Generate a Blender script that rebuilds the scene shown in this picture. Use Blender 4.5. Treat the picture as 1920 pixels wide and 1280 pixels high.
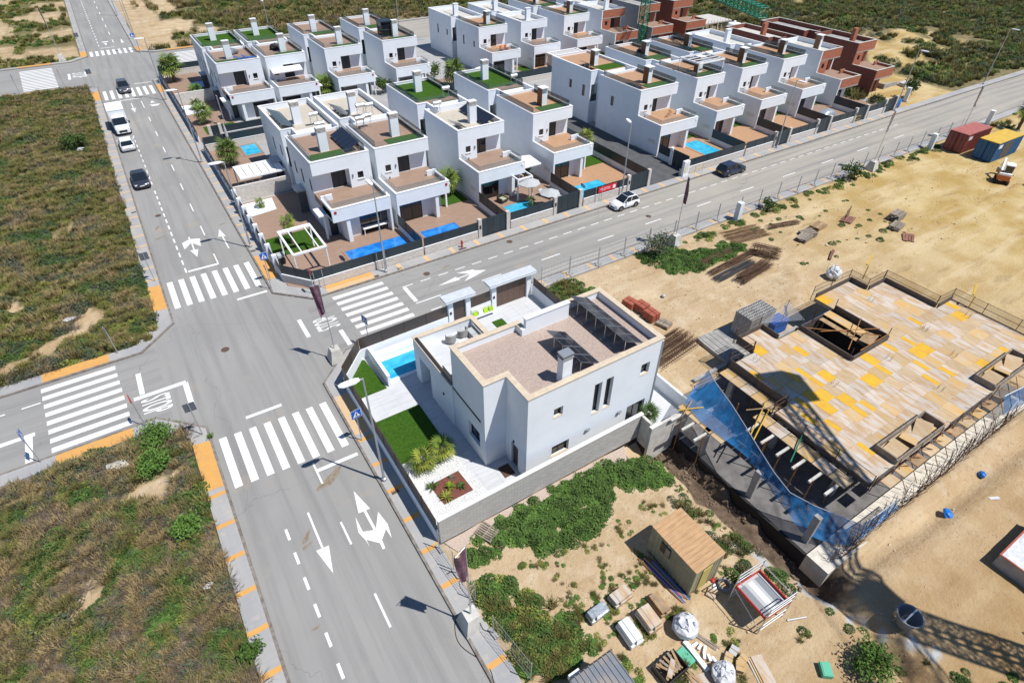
import bpy, bmesh, math, random
import numpy as np
from mathutils import Vector, Matrix
random.seed(7); rng = np.random.default_rng(7)
R = math.radians
sc = bpy.context.scene
for o in list(bpy.data.objects): bpy.data.objects.remove(o)
C = sc.collection

# ------------------------------------------------------------------ camera
cam = bpy.data.cameras.new('camera'); cam_o = bpy.data.objects.new('camera', cam); C.objects.link(cam_o)
YAW, PITCH, ROLL = 0.57503, 0.69624, -0.009247
fw = Vector((math.sin(YAW)*math.cos(PITCH), math.cos(YAW)*math.cos(PITCH), -math.sin(PITCH)))
rt = Vector((math.cos(YAW), -math.sin(YAW), 0)); dn = fw.cross(rt)
r2 = rt*math.cos(ROLL)+dn*math.sin(ROLL); d2 = -rt*math.sin(ROLL)+dn*math.cos(ROLL)
m = Matrix((( r2.x, -d2.x, -fw.x, 0), (r2.y, -d2.y, -fw.y, 0), (r2.z, -d2.z, -fw.z, 32), (0, 0, 0, 1)))
cam_o.matrix_world = m
cam.sensor_width = 36; cam.lens = 1103.26/1920*36; cam.clip_start = .5; cam.clip_end = 3000
sc.camera = cam_o
# ------------------------------------------------------------------ sky, sun, exposure
EL = R(62.0); AZV = Vector((0.575, -0.818))          # horizontal direction towards the sun
world = bpy.data.worlds.new('World'); sc.world = world; world.use_nodes = True
nt = world.node_tree; nt.nodes.clear()
wo = nt.nodes.new('ShaderNodeOutputWorld'); bg = nt.nodes.new('ShaderNodeBackground'); sky = nt.nodes.new('ShaderNodeTexSky')
sky.sky_type = 'NISHITA'; sky.sun_disc = False; sky.sun_elevation = EL
sky.sun_rotation = math.atan2(AZV.x, AZV.y)
sky.altitude = 50; sky.air_density = 1.0; sky.dust_density = 0.0; sky.ozone_density = 8.0
bg.inputs['Strength'].default_value = 0.085
nt.links.new(sky.outputs[0], bg.inputs[0]); nt.links.new(bg.outputs[0], wo.inputs[0])
sun = bpy.data.lights.new('sun', 'SUN'); sun.energy = 4.8; sun.angle = R(0.53); sun.color = (1.0, .97, .925)
sun_o = bpy.data.objects.new('sun', sun); C.objects.link(sun_o)
sv = Vector((AZV.x*math.cos(EL), AZV.y*math.cos(EL), math.sin(EL))).normalized()
sun_o.rotation_euler = sv.to_track_quat('Z', 'Y').to_euler(); sun_o.location = (40, -60, 120)
sc.view_settings.view_transform = 'Standard'; sc.view_settings.look = 'None'
sc.view_settings.exposure = 0.2; sc.view_settings.gamma = 1.0; sc.view_settings.use_curve_mapping = False
sc.render.engine = 'CYCLES'
sc.cycles.max_bounces = 6; sc.cycles.transparent_max_bounces = 12

# ------------------------------------------------------------------ mesh helpers
class MB:
    def __init__(s): s.v = []; s.f = []
    def poly(s, pts):
        n = len(s.v); s.v += [tuple(p) for p in pts]; s.f.append(tuple(range(n, n+len(pts)))); return s
    def box(s, x0, x1, y0, y1, z0, z1):
        n = len(s.v)
        s.v += [(x0,y0,z0),(x1,y0,z0),(x1,y1,z0),(x0,y1,z0),(x0,y0,z1),(x1,y0,z1),(x1,y1,z1),(x0,y1,z1)]
        s.f += [tuple(n+i for i in q) for q in ((0,3,2,1),(4,5,6,7),(0,1,5,4),(1,2,6,5),(2,3,7,6),(3,0,4,7))]; return s
    def obox(s, c, d, rz=0, ry=0, rx=0):
        k = MB().box(-d[0]/2, d[0]/2, -d[1]/2, d[1]/2, -d[2]/2, d[2]/2)
        M = Matrix.Translation(c) @ Matrix.Rotation(rz,4,'Z') @ Matrix.Rotation(ry,4,'Y') @ Matrix.Rotation(rx,4,'X')
        n = len(s.v); s.v += [tuple(M @ Vector(p)) for p in k.v]; s.f += [tuple(n+i for i in q) for q in k.f]; return s
    def prism(s, p, z0, z1):
        n = len(s.v); k = len(p)
        s.v += [(a,b,z0) for a,b in p]+[(a,b,z1) for a,b in p]
        s.f += [tuple(n+i for i in reversed(range(k))), tuple(n+k+i for i in range(k))]
        s.f += [(n+i, n+(i+1)%k, n+k+(i+1)%k, n+k+i) for i in range(k)]; return s
    def tube(s, p, q, r, n=6, r1=None, cap=True):
        p = Vector(p); q = Vector(q); d = q-p
        if d.length < 1e-6: return s
        a = d.orthogonal().normalized(); b = d.normalized().cross(a); r1 = r if r1 is None else r1
        k = len(s.v)
        for c, rr in ((p, r), (q, r1)):
            for i in range(n):
                t = 2*math.pi*i/n+.4; s.v.append(tuple(c+(a*math.cos(t)+b*math.sin(t))*rr))
        for i in range(n): j = (i+1) % n; s.f.append((k+i, k+j, k+n+j, k+n+i))
        if cap: s.f.append(tuple(k+i for i in reversed(range(n)))); s.f.append(tuple(k+n+i for i in range(n)))
        return s
    def path(s, pts, r, n=5):
        for a, b in zip(pts[:-1], pts[1:]): s.tube(a, b, r, n)
        return s
    def lathe(s, prof, n=16, c=(0,0,0), cap=True):
        k = len(s.v)
        for r, z in prof:
            for i in range(n):
                t = 2*math.pi*i/n; s.v.append((c[0]+r*math.cos(t), c[1]+r*math.sin(t), c[2]+z))
        for j in range(len(prof)-1):
            for i in range(n):
                i2 = (i+1) % n; s.f.append((k+j*n+i, k+j*n+i2, k+(j+1)*n+i2, k+(j+1)*n+i))
        if cap:
            s.f.append(tuple(k+i for i in reversed(range(n)))); s.f.append(tuple(k+(len(prof)-1)*n+i for i in range(n)))
        return s
    def blob(s, c, rx, ry, rz, seed=0, n=10, m_=6, amp=.18):
        rr = random.Random(seed); k = len(s.v)
        for j in range(m_+1):
            ph = math.pi*j/m_
            for i in range(n):
                t = 2*math.pi*i/n; f = 1+amp*(rr.random()*2-1)
                s.v.append((c[0]+rx*f*math.sin(ph)*math.cos(t), c[1]+ry*f*math.sin(ph)*math.sin(t), c[2]+rz*f*math.cos(ph)))
        for j in range(m_):
            for i in range(n):
                i2 = (i+1) % n; s.f.append((k+j*n+i, k+(j+1)*n+i, k+(j+1)*n+i2, k+j*n+i2))
        return s
    def loft(s, rings, cap=True):
        k = len(s.v); n = len(rings[0])
        for r in rings: s.v += [tuple(p) for p in r]
        for j in range(len(rings)-1):
            for i in range(n):
                i2 = (i+1) % n; s.f.append((k+j*n+i, k+j*n+i2, k+(j+1)*n+i2, k+(j+1)*n+i))
        if cap:
            s.f.append(tuple(k+i for i in reversed(range(n)))); s.f.append(tuple(k+(len(rings)-1)*n+i for i in range(n)))
        return s
    def wall(s, ax, a0, a1, b0, b1, z0, z1, ops=()):
        """wall running along ax ('x' or 'y'), thickness b0..b1, with rectangular openings (a,a,z,z)"""
        A = sorted({a0, a1, *[v for o in ops for v in o[:2] if a0 < v < a1]})
        for p, q in zip(A[:-1], A[1:]):
            mid = (p+q)/2; hs = sorted((max(z0,o[2]), min(z1,o[3])) for o in ops if o[0] < mid < o[1])
            z = z0
            for h0, h1 in hs+[(z1, z1)]:
                if h0 > z+1e-4:
                    if ax == 'x': s.box(p, q, b0, b1, z, h0)
                    else: s.box(b0, b1, p, q, z, h0)
                z = max(z, h1)
        return s
    def mirror(s, w):
        s.v = [(w-x, y, z) for x, y, z in s.v]; s.f = [tuple(reversed(f)) for f in s.f]; return s
    def move(s, x, y, z=0): s.v = [(a+x, b+y, c+z) for a,b,c in s.v]; return s
    def build(s, name, mat, parent=None, smooth=False, loc=None, rz=0):
        me = bpy.data.meshes.new(name); me.from_pydata(s.v, [], s.f); me.update()
        me.materials.append(M_[mat] if isinstance(mat, str) else mat)
        if smooth:
            for p in me.polygons: p.use_smooth = True
        o = bpy.data.objects.new(name, me); C.objects.link(o)
        if parent: o.parent = parent
        if loc: o.location = loc
        if rz: o.rotation_euler = (0, 0, rz)
        return o

def tag(o, label=None, cat=None, group=None, kind=None):
    if label: o['label'] = label
    if cat: o['category'] = cat
    if group: o['group'] = group
    if kind: o['kind'] = kind
    return o
def thing(name, label, cat, loc=(0,0,0), rz=0, group=None):
    o = bpy.data.objects.new(name, None); C.objects.link(o); o.empty_display_size = .3
    o.location = loc; o.rotation_euler = (0, 0, rz); return tag(o, label, cat, group)
def dup(o, loc=None, rz=None, label=None, parent=None):
    c = o.copy(); C.objects.link(c)
    if parent is not None: c.parent = parent
    if loc is not None: c.location = loc
    if rz is not None: c.rotation_euler = (0, 0, rz)
    if label: c['label'] = label
    for ch in list(o.children): dup(ch, parent=c)
    return c
def inst(o, parent, loc, rot=(0,0,0), scl=None):
    c = o.copy(); C.objects.link(c); c.parent = parent; c.location = loc; c.rotation_euler = rot
    if scl: c.scale = scl
    return c

# ------------------------------------------------------------------ materials
M_ = {}
def mat(name, col, rough=.7, var=0, scale=6, col2=None, bump=0, bscale=None, metal=0, spec=.4, detail=5, trans=0, alpha=1, emit=None, stretch=None, obj_random=0, lo=.35, hi=.65):
    m = bpy.data.materials.new(name); m.use_nodes = True; n = m.node_tree.nodes; L = m.node_tree.links
    b = n['Principled BSDF']; b.inputs['Roughness'].default_value = rough; b.inputs['Metallic'].default_value = metal
    b.inputs['Specular IOR Level'].default_value = spec
    b.inputs['Base Color'].default_value = (*col, 1)
    if trans: b.inputs['Transmission Weight'].default_value = trans
    if alpha < 1: b.inputs['Alpha'].default_value = alpha
    out = None
    tc = n.new('ShaderNodeNewGeometry'); pos = tc.outputs['Position']
    if stretch:
        mp = n.new('ShaderNodeVectorMath'); mp.operation = 'MULTIPLY'; mp.inputs[1].default_value = stretch; L.new(pos, mp.inputs[0]); pos = mp.outputs[0]
    if col2 or var:
        tx = n.new('ShaderNodeTexNoise'); tx.inputs['Scale'].default_value = scale; tx.inputs['Detail'].default_value = detail; L.new(pos, tx.inputs['Vector'])
        rp = n.new('ShaderNodeMapRange'); rp.inputs[1].default_value = lo; rp.inputs[2].default_value = hi; L.new(tx.outputs['Fac'], rp.inputs[0])
        mx = n.new('ShaderNodeMix'); mx.data_type = 'RGBA'; L.new(rp.outputs[0], mx.inputs['Factor'])
        c2 = col2 if col2 else tuple(c*(1-var) for c in col)
        mx.inputs['A'].default_value = (*c2, 1); mx.inputs['B'].default_value = (*col, 1); out = mx.outputs['Result']
    if obj_random:
        oi = n.new('ShaderNodeObjectInfo'); hs = n.new('ShaderNodeHueSaturation')
        mr = n.new('ShaderNodeMapRange'); mr.inputs[3].default_value = 1-obj_random; mr.inputs[4].default_value = 1+obj_random; L.new(oi.outputs['Random'], mr.inputs[0]); L.new(mr.outputs[0], hs.inputs['Value'])
        if out: L.new(out, hs.inputs['Color'])
        else: hs.inputs['Color'].default_value = (*col, 1)
        out = hs.outputs['Color']
    if out: L.new(out, b.inputs['Base Color'])
    if bump:
        t2 = n.new('ShaderNodeTexNoise'); t2.inputs['Scale'].default_value = bscale or scale*3; t2.inputs['Detail'].default_value = 4; L.new(pos, t2.inputs['Vector'])
        bp = n.new('ShaderNodeBump'); bp.inputs['Strength'].default_value = bump; bp.inputs['Distance'].default_value = .05; L.new(t2.outputs['Fac'], bp.inputs['Height']); L.new(bp.outputs[0], b.inputs['Normal'])
    M_[name] = m; return m
def nodes_of(name):
    m = M_[name]; return m.node_tree.nodes, m.node_tree.links, m.node_tree.nodes['Principled BSDF']

mat('white_render', (.765,.80,.835), .85, var=.05, scale=.9, bump=.05, bscale=14)
mat('white_old', (.73,.755,.77), .85, var=.10, scale=.8, bump=.08, bscale=10)
mat('white_paint', (.80,.80,.80), .45)
mat('cream_coping', (.60,.50,.37), .7, var=.15, scale=3)
mat('stone_coping', (.66,.65,.62), .7, var=.1, scale=2)
mat('roof_gravel', (.46,.37,.315), .95, col2=(.33,.25,.21), scale=9, bump=.5, bscale=40, lo=.3, hi=.7)
mat('pale_gravel', (.55,.50,.42), .95, col2=(.40,.35,.28), scale=9, bump=.4, bscale=40)
mat('pink_gravel', (.52,.42,.35), .95, col2=(.37,.29,.24), scale=12, bump=.4, bscale=40)
mat('white_pebbles', (.68,.68,.67), .8, col2=(.36,.36,.36), scale=18, bump=.8, bscale=30, lo=.3, hi=.5)
mat('lava_gravel', (.20,.075,.05), .9, col2=(.12,.04,.03), scale=14, bump=.4)
mat('turf', (.055,.125,.014), .9, col2=(.03,.08,.008), scale=7, bump=.8, bscale=60, spec=.1)
mat('floor_tile', (.56,.57,.58), .55, col2=(.49,.50,.51), scale=1.2, stretch=(.6,5,1))
mat('deck', (.33,.225,.165), .65, col2=(.265,.175,.125), scale=1.5, stretch=(.7,7,1))
mat('deck_orange', (.45,.27,.155), .65, col2=(.37,.215,.12), scale=1.5, stretch=(.7,7,1))
mat('brown_metal', (.060,.042,.034), .45, spec=.5)
mat('gate_brown', (.115,.072,.052), .45)
mat('anthracite', (.020,.034,.044), .4, spec=.5, obj_random=.12)
mat('dark_frame', (.035,.033,.033), .4)
mat('window_glass', (.012,.016,.020), .06, spec=.8)
mat('glass_rail', (.025,.075,.085), .05, spec=.7, alpha=.55)
mat('clear_rail', (.16,.22,.24), .05, spec=.7, alpha=.28)
mat('front_rail', (.10,.15,.16), .05, spec=.7, alpha=.14)
mat('stone_clad', (.62,.58,.53), .9, col2=(.48,.44,.40), scale=3.5, stretch=(1,1,3), bump=.6, bscale=9)
mat('dark_stone', (.14,.13,.13), .9, col2=(.07,.065,.065), scale=4, stretch=(1,1,3), bump=.6, bscale=9)
mat('concrete', (.36,.35,.33), .9, col2=(.27,.26,.245), scale=1.8, bump=.2)
mat('pale_concrete', (.56,.54,.49), .9, col2=(.44,.42,.38), scale=1.8, bump=.2)
mat('wet_concrete', (.17,.16,.155), .9, col2=(.11,.105,.10), scale=1.5, bump=.3)
mat('slab_brown', (.26,.125,.06), .6, col2=(.17,.08,.04), scale=2, stretch=(1,1,4))
mat('ledge', (.62,.575,.49), .9, col2=(.50,.46,.39), scale=1.8, bump=.2)
mat('tar', (.012,.012,.013), .7, bump=.2, scale=5)
mat('zinc', (.45,.47,.49), .4, metal=.6)
mat('canopy_sheet', (.55,.58,.61), .5, var=.12, scale=2)
mat('road_stain', (.20,.155,.10), .9, col2=(.27,.23,.18), scale=4)
mat('galvanised', (.42,.44,.46), .45, metal=.5)
mat('grey_metal', (.22,.24,.26), .5, metal=.3)
mat('solar_cell', (.016,.019,.030), .12, spec=.8)
mat('alu', (.62,.63,.64), .35, metal=.7)
mat('pool_tile', (.05,.42,.62), .3, var=.2, scale=8)
mat('pool_water', (.02,.33,.55), .04, spec=.6, col2=(.06,.48,.68), scale=1.3, bump=.25, bscale=3, detail=3)
mat('pool_blue', (.01,.14,.52), .06, spec=.6, col2=(.03,.26,.66), scale=1.3, bump=.25, bscale=3, detail=3)
mat('asphalt', (.345,.335,.322), .9, bump=.25, bscale=60)
mat('asphalt_dark', (.10,.10,.105), .9, col2=(.075,.075,.078), scale=1.2, bump=.25, bscale=50)
mat('road_paint', (.80,.80,.78), .6, col2=(.66,.65,.63), scale=5, lo=.3, hi=.5)
mat('road_paint_worn', (.74,.735,.71), .7, col2=(.58,.57,.55), scale=9, lo=.36, hi=.56)
mat('pavement', (.40,.39,.385), .9, bump=.15, bscale=30)
mat('kerb', (.25,.225,.20), .9, col2=(.15,.125,.105), scale=3, bump=.2)
mat('kerb_joint', (.42,.41,.39), .9, var=.2, scale=3)
mat('tactile_orange', (.62,.325,.085), .85, col2=(.55,.30,.10), scale=3, bump=.2, bscale=25)
mat('tactile_pale', (.60,.37,.16), .85, col2=(.52,.40,.27), scale=3, bump=.2, bscale=25)
mat('cast_iron', (.11,.075,.055), .8, var=.2)
mat('bark', (.16,.11,.075), .95, col2=(.09,.06,.04), scale=8, bump=.6)
mat('trunk_fibre', (.20,.14,.09), .95, col2=(.11,.075,.045), scale=9, stretch=(1,1,3), bump=.7)
for nm, c1, c2_ in (('palm_leaf',(.15,.21,.035),(.07,.13,.022)),('palm_yellow',(.30,.32,.05),(.17,.22,.03)),('leaf_green',(.080,.135,.030),(.045,.085,.018)),
                    ('leaf_lush',(.105,.185,.035),(.060,.125,.022)),('leaf_grey',(.095,.12,.070),(.06,.08,.045)),('dry_grass',(.34,.255,.12),(.23,.17,.08)),
                    ('olive_grass',(.205,.18,.06),(.13,.125,.038)),('twig',(.20,.155,.12),(.13,.10,.08)),('yellow_green',(.22,.24,.05),(.14,.17,.03)),
                    ('agave_leaf',(.12,.17,.13),(.08,.12,.09)),('lime_leaf',(.26,.36,.03),(.17,.26,.02)),('lime_fabric',(.38,.62,.03),(.32,.55,.02))):
    mat(nm, c1, .75, col2=c2_, scale=3, obj_random=.28, spec=.25)
mat('tyre', (.018,.018,.018), .85); mat('rim', (.22,.22,.23), .35, metal=.6)
mat('car_white', (.78,.79,.80), .18, spec=.6); mat('car_dark', (.030,.036,.050), .16, spec=.7); mat('car_blue', (.022,.032,.055), .16, spec=.7); mat('car_grey', (.07,.075,.085), .2, spec=.7)
mat('car_glass', (.012,.017,.022), .05, spec=.9); mat('lamp_glass', (.6,.62,.64), .1, spec=.8); mat('tail_red', (.30,.015,.012), .2); mat('plate', (.70,.70,.68), .5); mat('plate_yellow', (.70,.50,.03), .5)
mat('black_plastic', (.018,.018,.02), .5); mat('red_paint', (.42,.020,.016), .4); mat('hydrant_red', (.38,.03,.02), .4)
mat('sign_blue', (.012,.11,.50), .4); mat('sign_grey', (.10,.115,.135), .6); mat('sign_red', (.72,.025,.035), .5)
mat('flag_purple', (.115,.050,.075), .85, col2=(.19,.10,.13), scale=3); mat('flag_grey', (.20,.20,.24), .8); mat('flag_white', (.68,.66,.76), .8)
mat('ply', (.47,.36,.235), .8, col2=(.42,.29,.15), scale=1.3, stretch=(3,.8,1), obj_random=.10)
mat('ply_grey', (.485,.43,.37), .85, col2=(.43,.29,.165), scale=1.1, stretch=(3,.8,1), obj_random=.11, lo=.38, hi=.60)
mat('ply_ochre', (.52,.31,.09), .8, col2=(.46,.36,.24), scale=1.4, stretch=(3,.8,1), obj_random=.10)
mat('ply_yellow', (.66,.38,.015), .65, col2=(.56,.31,.04), scale=2, obj_random=.06)
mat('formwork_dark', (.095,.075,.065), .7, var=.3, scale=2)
mat('timber', (.38,.255,.14), .85, col2=(.28,.18,.095), scale=3, obj_random=.15)
mat('timber_grey', (.30,.25,.20), .9, col2=(.20,.165,.13), scale=3, obj_random=.15)
mat('prop_orange', (.36,.155,.04), .7, var=.3); mat('prop_yellow', (.55,.34,.03), .7)
mat('rebar', (.115,.060,.035), .9, col2=(.075,.040,.026), scale=4); mat('rebar_light', (.17,.095,.05), .9, col2=(.10,.055,.03), scale=4)
mat('net_blue', (.005,.085,.23), .75, col2=(.010,.17,.42), scale=1.2, alpha=.62, bump=.8, bscale=3); mat('net_pale', (.42,.44,.48), .8, alpha=.35)
mat('net_mesh', (.05,.05,.05), .8, alpha=.25)
mat('hut_wall', (.33,.31,.20), .7, col2=(.26,.24,.15), scale=1.5); mat('hut_roof', (.50,.315,.165), .8, col2=(.40,.245,.125), scale=1.5, stretch=(1,4,1)); mat('hut_door', (.46,.38,.12), .6)
mat('zinc_roof', (.17,.19,.22), .5, col2=(.30,.26,.22), scale=.9, metal=.2)
mat('container_red', (.23,.055,.045), .6, col2=(.17,.04,.03), scale=1.2); mat('container_top_red', (.40,.13,.11), .7, var=.2, scale=1.2); mat('container_blue', (.012,.10,.25), .55, var=.15, scale=1.2); mat('container_yellow', (.62,.40,.06), .65, var=.15, scale=1.5)
mat('bag_white', (.66,.67,.69), .8, col2=(.45,.46,.48), scale=3, bump=.6, bscale=7); mat('clay', (.36,.10,.06), .8, var=.25, scale=6)
mat('red_board', (.25,.115,.085), .85, col2=(.17,.085,.06), scale=3, obj_random=.2)
mat('blue_plastic', (.01,.16,.55), .4); mat('crane_green', (.0,.16,.085), .5); mat('crane_yellow', (.50,.30,.02), .6)
mat('fabric_grey', (.42,.43,.43), .9); mat('wicker', (.40,.39,.37), .8, col2=(.22,.21,.20), scale=30); mat('cushion', (.36,.38,.26), .9); mat('mat_brown', (.10,.055,.035), .95)
mat('silver_cover', (.50,.54,.57), .35, metal=.5, col2=(.40,.43,.46), scale=2, bump=.8, bscale=4)
mat('litter', (.55,.55,.54), .8); mat('litter_green', (.10,.40,.26), .6); mat('orange_cloth', (.55,.16,.05), .9); mat('blue_cloth', (.03,.12,.45), .8)

# bricks on the unfinished houses
def brickmat(name, c1, c2_, mortar, sx, sy):
    m = mat(name, c1, .9); n, L, b = nodes_of(name)
    g = n.new('ShaderNodeNewGeometry'); sp = n.new('ShaderNodeSeparateXYZ'); L.new(g.outputs['Position'], sp.inputs[0])
    ad = n.new('ShaderNodeMath'); ad.operation = 'ADD'; L.new(sp.outputs[0], ad.inputs[0]); L.new(sp.outputs[1], ad.inputs[1])
    cb = n.new('ShaderNodeCombineXYZ'); L.new(ad.outputs[0], cb.inputs[0]); L.new(sp.outputs[2], cb.inputs[1])
    t = n.new('ShaderNodeTexBrick'); t.inputs['Scale'].default_value = 1; t.inputs['Brick Width'].default_value = sx; t.inputs['Row Height'].default_value = sy
    t.inputs['Mortar Size'].default_value = .018; t.inputs['Color1'].default_value = (*c1,1); t.inputs['Color2'].default_value = (*c2_,1); t.inputs['Mortar'].default_value = (*mortar,1)
    L.new(cb.outputs[0], t.inputs['Vector']); L.new(t.outputs['Color'], b.inputs['Base Color'])
    bp = n.new('ShaderNodeBump'); bp.inputs['Strength'].default_value = .5; bp.inputs['Distance'].default_value = .02; bp.invert = True; L.new(t.outputs['Fac'], bp.inputs['Height']); L.new(bp.outputs[0], b.inputs['Normal'])
brickmat('brick_red', (.44,.135,.062), (.36,.10,.05), (.26,.17,.13), .33, .2)
brickmat('brick_grey', (.33,.33,.33), (.28,.28,.28), (.22,.22,.22), .4, .2)
brickmat('split_face', (.50,.475,.44), (.42,.40,.37), (.36,.34,.315), .45, .17)
brickmat('brick_red_shaded', (.27,.075,.045), (.21,.058,.036), (.17,.11,.09), .33, .2)  # shaded copy of the red brick for side walls, shade in its colour
# ------------------------------------------------------------------ ground, roads, pavements
def fbm(x, y, s, seed=0, oct=4):
    v = 0; a = 1; r = np.random.default_rng(seed)
    for i in range(oct):
        ph = r.uniform(0, 6.28, 6); an = r.uniform(0, 6.28, 3)
        for k in range(3):
            u = x*math.cos(an[k])+y*math.sin(an[k]); w = -x*math.sin(an[k])+y*math.cos(an[k])
            v = v+a*np.sin(u/s*6.28+ph[k]+1.3*np.sin(w/s*4.1+ph[k+3]))/3
        s *= .5; a *= .55
    return v
def sstep(v, a, b): t = np.clip((v-a)/(b-a), 0, 1); return t*t*(3-2*t)
def near_poly(x, y, pts):
    d = np.full_like(x, 1e9)
    for (ax, ay), (bx, by) in zip(pts[:-1], pts[1:]):
        ux, uy = bx-ax, by-ay; t = np.clip(((x-ax)*ux+(y-ay)*uy)/(ux*ux+uy*uy), 0, 1)
        d = np.minimum(d, np.hypot(x-ax-t*ux, y-ay-t*uy))
    return d
gx = np.concatenate([[-900,-400,-200,-120,-80,-50,-35], np.arange(-24,62,.5), np.arange(62,160,2.5), [165,180,200,230,270,330,420,600,900,1400]])
gy = np.concatenate([[-300,-120,-60,-35,-20], np.arange(-12,60,.5), np.arange(60,160,2.), np.arange(160,260,4.), [270,300,350,420,520,700,1000,1500]])
X, Y = np.meshgrid(gx, gy)
H = .07*fbm(X, Y, 6, 1)+.05*fbm(X, Y, 1.9, 2, 3)
site = (X > 6.9) & (Y < 37.15)
H = np.where(site, H*.7, H)
far = sstep(X, 108, 125)*sstep(Y, 50, 58); H += far*(.8*fbm(X, Y, 23, 5)+.4)*.8
far2 = sstep(Y, 150, 175); H += far2*(.5*fbm(X, Y, 30, 6)+.2)
# spoil heaps and wheel ruts on the open building site
H += np.where(site & (X > 44), .08*fbm(X, Y, 4.5, 8)+.03, 0)
H += np.where(site, .45*np.exp(-((X-47.3)**2+(Y-24.6)**2)/5), 0)
# trench beside the foundation and the narrow drain running on from it
d = near_poly(X, Y, [(24.0,17.6),(23.9,12),(24.2,8),(24.6,5)])
H -= 1.45*(1-sstep(d+.25*fbm(X,Y,2.5,9), .75, 1.65))
d = near_poly(X, Y, [(24.6,6.0),(24.5,4.2),(24.1,1.3),(23.7,-1.3),(23.2,-6)])
H -= .55*(1-sstep(d, .15, .7)); H += .22*np.exp(-((d-1.1)/.35)**2)*(1-sstep(Y, 5, 7))
d = near_poly(X, Y, [(26.5,4.2),(34,3.7),(47,3.4)])
H -= .4*(1-sstep(d, .2, .8)); H += .18*np.exp(-((d-1.2)/.5)**2)
H -= .95*np.exp(-(((X-22.0)/1.3)**2+((Y-17.6)/.9)**2))
def rect(x0,x1,y0,y1): return (X >= x0) & (X <= x1) & (Y >= y0) & (Y <= y1)
low = rect(-4.0,6.8,-400,900) | rect(-1000,6.8,37.3,48.3) | rect(-1000,1500,37.3,48.3) | rect(6.8,106.6,48.2,131) | rect(-1000,300,129,148.5) | rect(6.8,25.9,18.6,37.3) | rect(22.9,28.6,17.7,22)
H = np.where(low, -.16, H)
H = np.where(rect(25.2,51,5.2,19.5), -1.5, H)
zone = np.where(site, 0.0, 1.0)
nz = fbm(X, Y, 8, 33, 4)
lots = ~site
zone = np.where(lots & (X < -4) & (Y < 48), 1-.85*sstep(nz+.35*fbm(X, Y, 2.2, 36, 3), .62, .95), zone)                      # near left lot, few bare spots
pth = near_poly(X, Y, [(-18,49.6),(-14,51),(-10.5,52.6),(-8.4,55.5)])
zone = np.where(lots & (X < -4) & (Y > 48) & (Y < 129), 1-np.maximum(.8*sstep(nz+.5*fbm(X, Y, 3, 37, 3), .8, 1.1), 1-sstep(pth+.6*fbm(X, Y, 3, 38, 3), .3, 1.3)*1.0), zone)
zone = np.where((X < -4) & (Y > 148), .25+.75*sstep(fbm(X, Y, 18, 43, 4), .0, .3), zone)
zone = np.where((X > 6.8) & (X < 26) & (Y > 148), .2+.8*sstep(fbm(X, Y, 13, 44, 4)+(X-18)/14, .0, .4), zone)
sb = ((X-140)/22)**2+((Y-72)/11)**2
zone = np.where((X > 104) & (Y > 48), np.minimum(1-.9*sstep(1.15-sb+.55*fbm(X, Y, 12, 45, 4)+.75*fbm(X, Y, 6.5, 47, 3), .25, .6), 1-.8*sstep(fbm(X, Y, 24, 46, 4), .62, .85)), zone)
zone = np.where((X > 105) & (X < 123) & (Y > 48.4) & (Y < 62), .08, zone)
slurry = 1-sstep(near_poly(X, Y, [(21.9,9.4),(22.5,7.6),(23.1,5.6),(23.7,3.6),(24.3,1.6),(25.2,-.4),(25.8,-1.6)])+.45*fbm(X, Y, 1.6, 12, 3), .05, .45)
shaded_soil = 1-sstep(near_poly(X, Y, [(24.2,18),(24.1,12),(24.3,8),(24.8,4.6)])+.3*fbm(X, Y, 2.5, 9), 1.0, 1.7)  # mask of the trench soil that is coloured dark for shade
n = len(gx); mm = len(gy)
me = bpy.data.meshes.new('ground')
idx = np.arange(n*mm).reshape(mm, n)
F = np.stack([idx[:-1,:-1], idx[:-1,1:], idx[1:,1:], idx[1:,:-1]], -1).reshape(-1, 4)
me.from_pydata(np.stack([X, Y, H], -1).reshape(-1, 3).tolist(), [], F.tolist()); me.update()
for nm_a, va in (('zone', zone), ('shaded_soil', shaded_soil), ('slurry', slurry)):
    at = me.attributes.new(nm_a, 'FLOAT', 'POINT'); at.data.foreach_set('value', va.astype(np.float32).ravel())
for p in me.polygons: p.use_smooth = True
ground = bpy.data.objects.new('ground', me); C.objects.link(ground); tag(ground, kind='structure')
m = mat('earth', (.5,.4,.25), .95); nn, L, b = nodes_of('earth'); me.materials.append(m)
def NZ(scale, detail=5, src=None, rough=.55):
    t = nn.new('ShaderNodeTexNoise'); t.inputs['Scale'].default_value = scale; t.inputs['Detail'].default_value = detail; t.inputs['Roughness'].default_value = rough; L.new(src or gp, t.inputs['Vector']); return t.outputs['Fac']
def RMP(f, a, b_): 
    r = nn.new('ShaderNodeMapRange'); r.inputs[1].default_value = a; r.inputs[2].default_value = b_; L.new(f, r.inputs[0]); return r.outputs[0]
def MIX(f, a, b_):
    x = nn.new('ShaderNodeMix'); x.data_type = 'RGBA'
    if isinstance(f, (int, float)): x.inputs['Factor'].default_value = f
    else: L.new(f, x.inputs['Factor'])
    for nm, v in (('A', a), ('B', b_)):
        if isinstance(v, tuple): x.inputs[nm].default_value = (*v, 1)
        else: L.new(v, x.inputs[nm])
    return x.outputs['Result']
def BUMP(f, s, d):
    bp = nn.new('ShaderNodeBump'); bp.inputs['Strength'].default_value = s; bp.inputs['Distance'].default_value = d; L.new(f, bp.inputs['Height']); L.new(bp.outputs[0], b.inputs['Normal'])
geo = nn.new('ShaderNodeNewGeometry'); gp = geo.outputs['Position']
sep = nn.new('ShaderNodeSeparateXYZ'); L.new(gp, sep.inputs[0])
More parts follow.
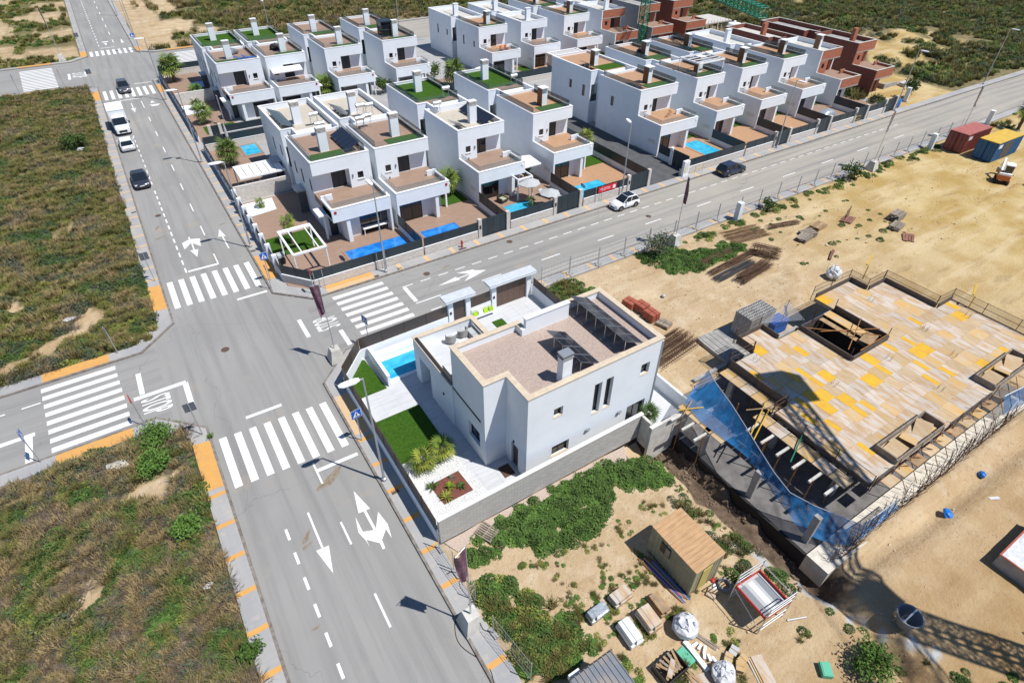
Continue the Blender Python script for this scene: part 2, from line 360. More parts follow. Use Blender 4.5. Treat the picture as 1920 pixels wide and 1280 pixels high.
za = nn.new('ShaderNodeAttribute'); za.attribute_name = 'zone'
sand = MIX(RMP(NZ(.16, 6), .35, .65), (0.407,0.286,0.154), (0.489,0.367,0.230))
sand = MIX(RMP(NZ(.7, 7), .50, .72), sand, (0.545,0.439,0.297))
sand = MIX(RMP(NZ(2.6, 6), .56, .78), sand, (0.311,0.209,0.109))
sand = MIX(RMP(NZ(9, 4), .60, .78), sand, (0.260,0.175,0.096))
ochre = RMP(sep.outputs[0], 46, 75)
sand = MIX(ochre, sand, MIX(RMP(NZ(.22, 7), .4, .62), (0.386,0.258,0.083), (0.504,0.385,0.187)))
rut = nn.new('ShaderNodeVectorMath'); rut.operation = 'MULTIPLY'; rut.inputs[1].default_value = (.10,.55,1); L.new(gp, rut.inputs[0])
sand = MIX(RMP(NZ(1.0, 7, rut.outputs[0]), .52, .66), sand, MIX(.45, sand, (.62,.50,.32)))
sand = MIX(RMP(NZ(1.7, 6, rut.outputs[0]), .58, .70), sand, MIX(.6, sand, (.27,.18,.085)))
near_brown = RMP(sep.outputs[1], 6, -3)
sand = MIX(near_brown, sand, MIX(RMP(NZ(.5, 6), .4, .62), (0.311,0.193,0.083), (0.395,0.271,0.133)))
dirt = MIX(RMP(NZ(1.3, 6), .38, .6), (.135,.12,.05), (.24,.18,.09))
dirt = MIX(RMP(NZ(6, 4), .5, .75), dirt, (.10,.10,.035))
fargreen = RMP(sep.outputs[1], 148, 175)
dirt = MIX(fargreen, dirt, MIX(RMP(NZ(.07, 7), .40, .62), (.125,.11,.04), (.20,.165,.075)))
shaded_att = nn.new('ShaderNodeAttribute'); shaded_att.attribute_name = 'shaded_soil'
soil = MIX(RMP(NZ(2.2, 6), .36, .66), (.085,.058,.040), (.165,.115,.075))  # dark brown soil, the trench's shade put into its colour
fz = RMP(MIX(.35, za.outputs['Color'], NZ(.8, 7)), .30, .62)
slu = nn.new('ShaderNodeAttribute'); slu.attribute_name = 'slurry'
L.new(MIX(RMP(slu.outputs['Fac'], .3, .8), MIX(shaded_att.outputs['Fac'], MIX(fz, sand, dirt), soil), (.42,.42,.41)), b.inputs['Base Color'])
BUMP(NZ(3.5, 8, rough=.7), .9, .12)

# asphalt: worn, streaked along both directions, dusty
nn, L, b = nodes_of('asphalt'); geo = nn.new('ShaderNodeNewGeometry'); gp = geo.outputs['Position']
def STR(v):
    x = nn.new('ShaderNodeVectorMath'); x.operation = 'MULTIPLY'; x.inputs[1].default_value = v; L.new(gp, x.inputs[0]); return x.outputs[0]
sx_ = nn.new('ShaderNodeSeparateXYZ'); L.new(gp, sx_.inputs[0])
a = MIX(RMP(NZ(.09, 5), .36, .64), (0.277,0.271,0.258), (0.324,0.316,0.298))
a = MIX(RMP(sx_.outputs[0], 22, 60), a, MIX(RMP(NZ(.12, 6), .35, .65), (0.362,0.332,0.278), (0.416,0.375,0.311)))
cmpn = nn.new('ShaderNodeMath'); cmpn.operation = 'COMPARE'; L.new(sx_.outputs[0], cmpn.inputs[0]); cmpn.inputs[1].default_value = 1.4; cmpn.inputs[2].default_value = 6.2
stk = MIX(cmpn.outputs[0], NZ(.9, 5, STR((.05,1.5,1))), NZ(.9, 5, STR((1.6,.06,1))))
a = MIX(RMP(stk, .45, .72), a, (0.222,0.217,0.206))
a = MIX(RMP(NZ(.55, 6), .60, .74), a, (0.320,0.298,0.264))
a = MIX(RMP(NZ(.23, 6), .62, .76), a, (0.359,0.310,0.242))
a = MIX(RMP(NZ(26, 3), .35, .75), a, MIX(.5, a, (0.187,0.182,0.174)))
vo = nn.new('ShaderNodeTexVoronoi'); vo.feature = 'DISTANCE_TO_EDGE'; vo.inputs['Scale'].default_value = .075; wob = nn.new('ShaderNodeTexNoise'); wob.inputs['Scale'].default_value = .5; wob.inputs['Detail'].default_value = 6; L.new(gp, wob.inputs['Vector'])
va_ = nn.new('ShaderNodeVectorMath'); va_.operation = 'MULTIPLY_ADD'; L.new(wob.outputs['Color'], va_.inputs[0]); va_.inputs[1].default_value = (2.2,2.2,0); L.new(STR((1,.8,1)), va_.inputs[2]); L.new(va_.outputs[0], vo.inputs['Vector'])
a = MIX(RMP(vo.outputs['Distance'], .0016, .0), a, MIX(.55, a, (0.133,0.124,0.117)))
L.new(a, b.inputs['Base Color'])
nn, L, b = nodes_of('pavement'); geo = nn.new('ShaderNodeNewGeometry'); gp = geo.outputs['Position']
a = MIX(RMP(NZ(.35, 5), .38, .62), (.31,.31,.312), (.37,.36,.345)); a = MIX(RMP(NZ(1.7, 5), .58, .78), a, (.45,.39,.32))
br = nn.new('ShaderNodeTexBrick'); br.offset = 0; br.inputs['Scale'].default_value = 1; br.inputs['Brick Width'].default_value = .4; br.inputs['Row Height'].default_value = .4; br.inputs['Mortar Size'].default_value = .012; L.new(gp, br.inputs['Vector'])
L.new(MIX(br.outputs['Fac'], a, MIX(.82, (.2,.19,.18), a)), b.inputs['Base Color'])

XL, XR, YS, YN = -2.85, 5.6, 38.5, 46.95          # kerb lines of the two streets
FS, FN = 130.0, 147.2                              # kerb lines of the far cross street
road = MB()
def strip(x0,x1,y0,y1): road.poly([(x0,y0,0),(x1,y0,0),(x1,y1,0),(x0,y1,0)])
strip(XL,XR,-30,YS); strip(XL,XR,YS,YN); strip(XL,XR,YN,FS); strip(XL,XR,FS,FN); strip(XL,XR,FN,520)
strip(-300,XL,YS,YN); strip(XR,600,YS,YN); strip(-300,XL,FS,FN); strip(XR,104,FS,FN)
CH = 2.9                                           # corner chamfer
for cx, sx in ((XL,-1),(XR,1)):
    for cy, sy in ((YS,-1),(YN,1),(FS,-1),(FN,1)):
        q = [(cx,cy,0),(cx+sx*CH,cy,0),(cx,cy+sy*CH,0)]
        if sx*sy < 0: q.reverse()
        road.poly(q)
road_o = road.build('road', 'asphalt'); tag(road_o, kind='structure')

def offset(pts, w):
    """left-hand offset of an open polyline"""
    out = []
    for i, p in enumerate(pts):
        p = Vector(p); d1 = (Vector(pts[i])-Vector(pts[i-1])).normalized() if i else None; d2_ = (Vector(pts[i+1])-p).normalized() if i < len(pts)-1 else None
        if d1 is None: d1 = d2_
        if d2_ is None: d2_ = d1
        n1 = Vector((-d1.y, d1.x)); n2 = Vector((-d2_.y, d2_.x)); nn_ = (n1+n2).normalized(); k = w/max(.3, nn_.dot(n1))
        out.append((p.x+nn_.x*k, p.y+nn_.y*k))
    return out
def pavement(pts, w, name='pavement', kerbmat='kerb'):
    """pts: kerb line with the footway on its left"""
    i1 = offset(pts, .16); i2 = offset(pts, w)
    k = MB(); p = MB()
    for a in range(len(pts)-1):
        k.prism([pts[a], pts[a+1], i1[a+1], i1[a]], -.1, .135); p.prism([i1[a], i1[a+1], i2[a+1], i2[a]], -.1, .125)
    po = p.build(name, 'pavement'); tag(po, kind='structure'); k.build('kerb', kerbmat, po); return po
pv = {}
pv['SW'] = pavement([(-300,YS),(XL-CH,YS),(XL,YS-CH),(XL,-30)][::-1], 1.25)
pv['NW'] = pavement([(-300,FS),(XL-CH,FS),(XL,FS-CH),(XL,YN+CH),(XL-CH,YN),(-300,YN)][::-1], 1.25)
pv['SE'] = pavement([(XR,-30),(XR,YS-CH),(XR+CH,YS),(600,YS)][::-1], 1.3)
pv['NE'] = pavement([(104,FS),(XR+CH,FS),(XR,FS-CH),(XR,YN+CH),(XR+CH,YN),(600,YN)], 1.35)
pv['FNW'] = pavement([(-300,FN),(XL-CH,FN),(XL,FN+CH),(XL,520)], 1.25)
pv['FNE'] = pavement([(XR,520),(XR,FN+CH),(XR+CH,FN),(104,FN)], 1.3)

MK = 0
def mark(name, pts, mt='road_paint', par=None, z=.004):
    global MK; MK = (MK+1) % 9; z = z+.0006*MK; par = par or road_o
    mb = MB(); mb.poly([(x, y, z) for x, y in pts])
    if (Vector((*pts[1],0))-Vector((*pts[0],0))).cross(Vector((*pts[2],0))-Vector((*pts[1],0))).z < 0: mb.f = [tuple(reversed(f)) for f in mb.f]
    return mb.build(name, mt, par)
def bar(x0,x1,y0,y1,name='road_line',mt='road_paint',sk=0): return mark(name, [(x0,y0),(x1,y0+sk),(x1,y1+sk),(x0,y1)], mt)
# zebra crossings
for k in range(8):
    x = -2.45+1.01*k; w = 'road_paint' if k in (0,7) else 'road_paint_worn'
    bar(x, x+.5, 29.15-.06*k, 34.05-.06*k, 'crossing_stripe', w); bar(x, x+.5, 52.1-.03*k, 56.95-.03*k, 'crossing_stripe', w)
    bar(x, x+.5, 119.2-.03*k, 124.4-.03*k, 'crossing_stripe'); bar(x, x+.5, 149.9-.03*k, 154.0-.03*k, 'crossing_stripe')
    y = 46.5-1.02*k; bar(-12.85+.07*k, -7.8+.06*k, y-.5, y, 'crossing_stripe', 'road_paint' if k in (0,7) else 'road_paint_worn')
    y = 46.35-1.02*k; bar(10.1+.05*k, 15.05+.06*k, y-.5, y, 'crossing_stripe', 'road_paint_worn')
for k in range(14):
    y = 145.0-1.02*k; bar(-14.3+.05*k, -9.2+.05*k, y-.5, y, 'crossing_stripe'); bar(11.5,16.5, y-.5, y, 'crossing_stripe')
# stop and give-way bars
for q in ((-.34,2.23,35.0,35.27),(2.5,5.32,27.55,27.83),(-.32,2.4,57.85,58.15),(2.62,5.3,50.5,50.78),(-.4,2.4,117.6,117.9),(2.6,5.3,126.3,126.6),(-.3,2.3,156,156.3)): bar(*q, 'stop_line', 'road_paint_worn' if q[2] > 60 else 'road_paint', -.05)
for q in ((-6.55,-6.2,41.8,44.5),(-3.6,-3.22,38.0,41.43),(16.27,16.65,41.66,44.27),(8.9,9.27,39.0,41.3),(6.3,6.65,41.8,44.65),(-13.9,-13.45,38.75,41.6),(-6.9,-6.5,135,139),(9.6,10,139,143)): bar(*q, 'stop_line', 'road_paint_worn' if q[0] > 0 else 'road_paint')
# lane lines
for k in range(14): y = 24.4-1.83*k; bar(-.64, -.48, y-.85, y)
for k in range(13): y = 79.0-1.68*k; bar(-.58, -.44, y-.95, y)
for k in range(18): y = 116-2.0*k; bar(-.56, -.44, y-1.0, y, mt='road_paint_worn')
for y0, y1 in ((28.5,26.5),(23.1,21.3),(17.7,15.5),(12.2,10.0),(57.8,60.2),(64.6,67),(71,73.2),(77.5,79.6),(84,86.2),(91,93.2),(98,100.2),(105,107.2),(112,116)): bar(2.4, 2.53, min(y0,y1), max(y0,y1), mt='road_paint_worn')
for y in range(160,330,8): bar(2.4,2.55,y,y+3); 
for y in range(158,300,3): bar(-.5,-.35,y,y+1.3)
for x0, x1 in ((16.3,18.85),(23.3,25.5),(30.3,32.6),(37.6,39.8),(44.4,46.8),(52.5,54.8),(60,62.4),(68,70.5),(76,78.5),(84,86.5),(93,95.5),(-15.5,-13.3),(-7.0,-3.35),(-22,-19.5)): bar(x0, x1, 41.3, 41.44 if x0 > 0 else 41.7, mt='road_paint_worn')
for k in range(44): x = 16.3+1.9*k; bar(x, x+1.1, 44.35, 44.47, mt='road_paint_worn')
for k in range(5): x = -14.1-1.3*k*1.7; bar(x, x+1.2, 44.78, 44.9)
bar(17.0, 18.1, 39.65, 39.78, mt='road_paint_worn')
# arrows
def arrow(pts_list, mt='road_paint'):
    for p in pts_list: mark('road_arrow', p, mt)
arrow([[(.90,24.85),(1.02,24.85),(.99,22.0),(.87,22.0)], [(.55,22.0),(1.30,21.95),(.92,20.1)]])
arrow([[(3.97,24.85),(3.62,23.1),(4.36,23.05)], [(3.94,23.08),(4.10,23.06),(4.12,21.5),(3.96,21.5)], [(3.12,21.83),(3.93,21.5),(4.12,21.5),(4.12,20.6),(3.94,20.46),(3.36,21.1)], [(3.12,21.83),(3.36,22.95),(3.36,21.6),(3.33,20.55),(3.30,21.05)],
       [(4.12,21.5),(4.70,22.55),(4.86,21.4),(4.13,20.6)], [(4.70,22.55),(4.86,21.4),(4.68,20.4),(4.62,21.3)], [(3.94,20.46),(4.13,20.6),(4.08,19.97),(3.92,19.98)]])
arrow([[(.55,62.1),(1.32,61.95),(.95,60.4)], [(.9,63.6),(1.05,63.6),(1.0,62.0),(.86,62.0)], [(.1,64.1),(.95,64.6),(.95,63.7),(.12,62.6)], [(.95,64.6),(1.9,64.15),(1.66,62.45),(.95,63.7)], [(.85,65.1),(1.0,65.1),(1.0,64.5),(.85,64.5)],
       [(3.6,63.5),(4.32,63.3),(4.05,65.2)], [(3.95,63.4),(4.08,63.4),(4.10,60.5),(3.97,60.5)]], 'road_paint_worn')
arrow([[(19.3,42.8),(21.45,43.3),(21.62,42.65)], [(21.5,43.02),(23.0,43.1),(23.0,42.95),(21.5,42.88)], [(21.8,43.85),(23.6,43.55),(23.35,43.0),(23.0,43.0)], [(21.8,42.15),(23.5,42.5),(23.35,43.05),(23.0,43.05)], [(23.3,43.5),(24.6,42.8),(23.4,42.5)]], 'road_paint_worn')
arrow([[(.6,112.8),(1.3,112.7),(.95,110.4)], [(.88,115.6),(1.02,115.6),(1.02,112.6),(.88,112.6)], [(3.3,113.2),(4.9,113.1),(4.5,112.2),(3.7,112.2)], [(3.95,115.4),(4.3,114),(3.6,114)],
       [(.6,160.3),(1.3,160.2),(.95,158)], [(.3,162),(1.7,162),(1.4,161),(.6,161)], [(3.8,159),(4.4,159),(4.1,163)]], 'road_paint_worn')
# the word STOP, painted on the carriageway
def text_mesh(name, s, size, mt, par, loc, rot, scl=(1,1,1), ext=0.0):
    cu = bpy.data.curves.new(name, 'FONT'); cu.body = s; cu.size = size; cu.align_x = 'CENTER'; cu.align_y = 'CENTER'; cu.extrude = ext; cu.offset = .012*size
    t = bpy.data.objects.new(name, cu); C.objects.link(t); bpy.context.view_layer.update()
    dg = bpy.context.evaluated_depsgraph_get(); me = bpy.data.meshes.new_from_object(t.evaluated_get(dg)); bpy.data.objects.remove(t)
    me.name = name; me.materials.clear(); me.materials.append(M_[mt]); o = bpy.data.objects.new(name, me); C.objects.link(o)
    if par: o.parent = par
    o.location = loc; o.rotation_euler = rot; o.scale = scl; return o
text_mesh('stop_lettering', 'STOP', 1.0, 'road_paint', road_o, (-5.70,40.13,.004), (0,0,-R(90)), (.80,2.75,1))
text_mesh('stop_lettering', 'STOP', 1.0, 'road_paint_worn', road_o, (8.5,42.9,.004), (0,0,R(90)), (.80,2.75,1))
text_mesh('stop_lettering', 'STOP', 1.0, 'road_paint_worn', road_o, (-5.2,137.4,.004), (0,0,-R(90)), (1.5,3.2,1))
# coloured guiding paving at the crossings, and the narrow bands across the footways
def tactile(par, pts, mt='tactile_orange', z=.129): mark('guiding_paving', pts, mt, pv[par], z)
tactile('NW', [(-12.7,47.12),(-8.1,47.12),(-8.1,48.2),(-12.7,48.2)]); tactile('SW', [(-12.1,37.25),(-7.4,37.25),(-7.4,38.33),(-12.1,38.33)])
tactile('SW', [(-4.1,29.75),(-3.01,29.65),(-3.01,34.15),(-4.1,34.3)]); tactile('NW', [(-4.1,52.5),(-3.01,52.4),(-3.01,56.75),(-4.1,56.85)])
tactile('SE', [(5.77,29.2),(6.85,29.0),(6.85,33.5),(5.77,33.6)], 'tactile_pale'); tactile('NE', [(5.77,52.2),(6.9,52.2),(6.9,57.2),(5.77,57.2)])
tactile('NE', [(10.0,47.12),(14.75,47.12),(14.75,47.75),(10.0,47.75)], 'tactile_pale'); tactile('NE', [(10.0,47.76),(14.75,47.76),(14.75,48.3),(10.0,48.3)])
tactile('NW', [(-4.1,119.5),(-3.01,119.5),(-3.01,124.6),(-4.1,124.6)]); tactile('NE', [(5.77,118.5),(6.9,118.5),(6.9,123.5),(5.77,123.5)])
tactile('FNW', [(-4.1,150),(-3.01,150),(-3.01,154.5),(-4.1,154.5)]); tactile('FNW', [(-14.5,147.4),(-9,147.4),(-9,148.4),(-14.5,148.4)]); tactile('FNE', [(5.77,149.5),(6.85,149.5),(6.85,153.5),(5.77,153.5)]); tactile('FNE', [(11,147.4),(16.5,147.4),(16.5,148.4),(11,148.4)])
tactile('NW', [(-14,128.8),(-9,128.8),(-9,129.8),(-14,129.8)])
for k in range(11): y = 29.3-2.52*k; tactile('SW', [(-4.1,y-.32),(-3.01,y-.32),(-3.01,y),(-4.1,y)])
for k in range(26): y = 58.2+2.45*k; tactile('NW', [(-4.1,y-.3),(-3.01,y-.3),(-3.01,y),(-4.1,y)], 'tactile_pale')
for k in range(10): y = 28.7-2.52*k; tactile('SE', [(5.77,y-.32),(6.85,y-.32),(6.85,y),(5.77,y)])
for k in range(24): y = 60+2.45*k; tactile('NE', [(5.77,y-.3),(6.9,y-.3),(6.9,y),(5.77,y)], 'tactile_pale')
for k in range(30): x = 17.3+2.95*k; tactile('NE', [(x,47.12),(x+.45,47.12),(x+.45,48.25),(x,48.25)], 'tactile_pale')
for k in range(22): x = 27.7+2.9*k; tactile('SE', [(x,37.3),(x+.45,37.3),(x+.45,38.3),(x,38.3)], 'tactile_pale')
# gully grates, manhole covers
for x, y, par in ((6.2,23.3,'SE'),(6.0,58.4,'NE'),(14.9,47.3,'NE'),(17.4,47.4,'NE'),(-3.3,74,'NW'),(24.3,47.4,'NE')):
    mb = MB().box(x-.25,x+.25,y-.17,y+.17,.1,.129)
    for i in range(4): mb.box(x-.22+i*.125, x-.16+i*.125, y-.15, y+.15, .129, .135)
    mb.build('drain_cover', 'cast_iron', pv[par])
for x, y in ((0.1,43.9),(19.3,45.3),(29.5,46.2),(46.0,42.6),(3.6,88),(-1.1,72)):
    MB().lathe([(.33,-.02),(.33,.006),(.27,.008),(.26,.005)], 20, (x,y,0)).build('manhole_cover', 'cast_iron', road_o)

for k, (x, y, a_, l_) in enumerate(((3.0,26.6,.5,1.1),(.35,23.2,.9,.5),(.2,22.6,.3,.35),(21.5,45.4,.2,.5),(4.6,66.2,.3,.4),(-1.6,69,1.2,.5),(-.9,17.6,.2,.25),(-1.7,66.5,.4,.5))):
    pts = [(x+(l_*math.cos(t_)*math.cos(a_)-l_*.28*math.sin(t_)*math.sin(a_))*(1+.2*math.sin(3*t_+k)), y+(l_*math.cos(t_)*math.sin(a_)+l_*.28*math.sin(t_)*math.cos(a_))*(1+.2*math.sin(3*t_+k))) for t_ in [2*math.pi*i/14 for i in range(14)]]
    mark('dirt_stain', pts, 'road_stain')
# ------------------------------------------------------------------ openings shared by all buildings
def window(par, ax, a0, a1, z0, z1, b, out, fr='dark_frame', pane='window_glass', sill=None, mull=0, name='window', fw_=.06, mir=None):
    """ax: axis the window runs along, b: plane of the frame's outer face, out: +1/-1 outward side"""
    t = .06; bi = b-out*t
    lo, hi = min(b,bi), max(b,bi)
    def bx(m_, p, q, za, zb, l_, h_):
        m_.box(p,q,l_,h_,za,zb) if ax == 'x' else m_.box(l_,h_,p,q,za,zb)
    f = MB(); bx(f,a0,a0+fw_,z0,z1,lo,hi); bx(f,a1-fw_,a1,z0,z1,lo,hi); bx(f,a0+fw_,a1-fw_,z0,z0+fw_,lo,hi); bx(f,a0+fw_,a1-fw_,z1-fw_,z1,lo,hi)
    for i in range(mull): c = a0+(a1-a0)*(i+1)/(mull+1); bx(f,c-fw_*.5,c+fw_*.5,z0+fw_,z1-fw_,lo,hi)
    p = MB(); bx(p,a0+fw_*.5,a1-fw_*.5,z0+fw_*.5,z1-fw_*.5,min(b-out*.045,b-out*.035),max(b-out*.045,b-out*.035))
    if mir: f.mirror(mir); p.mirror(mir)
    fo = f.build(name, fr, par); p.build('pane', pane, fo)
    if sill:
        s = MB(); lo2, hi2 = min(b+out*.002, b+out*sill[1]), max(b+out*.002, b+out*sill[1]); bx(s,a0-.06,a1+.06,z0-.07,z0-.002,lo2,hi2)
        if mir: s.mirror(mir)
        s.build('sill', sill[0], fo)
    return fo
def wall_light(par, x, y, z, dx, dy, mir=None):
    mb = MB().box(x-.06-abs(dx)*.05, x+.06+abs(dx)*.05, y-.06-abs(dy)*.05, y+.06+abs(dy)*.05, z-.14, z+.14)
    if mir: mb.mirror(mir)
    return mb.build('wall_light', 'grey_metal', par)

# ------------------------------------------------------------------ the corner villa
F = .18
plot = MB().prism([(7.05,18.5),(22.6,18.5),(22.6,17.4),(27.3,17.4),(27.3,22.5),(26.0,24.0),(26.0,36.8),(9.25,36.8),(7.05,34.3)], -.14, F-.01).build('terrace', 'floor_tile'); tag(plot, kind='structure')
def ground_patch(name, pts, z, mt, par=None, kind='structure', th=.02):
    if sum((x1-x0)*(y1+y0) for (x0,y0),(x1,y1) in zip(pts, pts[1:]+pts[:1])) > 0: pts = pts[::-1]
    o = MB().prism(pts, z-th, z).build(name, mt, par)
    if par is None: tag(o, kind=kind)
    return o
# paving slabs of the terrace, laid one by one
tl = {}
def tile(w, h):
    if (w,h) not in tl:
        me_o = MB().box(0,w-.012,0,h-.012,-.02,0).build('paving_slab', 'floor_tile', plot); tl[(w,h)] = me_o; return me_o
    return None
def tiles(x0,x1,y0,y1,w,h,z):
    nx = round((x1-x0)/w); ny = round((y1-y0)/h)
    for i in range(nx):
        for j in range(ny):
            o = tile(w,h)
            if o is None: o = inst(tl[(w,h)], plot, (0,0,0))
            o.location = (x0+i*w, y0+j*h, z+random.uniform(-.002,.002))
tiles(7.3,12.1,29.5,32.3,1.2,.7,F+.004); tiles(10.9,12.1,21.9,29.5,1.2,.95,F+.004); tiles(11.3,13.7,18.8,21.9,1.2,.775,F+.004); tiles(17.3,25.7,26.4,36.0,1.2,1.2,F+.004)
lawn_a = ground_patch('lawn', [(7.35,25.0),(10.85,25.0),(10.85,29.45),(7.35,29.45)], F+.06, 'turf', th=.06)
lawn_b = ground_patch('lawn', [(7.2,32.35),(9.55,32.35),(9.3,36.3),(9.15,36.4),(7.2,34.2)], F+.05, 'turf', th=.05)
ground_patch('lawn', [(20.6,34.1),(21.65,34.1),(21.65,35.1),(20.6,35.1)], F+.035, 'turf', th=.03)
ground_patch('white_gravel_bed', [(7.2,18.75),(11.7,18.75),(11.2,20.4),(10.75,24.9),(7.2,24.9)], F+.04, 'white_pebbles', th=.05)
ground_patch('lava_gravel_bed', [(8.4,20.65),(10.5,20.65),(10.4,22.5),(8.25,22.45)], F+.075, 'lava_gravel', th=.05)
# loose white pebbles, real stones on the bed
mb = MB(); pr = random.Random(3)
for i in range(1500):
    x = pr.uniform(7.25,11.2); y = pr.uniform(18.8,24.8)
    if 8.2 < x < 10.55 and 20.6 < y < 22.55 or x > 10.75+(24.9-y)*.1: continue
    s_ = pr.uniform(.025,.06); mb.obox((x,y,F+.045), (s_*1.6,s_,s_*.8), pr.uniform(0,3), pr.uniform(-.4,.4))
tag(mb.build('white_pebbles', 'white_pebbles'), 'loose white pebbles scattered over the front garden bed', 'pebbles', kind='stuff')

villa = thing('villa', 'large white corner villa with gravel roof and two solar arrays', 'house', (12.2,19.5,0))
V = lambda m_, n_, mt, par=None, **k: m_.move(-12.2,-19.5).build(n_, mt, par or villa, **k)
t = .3; ZT = 7.6
w = MB()
# south wall of the main block
w.wall('x', 13.8, 24.5, 19.5, 19.5+t, F, ZT, [(15.75,16.45,4.95,5.75),(18.9,19.5,3.5,6.22),(19.85,20.45,3.5,6.24),(22.85,23.6,5.0,6.0),(22.2,23.85,F,2.4),(15.8,17.2,1.15,2.2)])
w.wall('y', 19.8, 26.2, 24.2, 24.5, F, ZT)                                   # east
w.wall('y', 19.8, 22.2, 13.8, 14.1, F, ZT, [(20.45,21.25,F,2.35)])           # entrance return
w.wall('x', 12.5, 13.8, 21.9, 22.2, F, ZT)
w.wall('y', 21.9, 26.1, 12.2, 12.5, F, ZT, [(22.6,24.1,1.35,2.75)])          # west
w.wall('x', 12.5, 17.35, 25.8, 26.1, F, ZT)
w.wall('y', 25.1, 25.8, 17.05, 17.35, F, ZT)
w.wall('x', 17.35, 20.9, 25.1, 25.38, F, 8.35)                               # taller screen wall
w.wall('y', 25.38, 25.9, 20.1, 20.4, F, ZT)
w.wall('x', 20.1, 24.2, 25.9, 26.2, F, ZT)
V(w, 'wall', 'white_render')
V(MB().box(12.5,17.05,22.2,25.8,6.9,7.08).box(17.05,20.4,22.2,25.1,6.9,7.08).box(20.4,24.2,22.2,25.9,6.9,7.08).box(14.1,24.2,19.8,22.2,6.9,7.08), 'roof', 'roof_gravel')
w = MB()
for a in ((13.75,24.55,19.45,19.85),(24.15,24.55,19.85,26.25),(13.75,14.15,19.85,21.85),(12.15,14.15,21.85,22.25),(12.15,12.55,22.25,26.15),(12.55,17.4,25.75,26.15),(17.0,17.4,25.4,25.75),(20.05,20.45,25.4,26.25),(20.45,24.15,25.85,26.25)): w.box(a[0],a[1],a[2],a[3],ZT,ZT+.06)
V(w, 'coping', 'cream_coping')
V(MB().box(17.3,20.95,25.05,25.43,8.35,8.42), 'coping', 'white_paint')
# low wing with roof terrace
w = MB()
w.wall('y', 26.1, 32.3, 12.1, 12.4, F, 4.15, [(29.6,31.4,F,2.9)])
w.wall('x', 12.4, 17.2, 32.0, 32.3, F, 4.15, [(13.2,16.3,F,2.7)])
w.wall('y', 26.1, 32.0, 16.9, 17.2, F, 4.15)
w.box(12.4,12.75,31.4,32.0,F,2.9); w.wall('x', 12.4, 14.9, 29.3, 29.55, F, 3.05)
w.box(12.4,16.9,26.1,32.0,3.05,3.30)
V(w, 'wing', 'white_render')
V(MB().box(12.45,16.85,26.15,31.95,3.302,3.325), 'terrace_floor', 'floor_tile')
V(MB().box(12.05,12.45,26.2,32.35,4.15,4.21).box(12.45,17.25,31.95,32.35,4.15,4.21).box(16.85,17.25,26.15,31.95,4.15,4.21), 'coping', 'cream_coping')
V(MB().box(12.13,12.37,27.6,32.0,4.21,4.27).box(12.18,12.22,26.2,27.5,4.25,5.0), 'parapet_trim', 'dark_frame')
V(MB().box(12.165,12.205,22.4,26.15,3.98,4.13), 'shadow_gap', 'dark_frame')
V(MB().box(12.5,17.0,26.11,26.13,3.33,3.40), 'shadow_gap', 'dark_frame')
V(MB().box(12.6,13.4,26.14,26.20,3.33,5.45), 'terrace_door', 'window_glass')
# openings
def vwin(*a, **k):
    o = window(villa, *a, **k)
    for x in (o,): x.location = (-12.2,-19.5,0)
    return o
for a in ((15.75,16.45,4.95,5.75,0),(22.85,23.6,5.0,6.0,0),(15.8,17.2,1.15,2.2,1)):
    vwin('x', a[0],a[1],a[2],a[3], 19.72, -1, mull=a[4])
for a in ((18.9,19.5,3.5,6.22),(19.85,20.45,3.5,6.24)): vwin('x', *a, 19.76, -1)
for a in ((15.75,16.45,4.95),(22.85,23.6,5.0),(15.8,17.2,1.15),(18.9,19.5,3.5),(19.85,20.45,3.5)):
    V(MB().box(a[0]+.002,a[1]-.002,19.47,19.64,a[2],a[2]+.03), 'sill', 'cream_coping')
vwin('x', 22.2,23.85,F,2.4, 19.70, -1, mull=1, name='glass_door'); vwin('y', 22.6,24.1,1.35,2.75, 12.40, -1, mull=1); 
d_ = V(MB().box(13.95,14.0,20.47,21.23,F,2.33), 'front_door', 'brown_metal'); V(MB().box(13.90,13.95,20.55,20.6,.9,1.5), 'handle', 'alu', d_); d_.children[0].location = (0,0,0)
for x, z in ((18.67,2.2),(21.4,2.35)):
    V(MB().box(x-.05,x+.05,19.36,19.5,z-.1,z+.1).box(x-.16,x+.16,19.30,19.44,z+.10,z+.14), 'wall_light', 'grey_metal')
V(MB().box(12.04,12.1,27.4,27.55,2.25,2.45), 'wall_light', 'dark_frame'); V(MB().box(13.72,13.8,20.9,21.0,2.5,2.7), 'wall_light', 'dark_frame')
V(MB().tube((24.45,19.46,7.4),(24.45,19.46,.9),.05,8), 'downpipe', 'alu')
ch = V(MB().box(16.55,17.25,19.95,20.5,7.08,9.0), 'chimney', 'white_render')
V(MB().box(16.5,17.3,19.9,20.55,9.0,9.06).box(16.55,17.25,19.95,20.5,9.14,9.2).box(16.5,17.3,19.9,20.55,9.28,9.34).box(16.62,17.18,20.02,20.43,9.06,9.3), 'cowl', 'zinc', ch)
for o in list(villa.children): 
    for c2 in o.children:
        if c2.name.startswith('handle') or c2.name.startswith('cowl'): c2.location = (0,0,0)

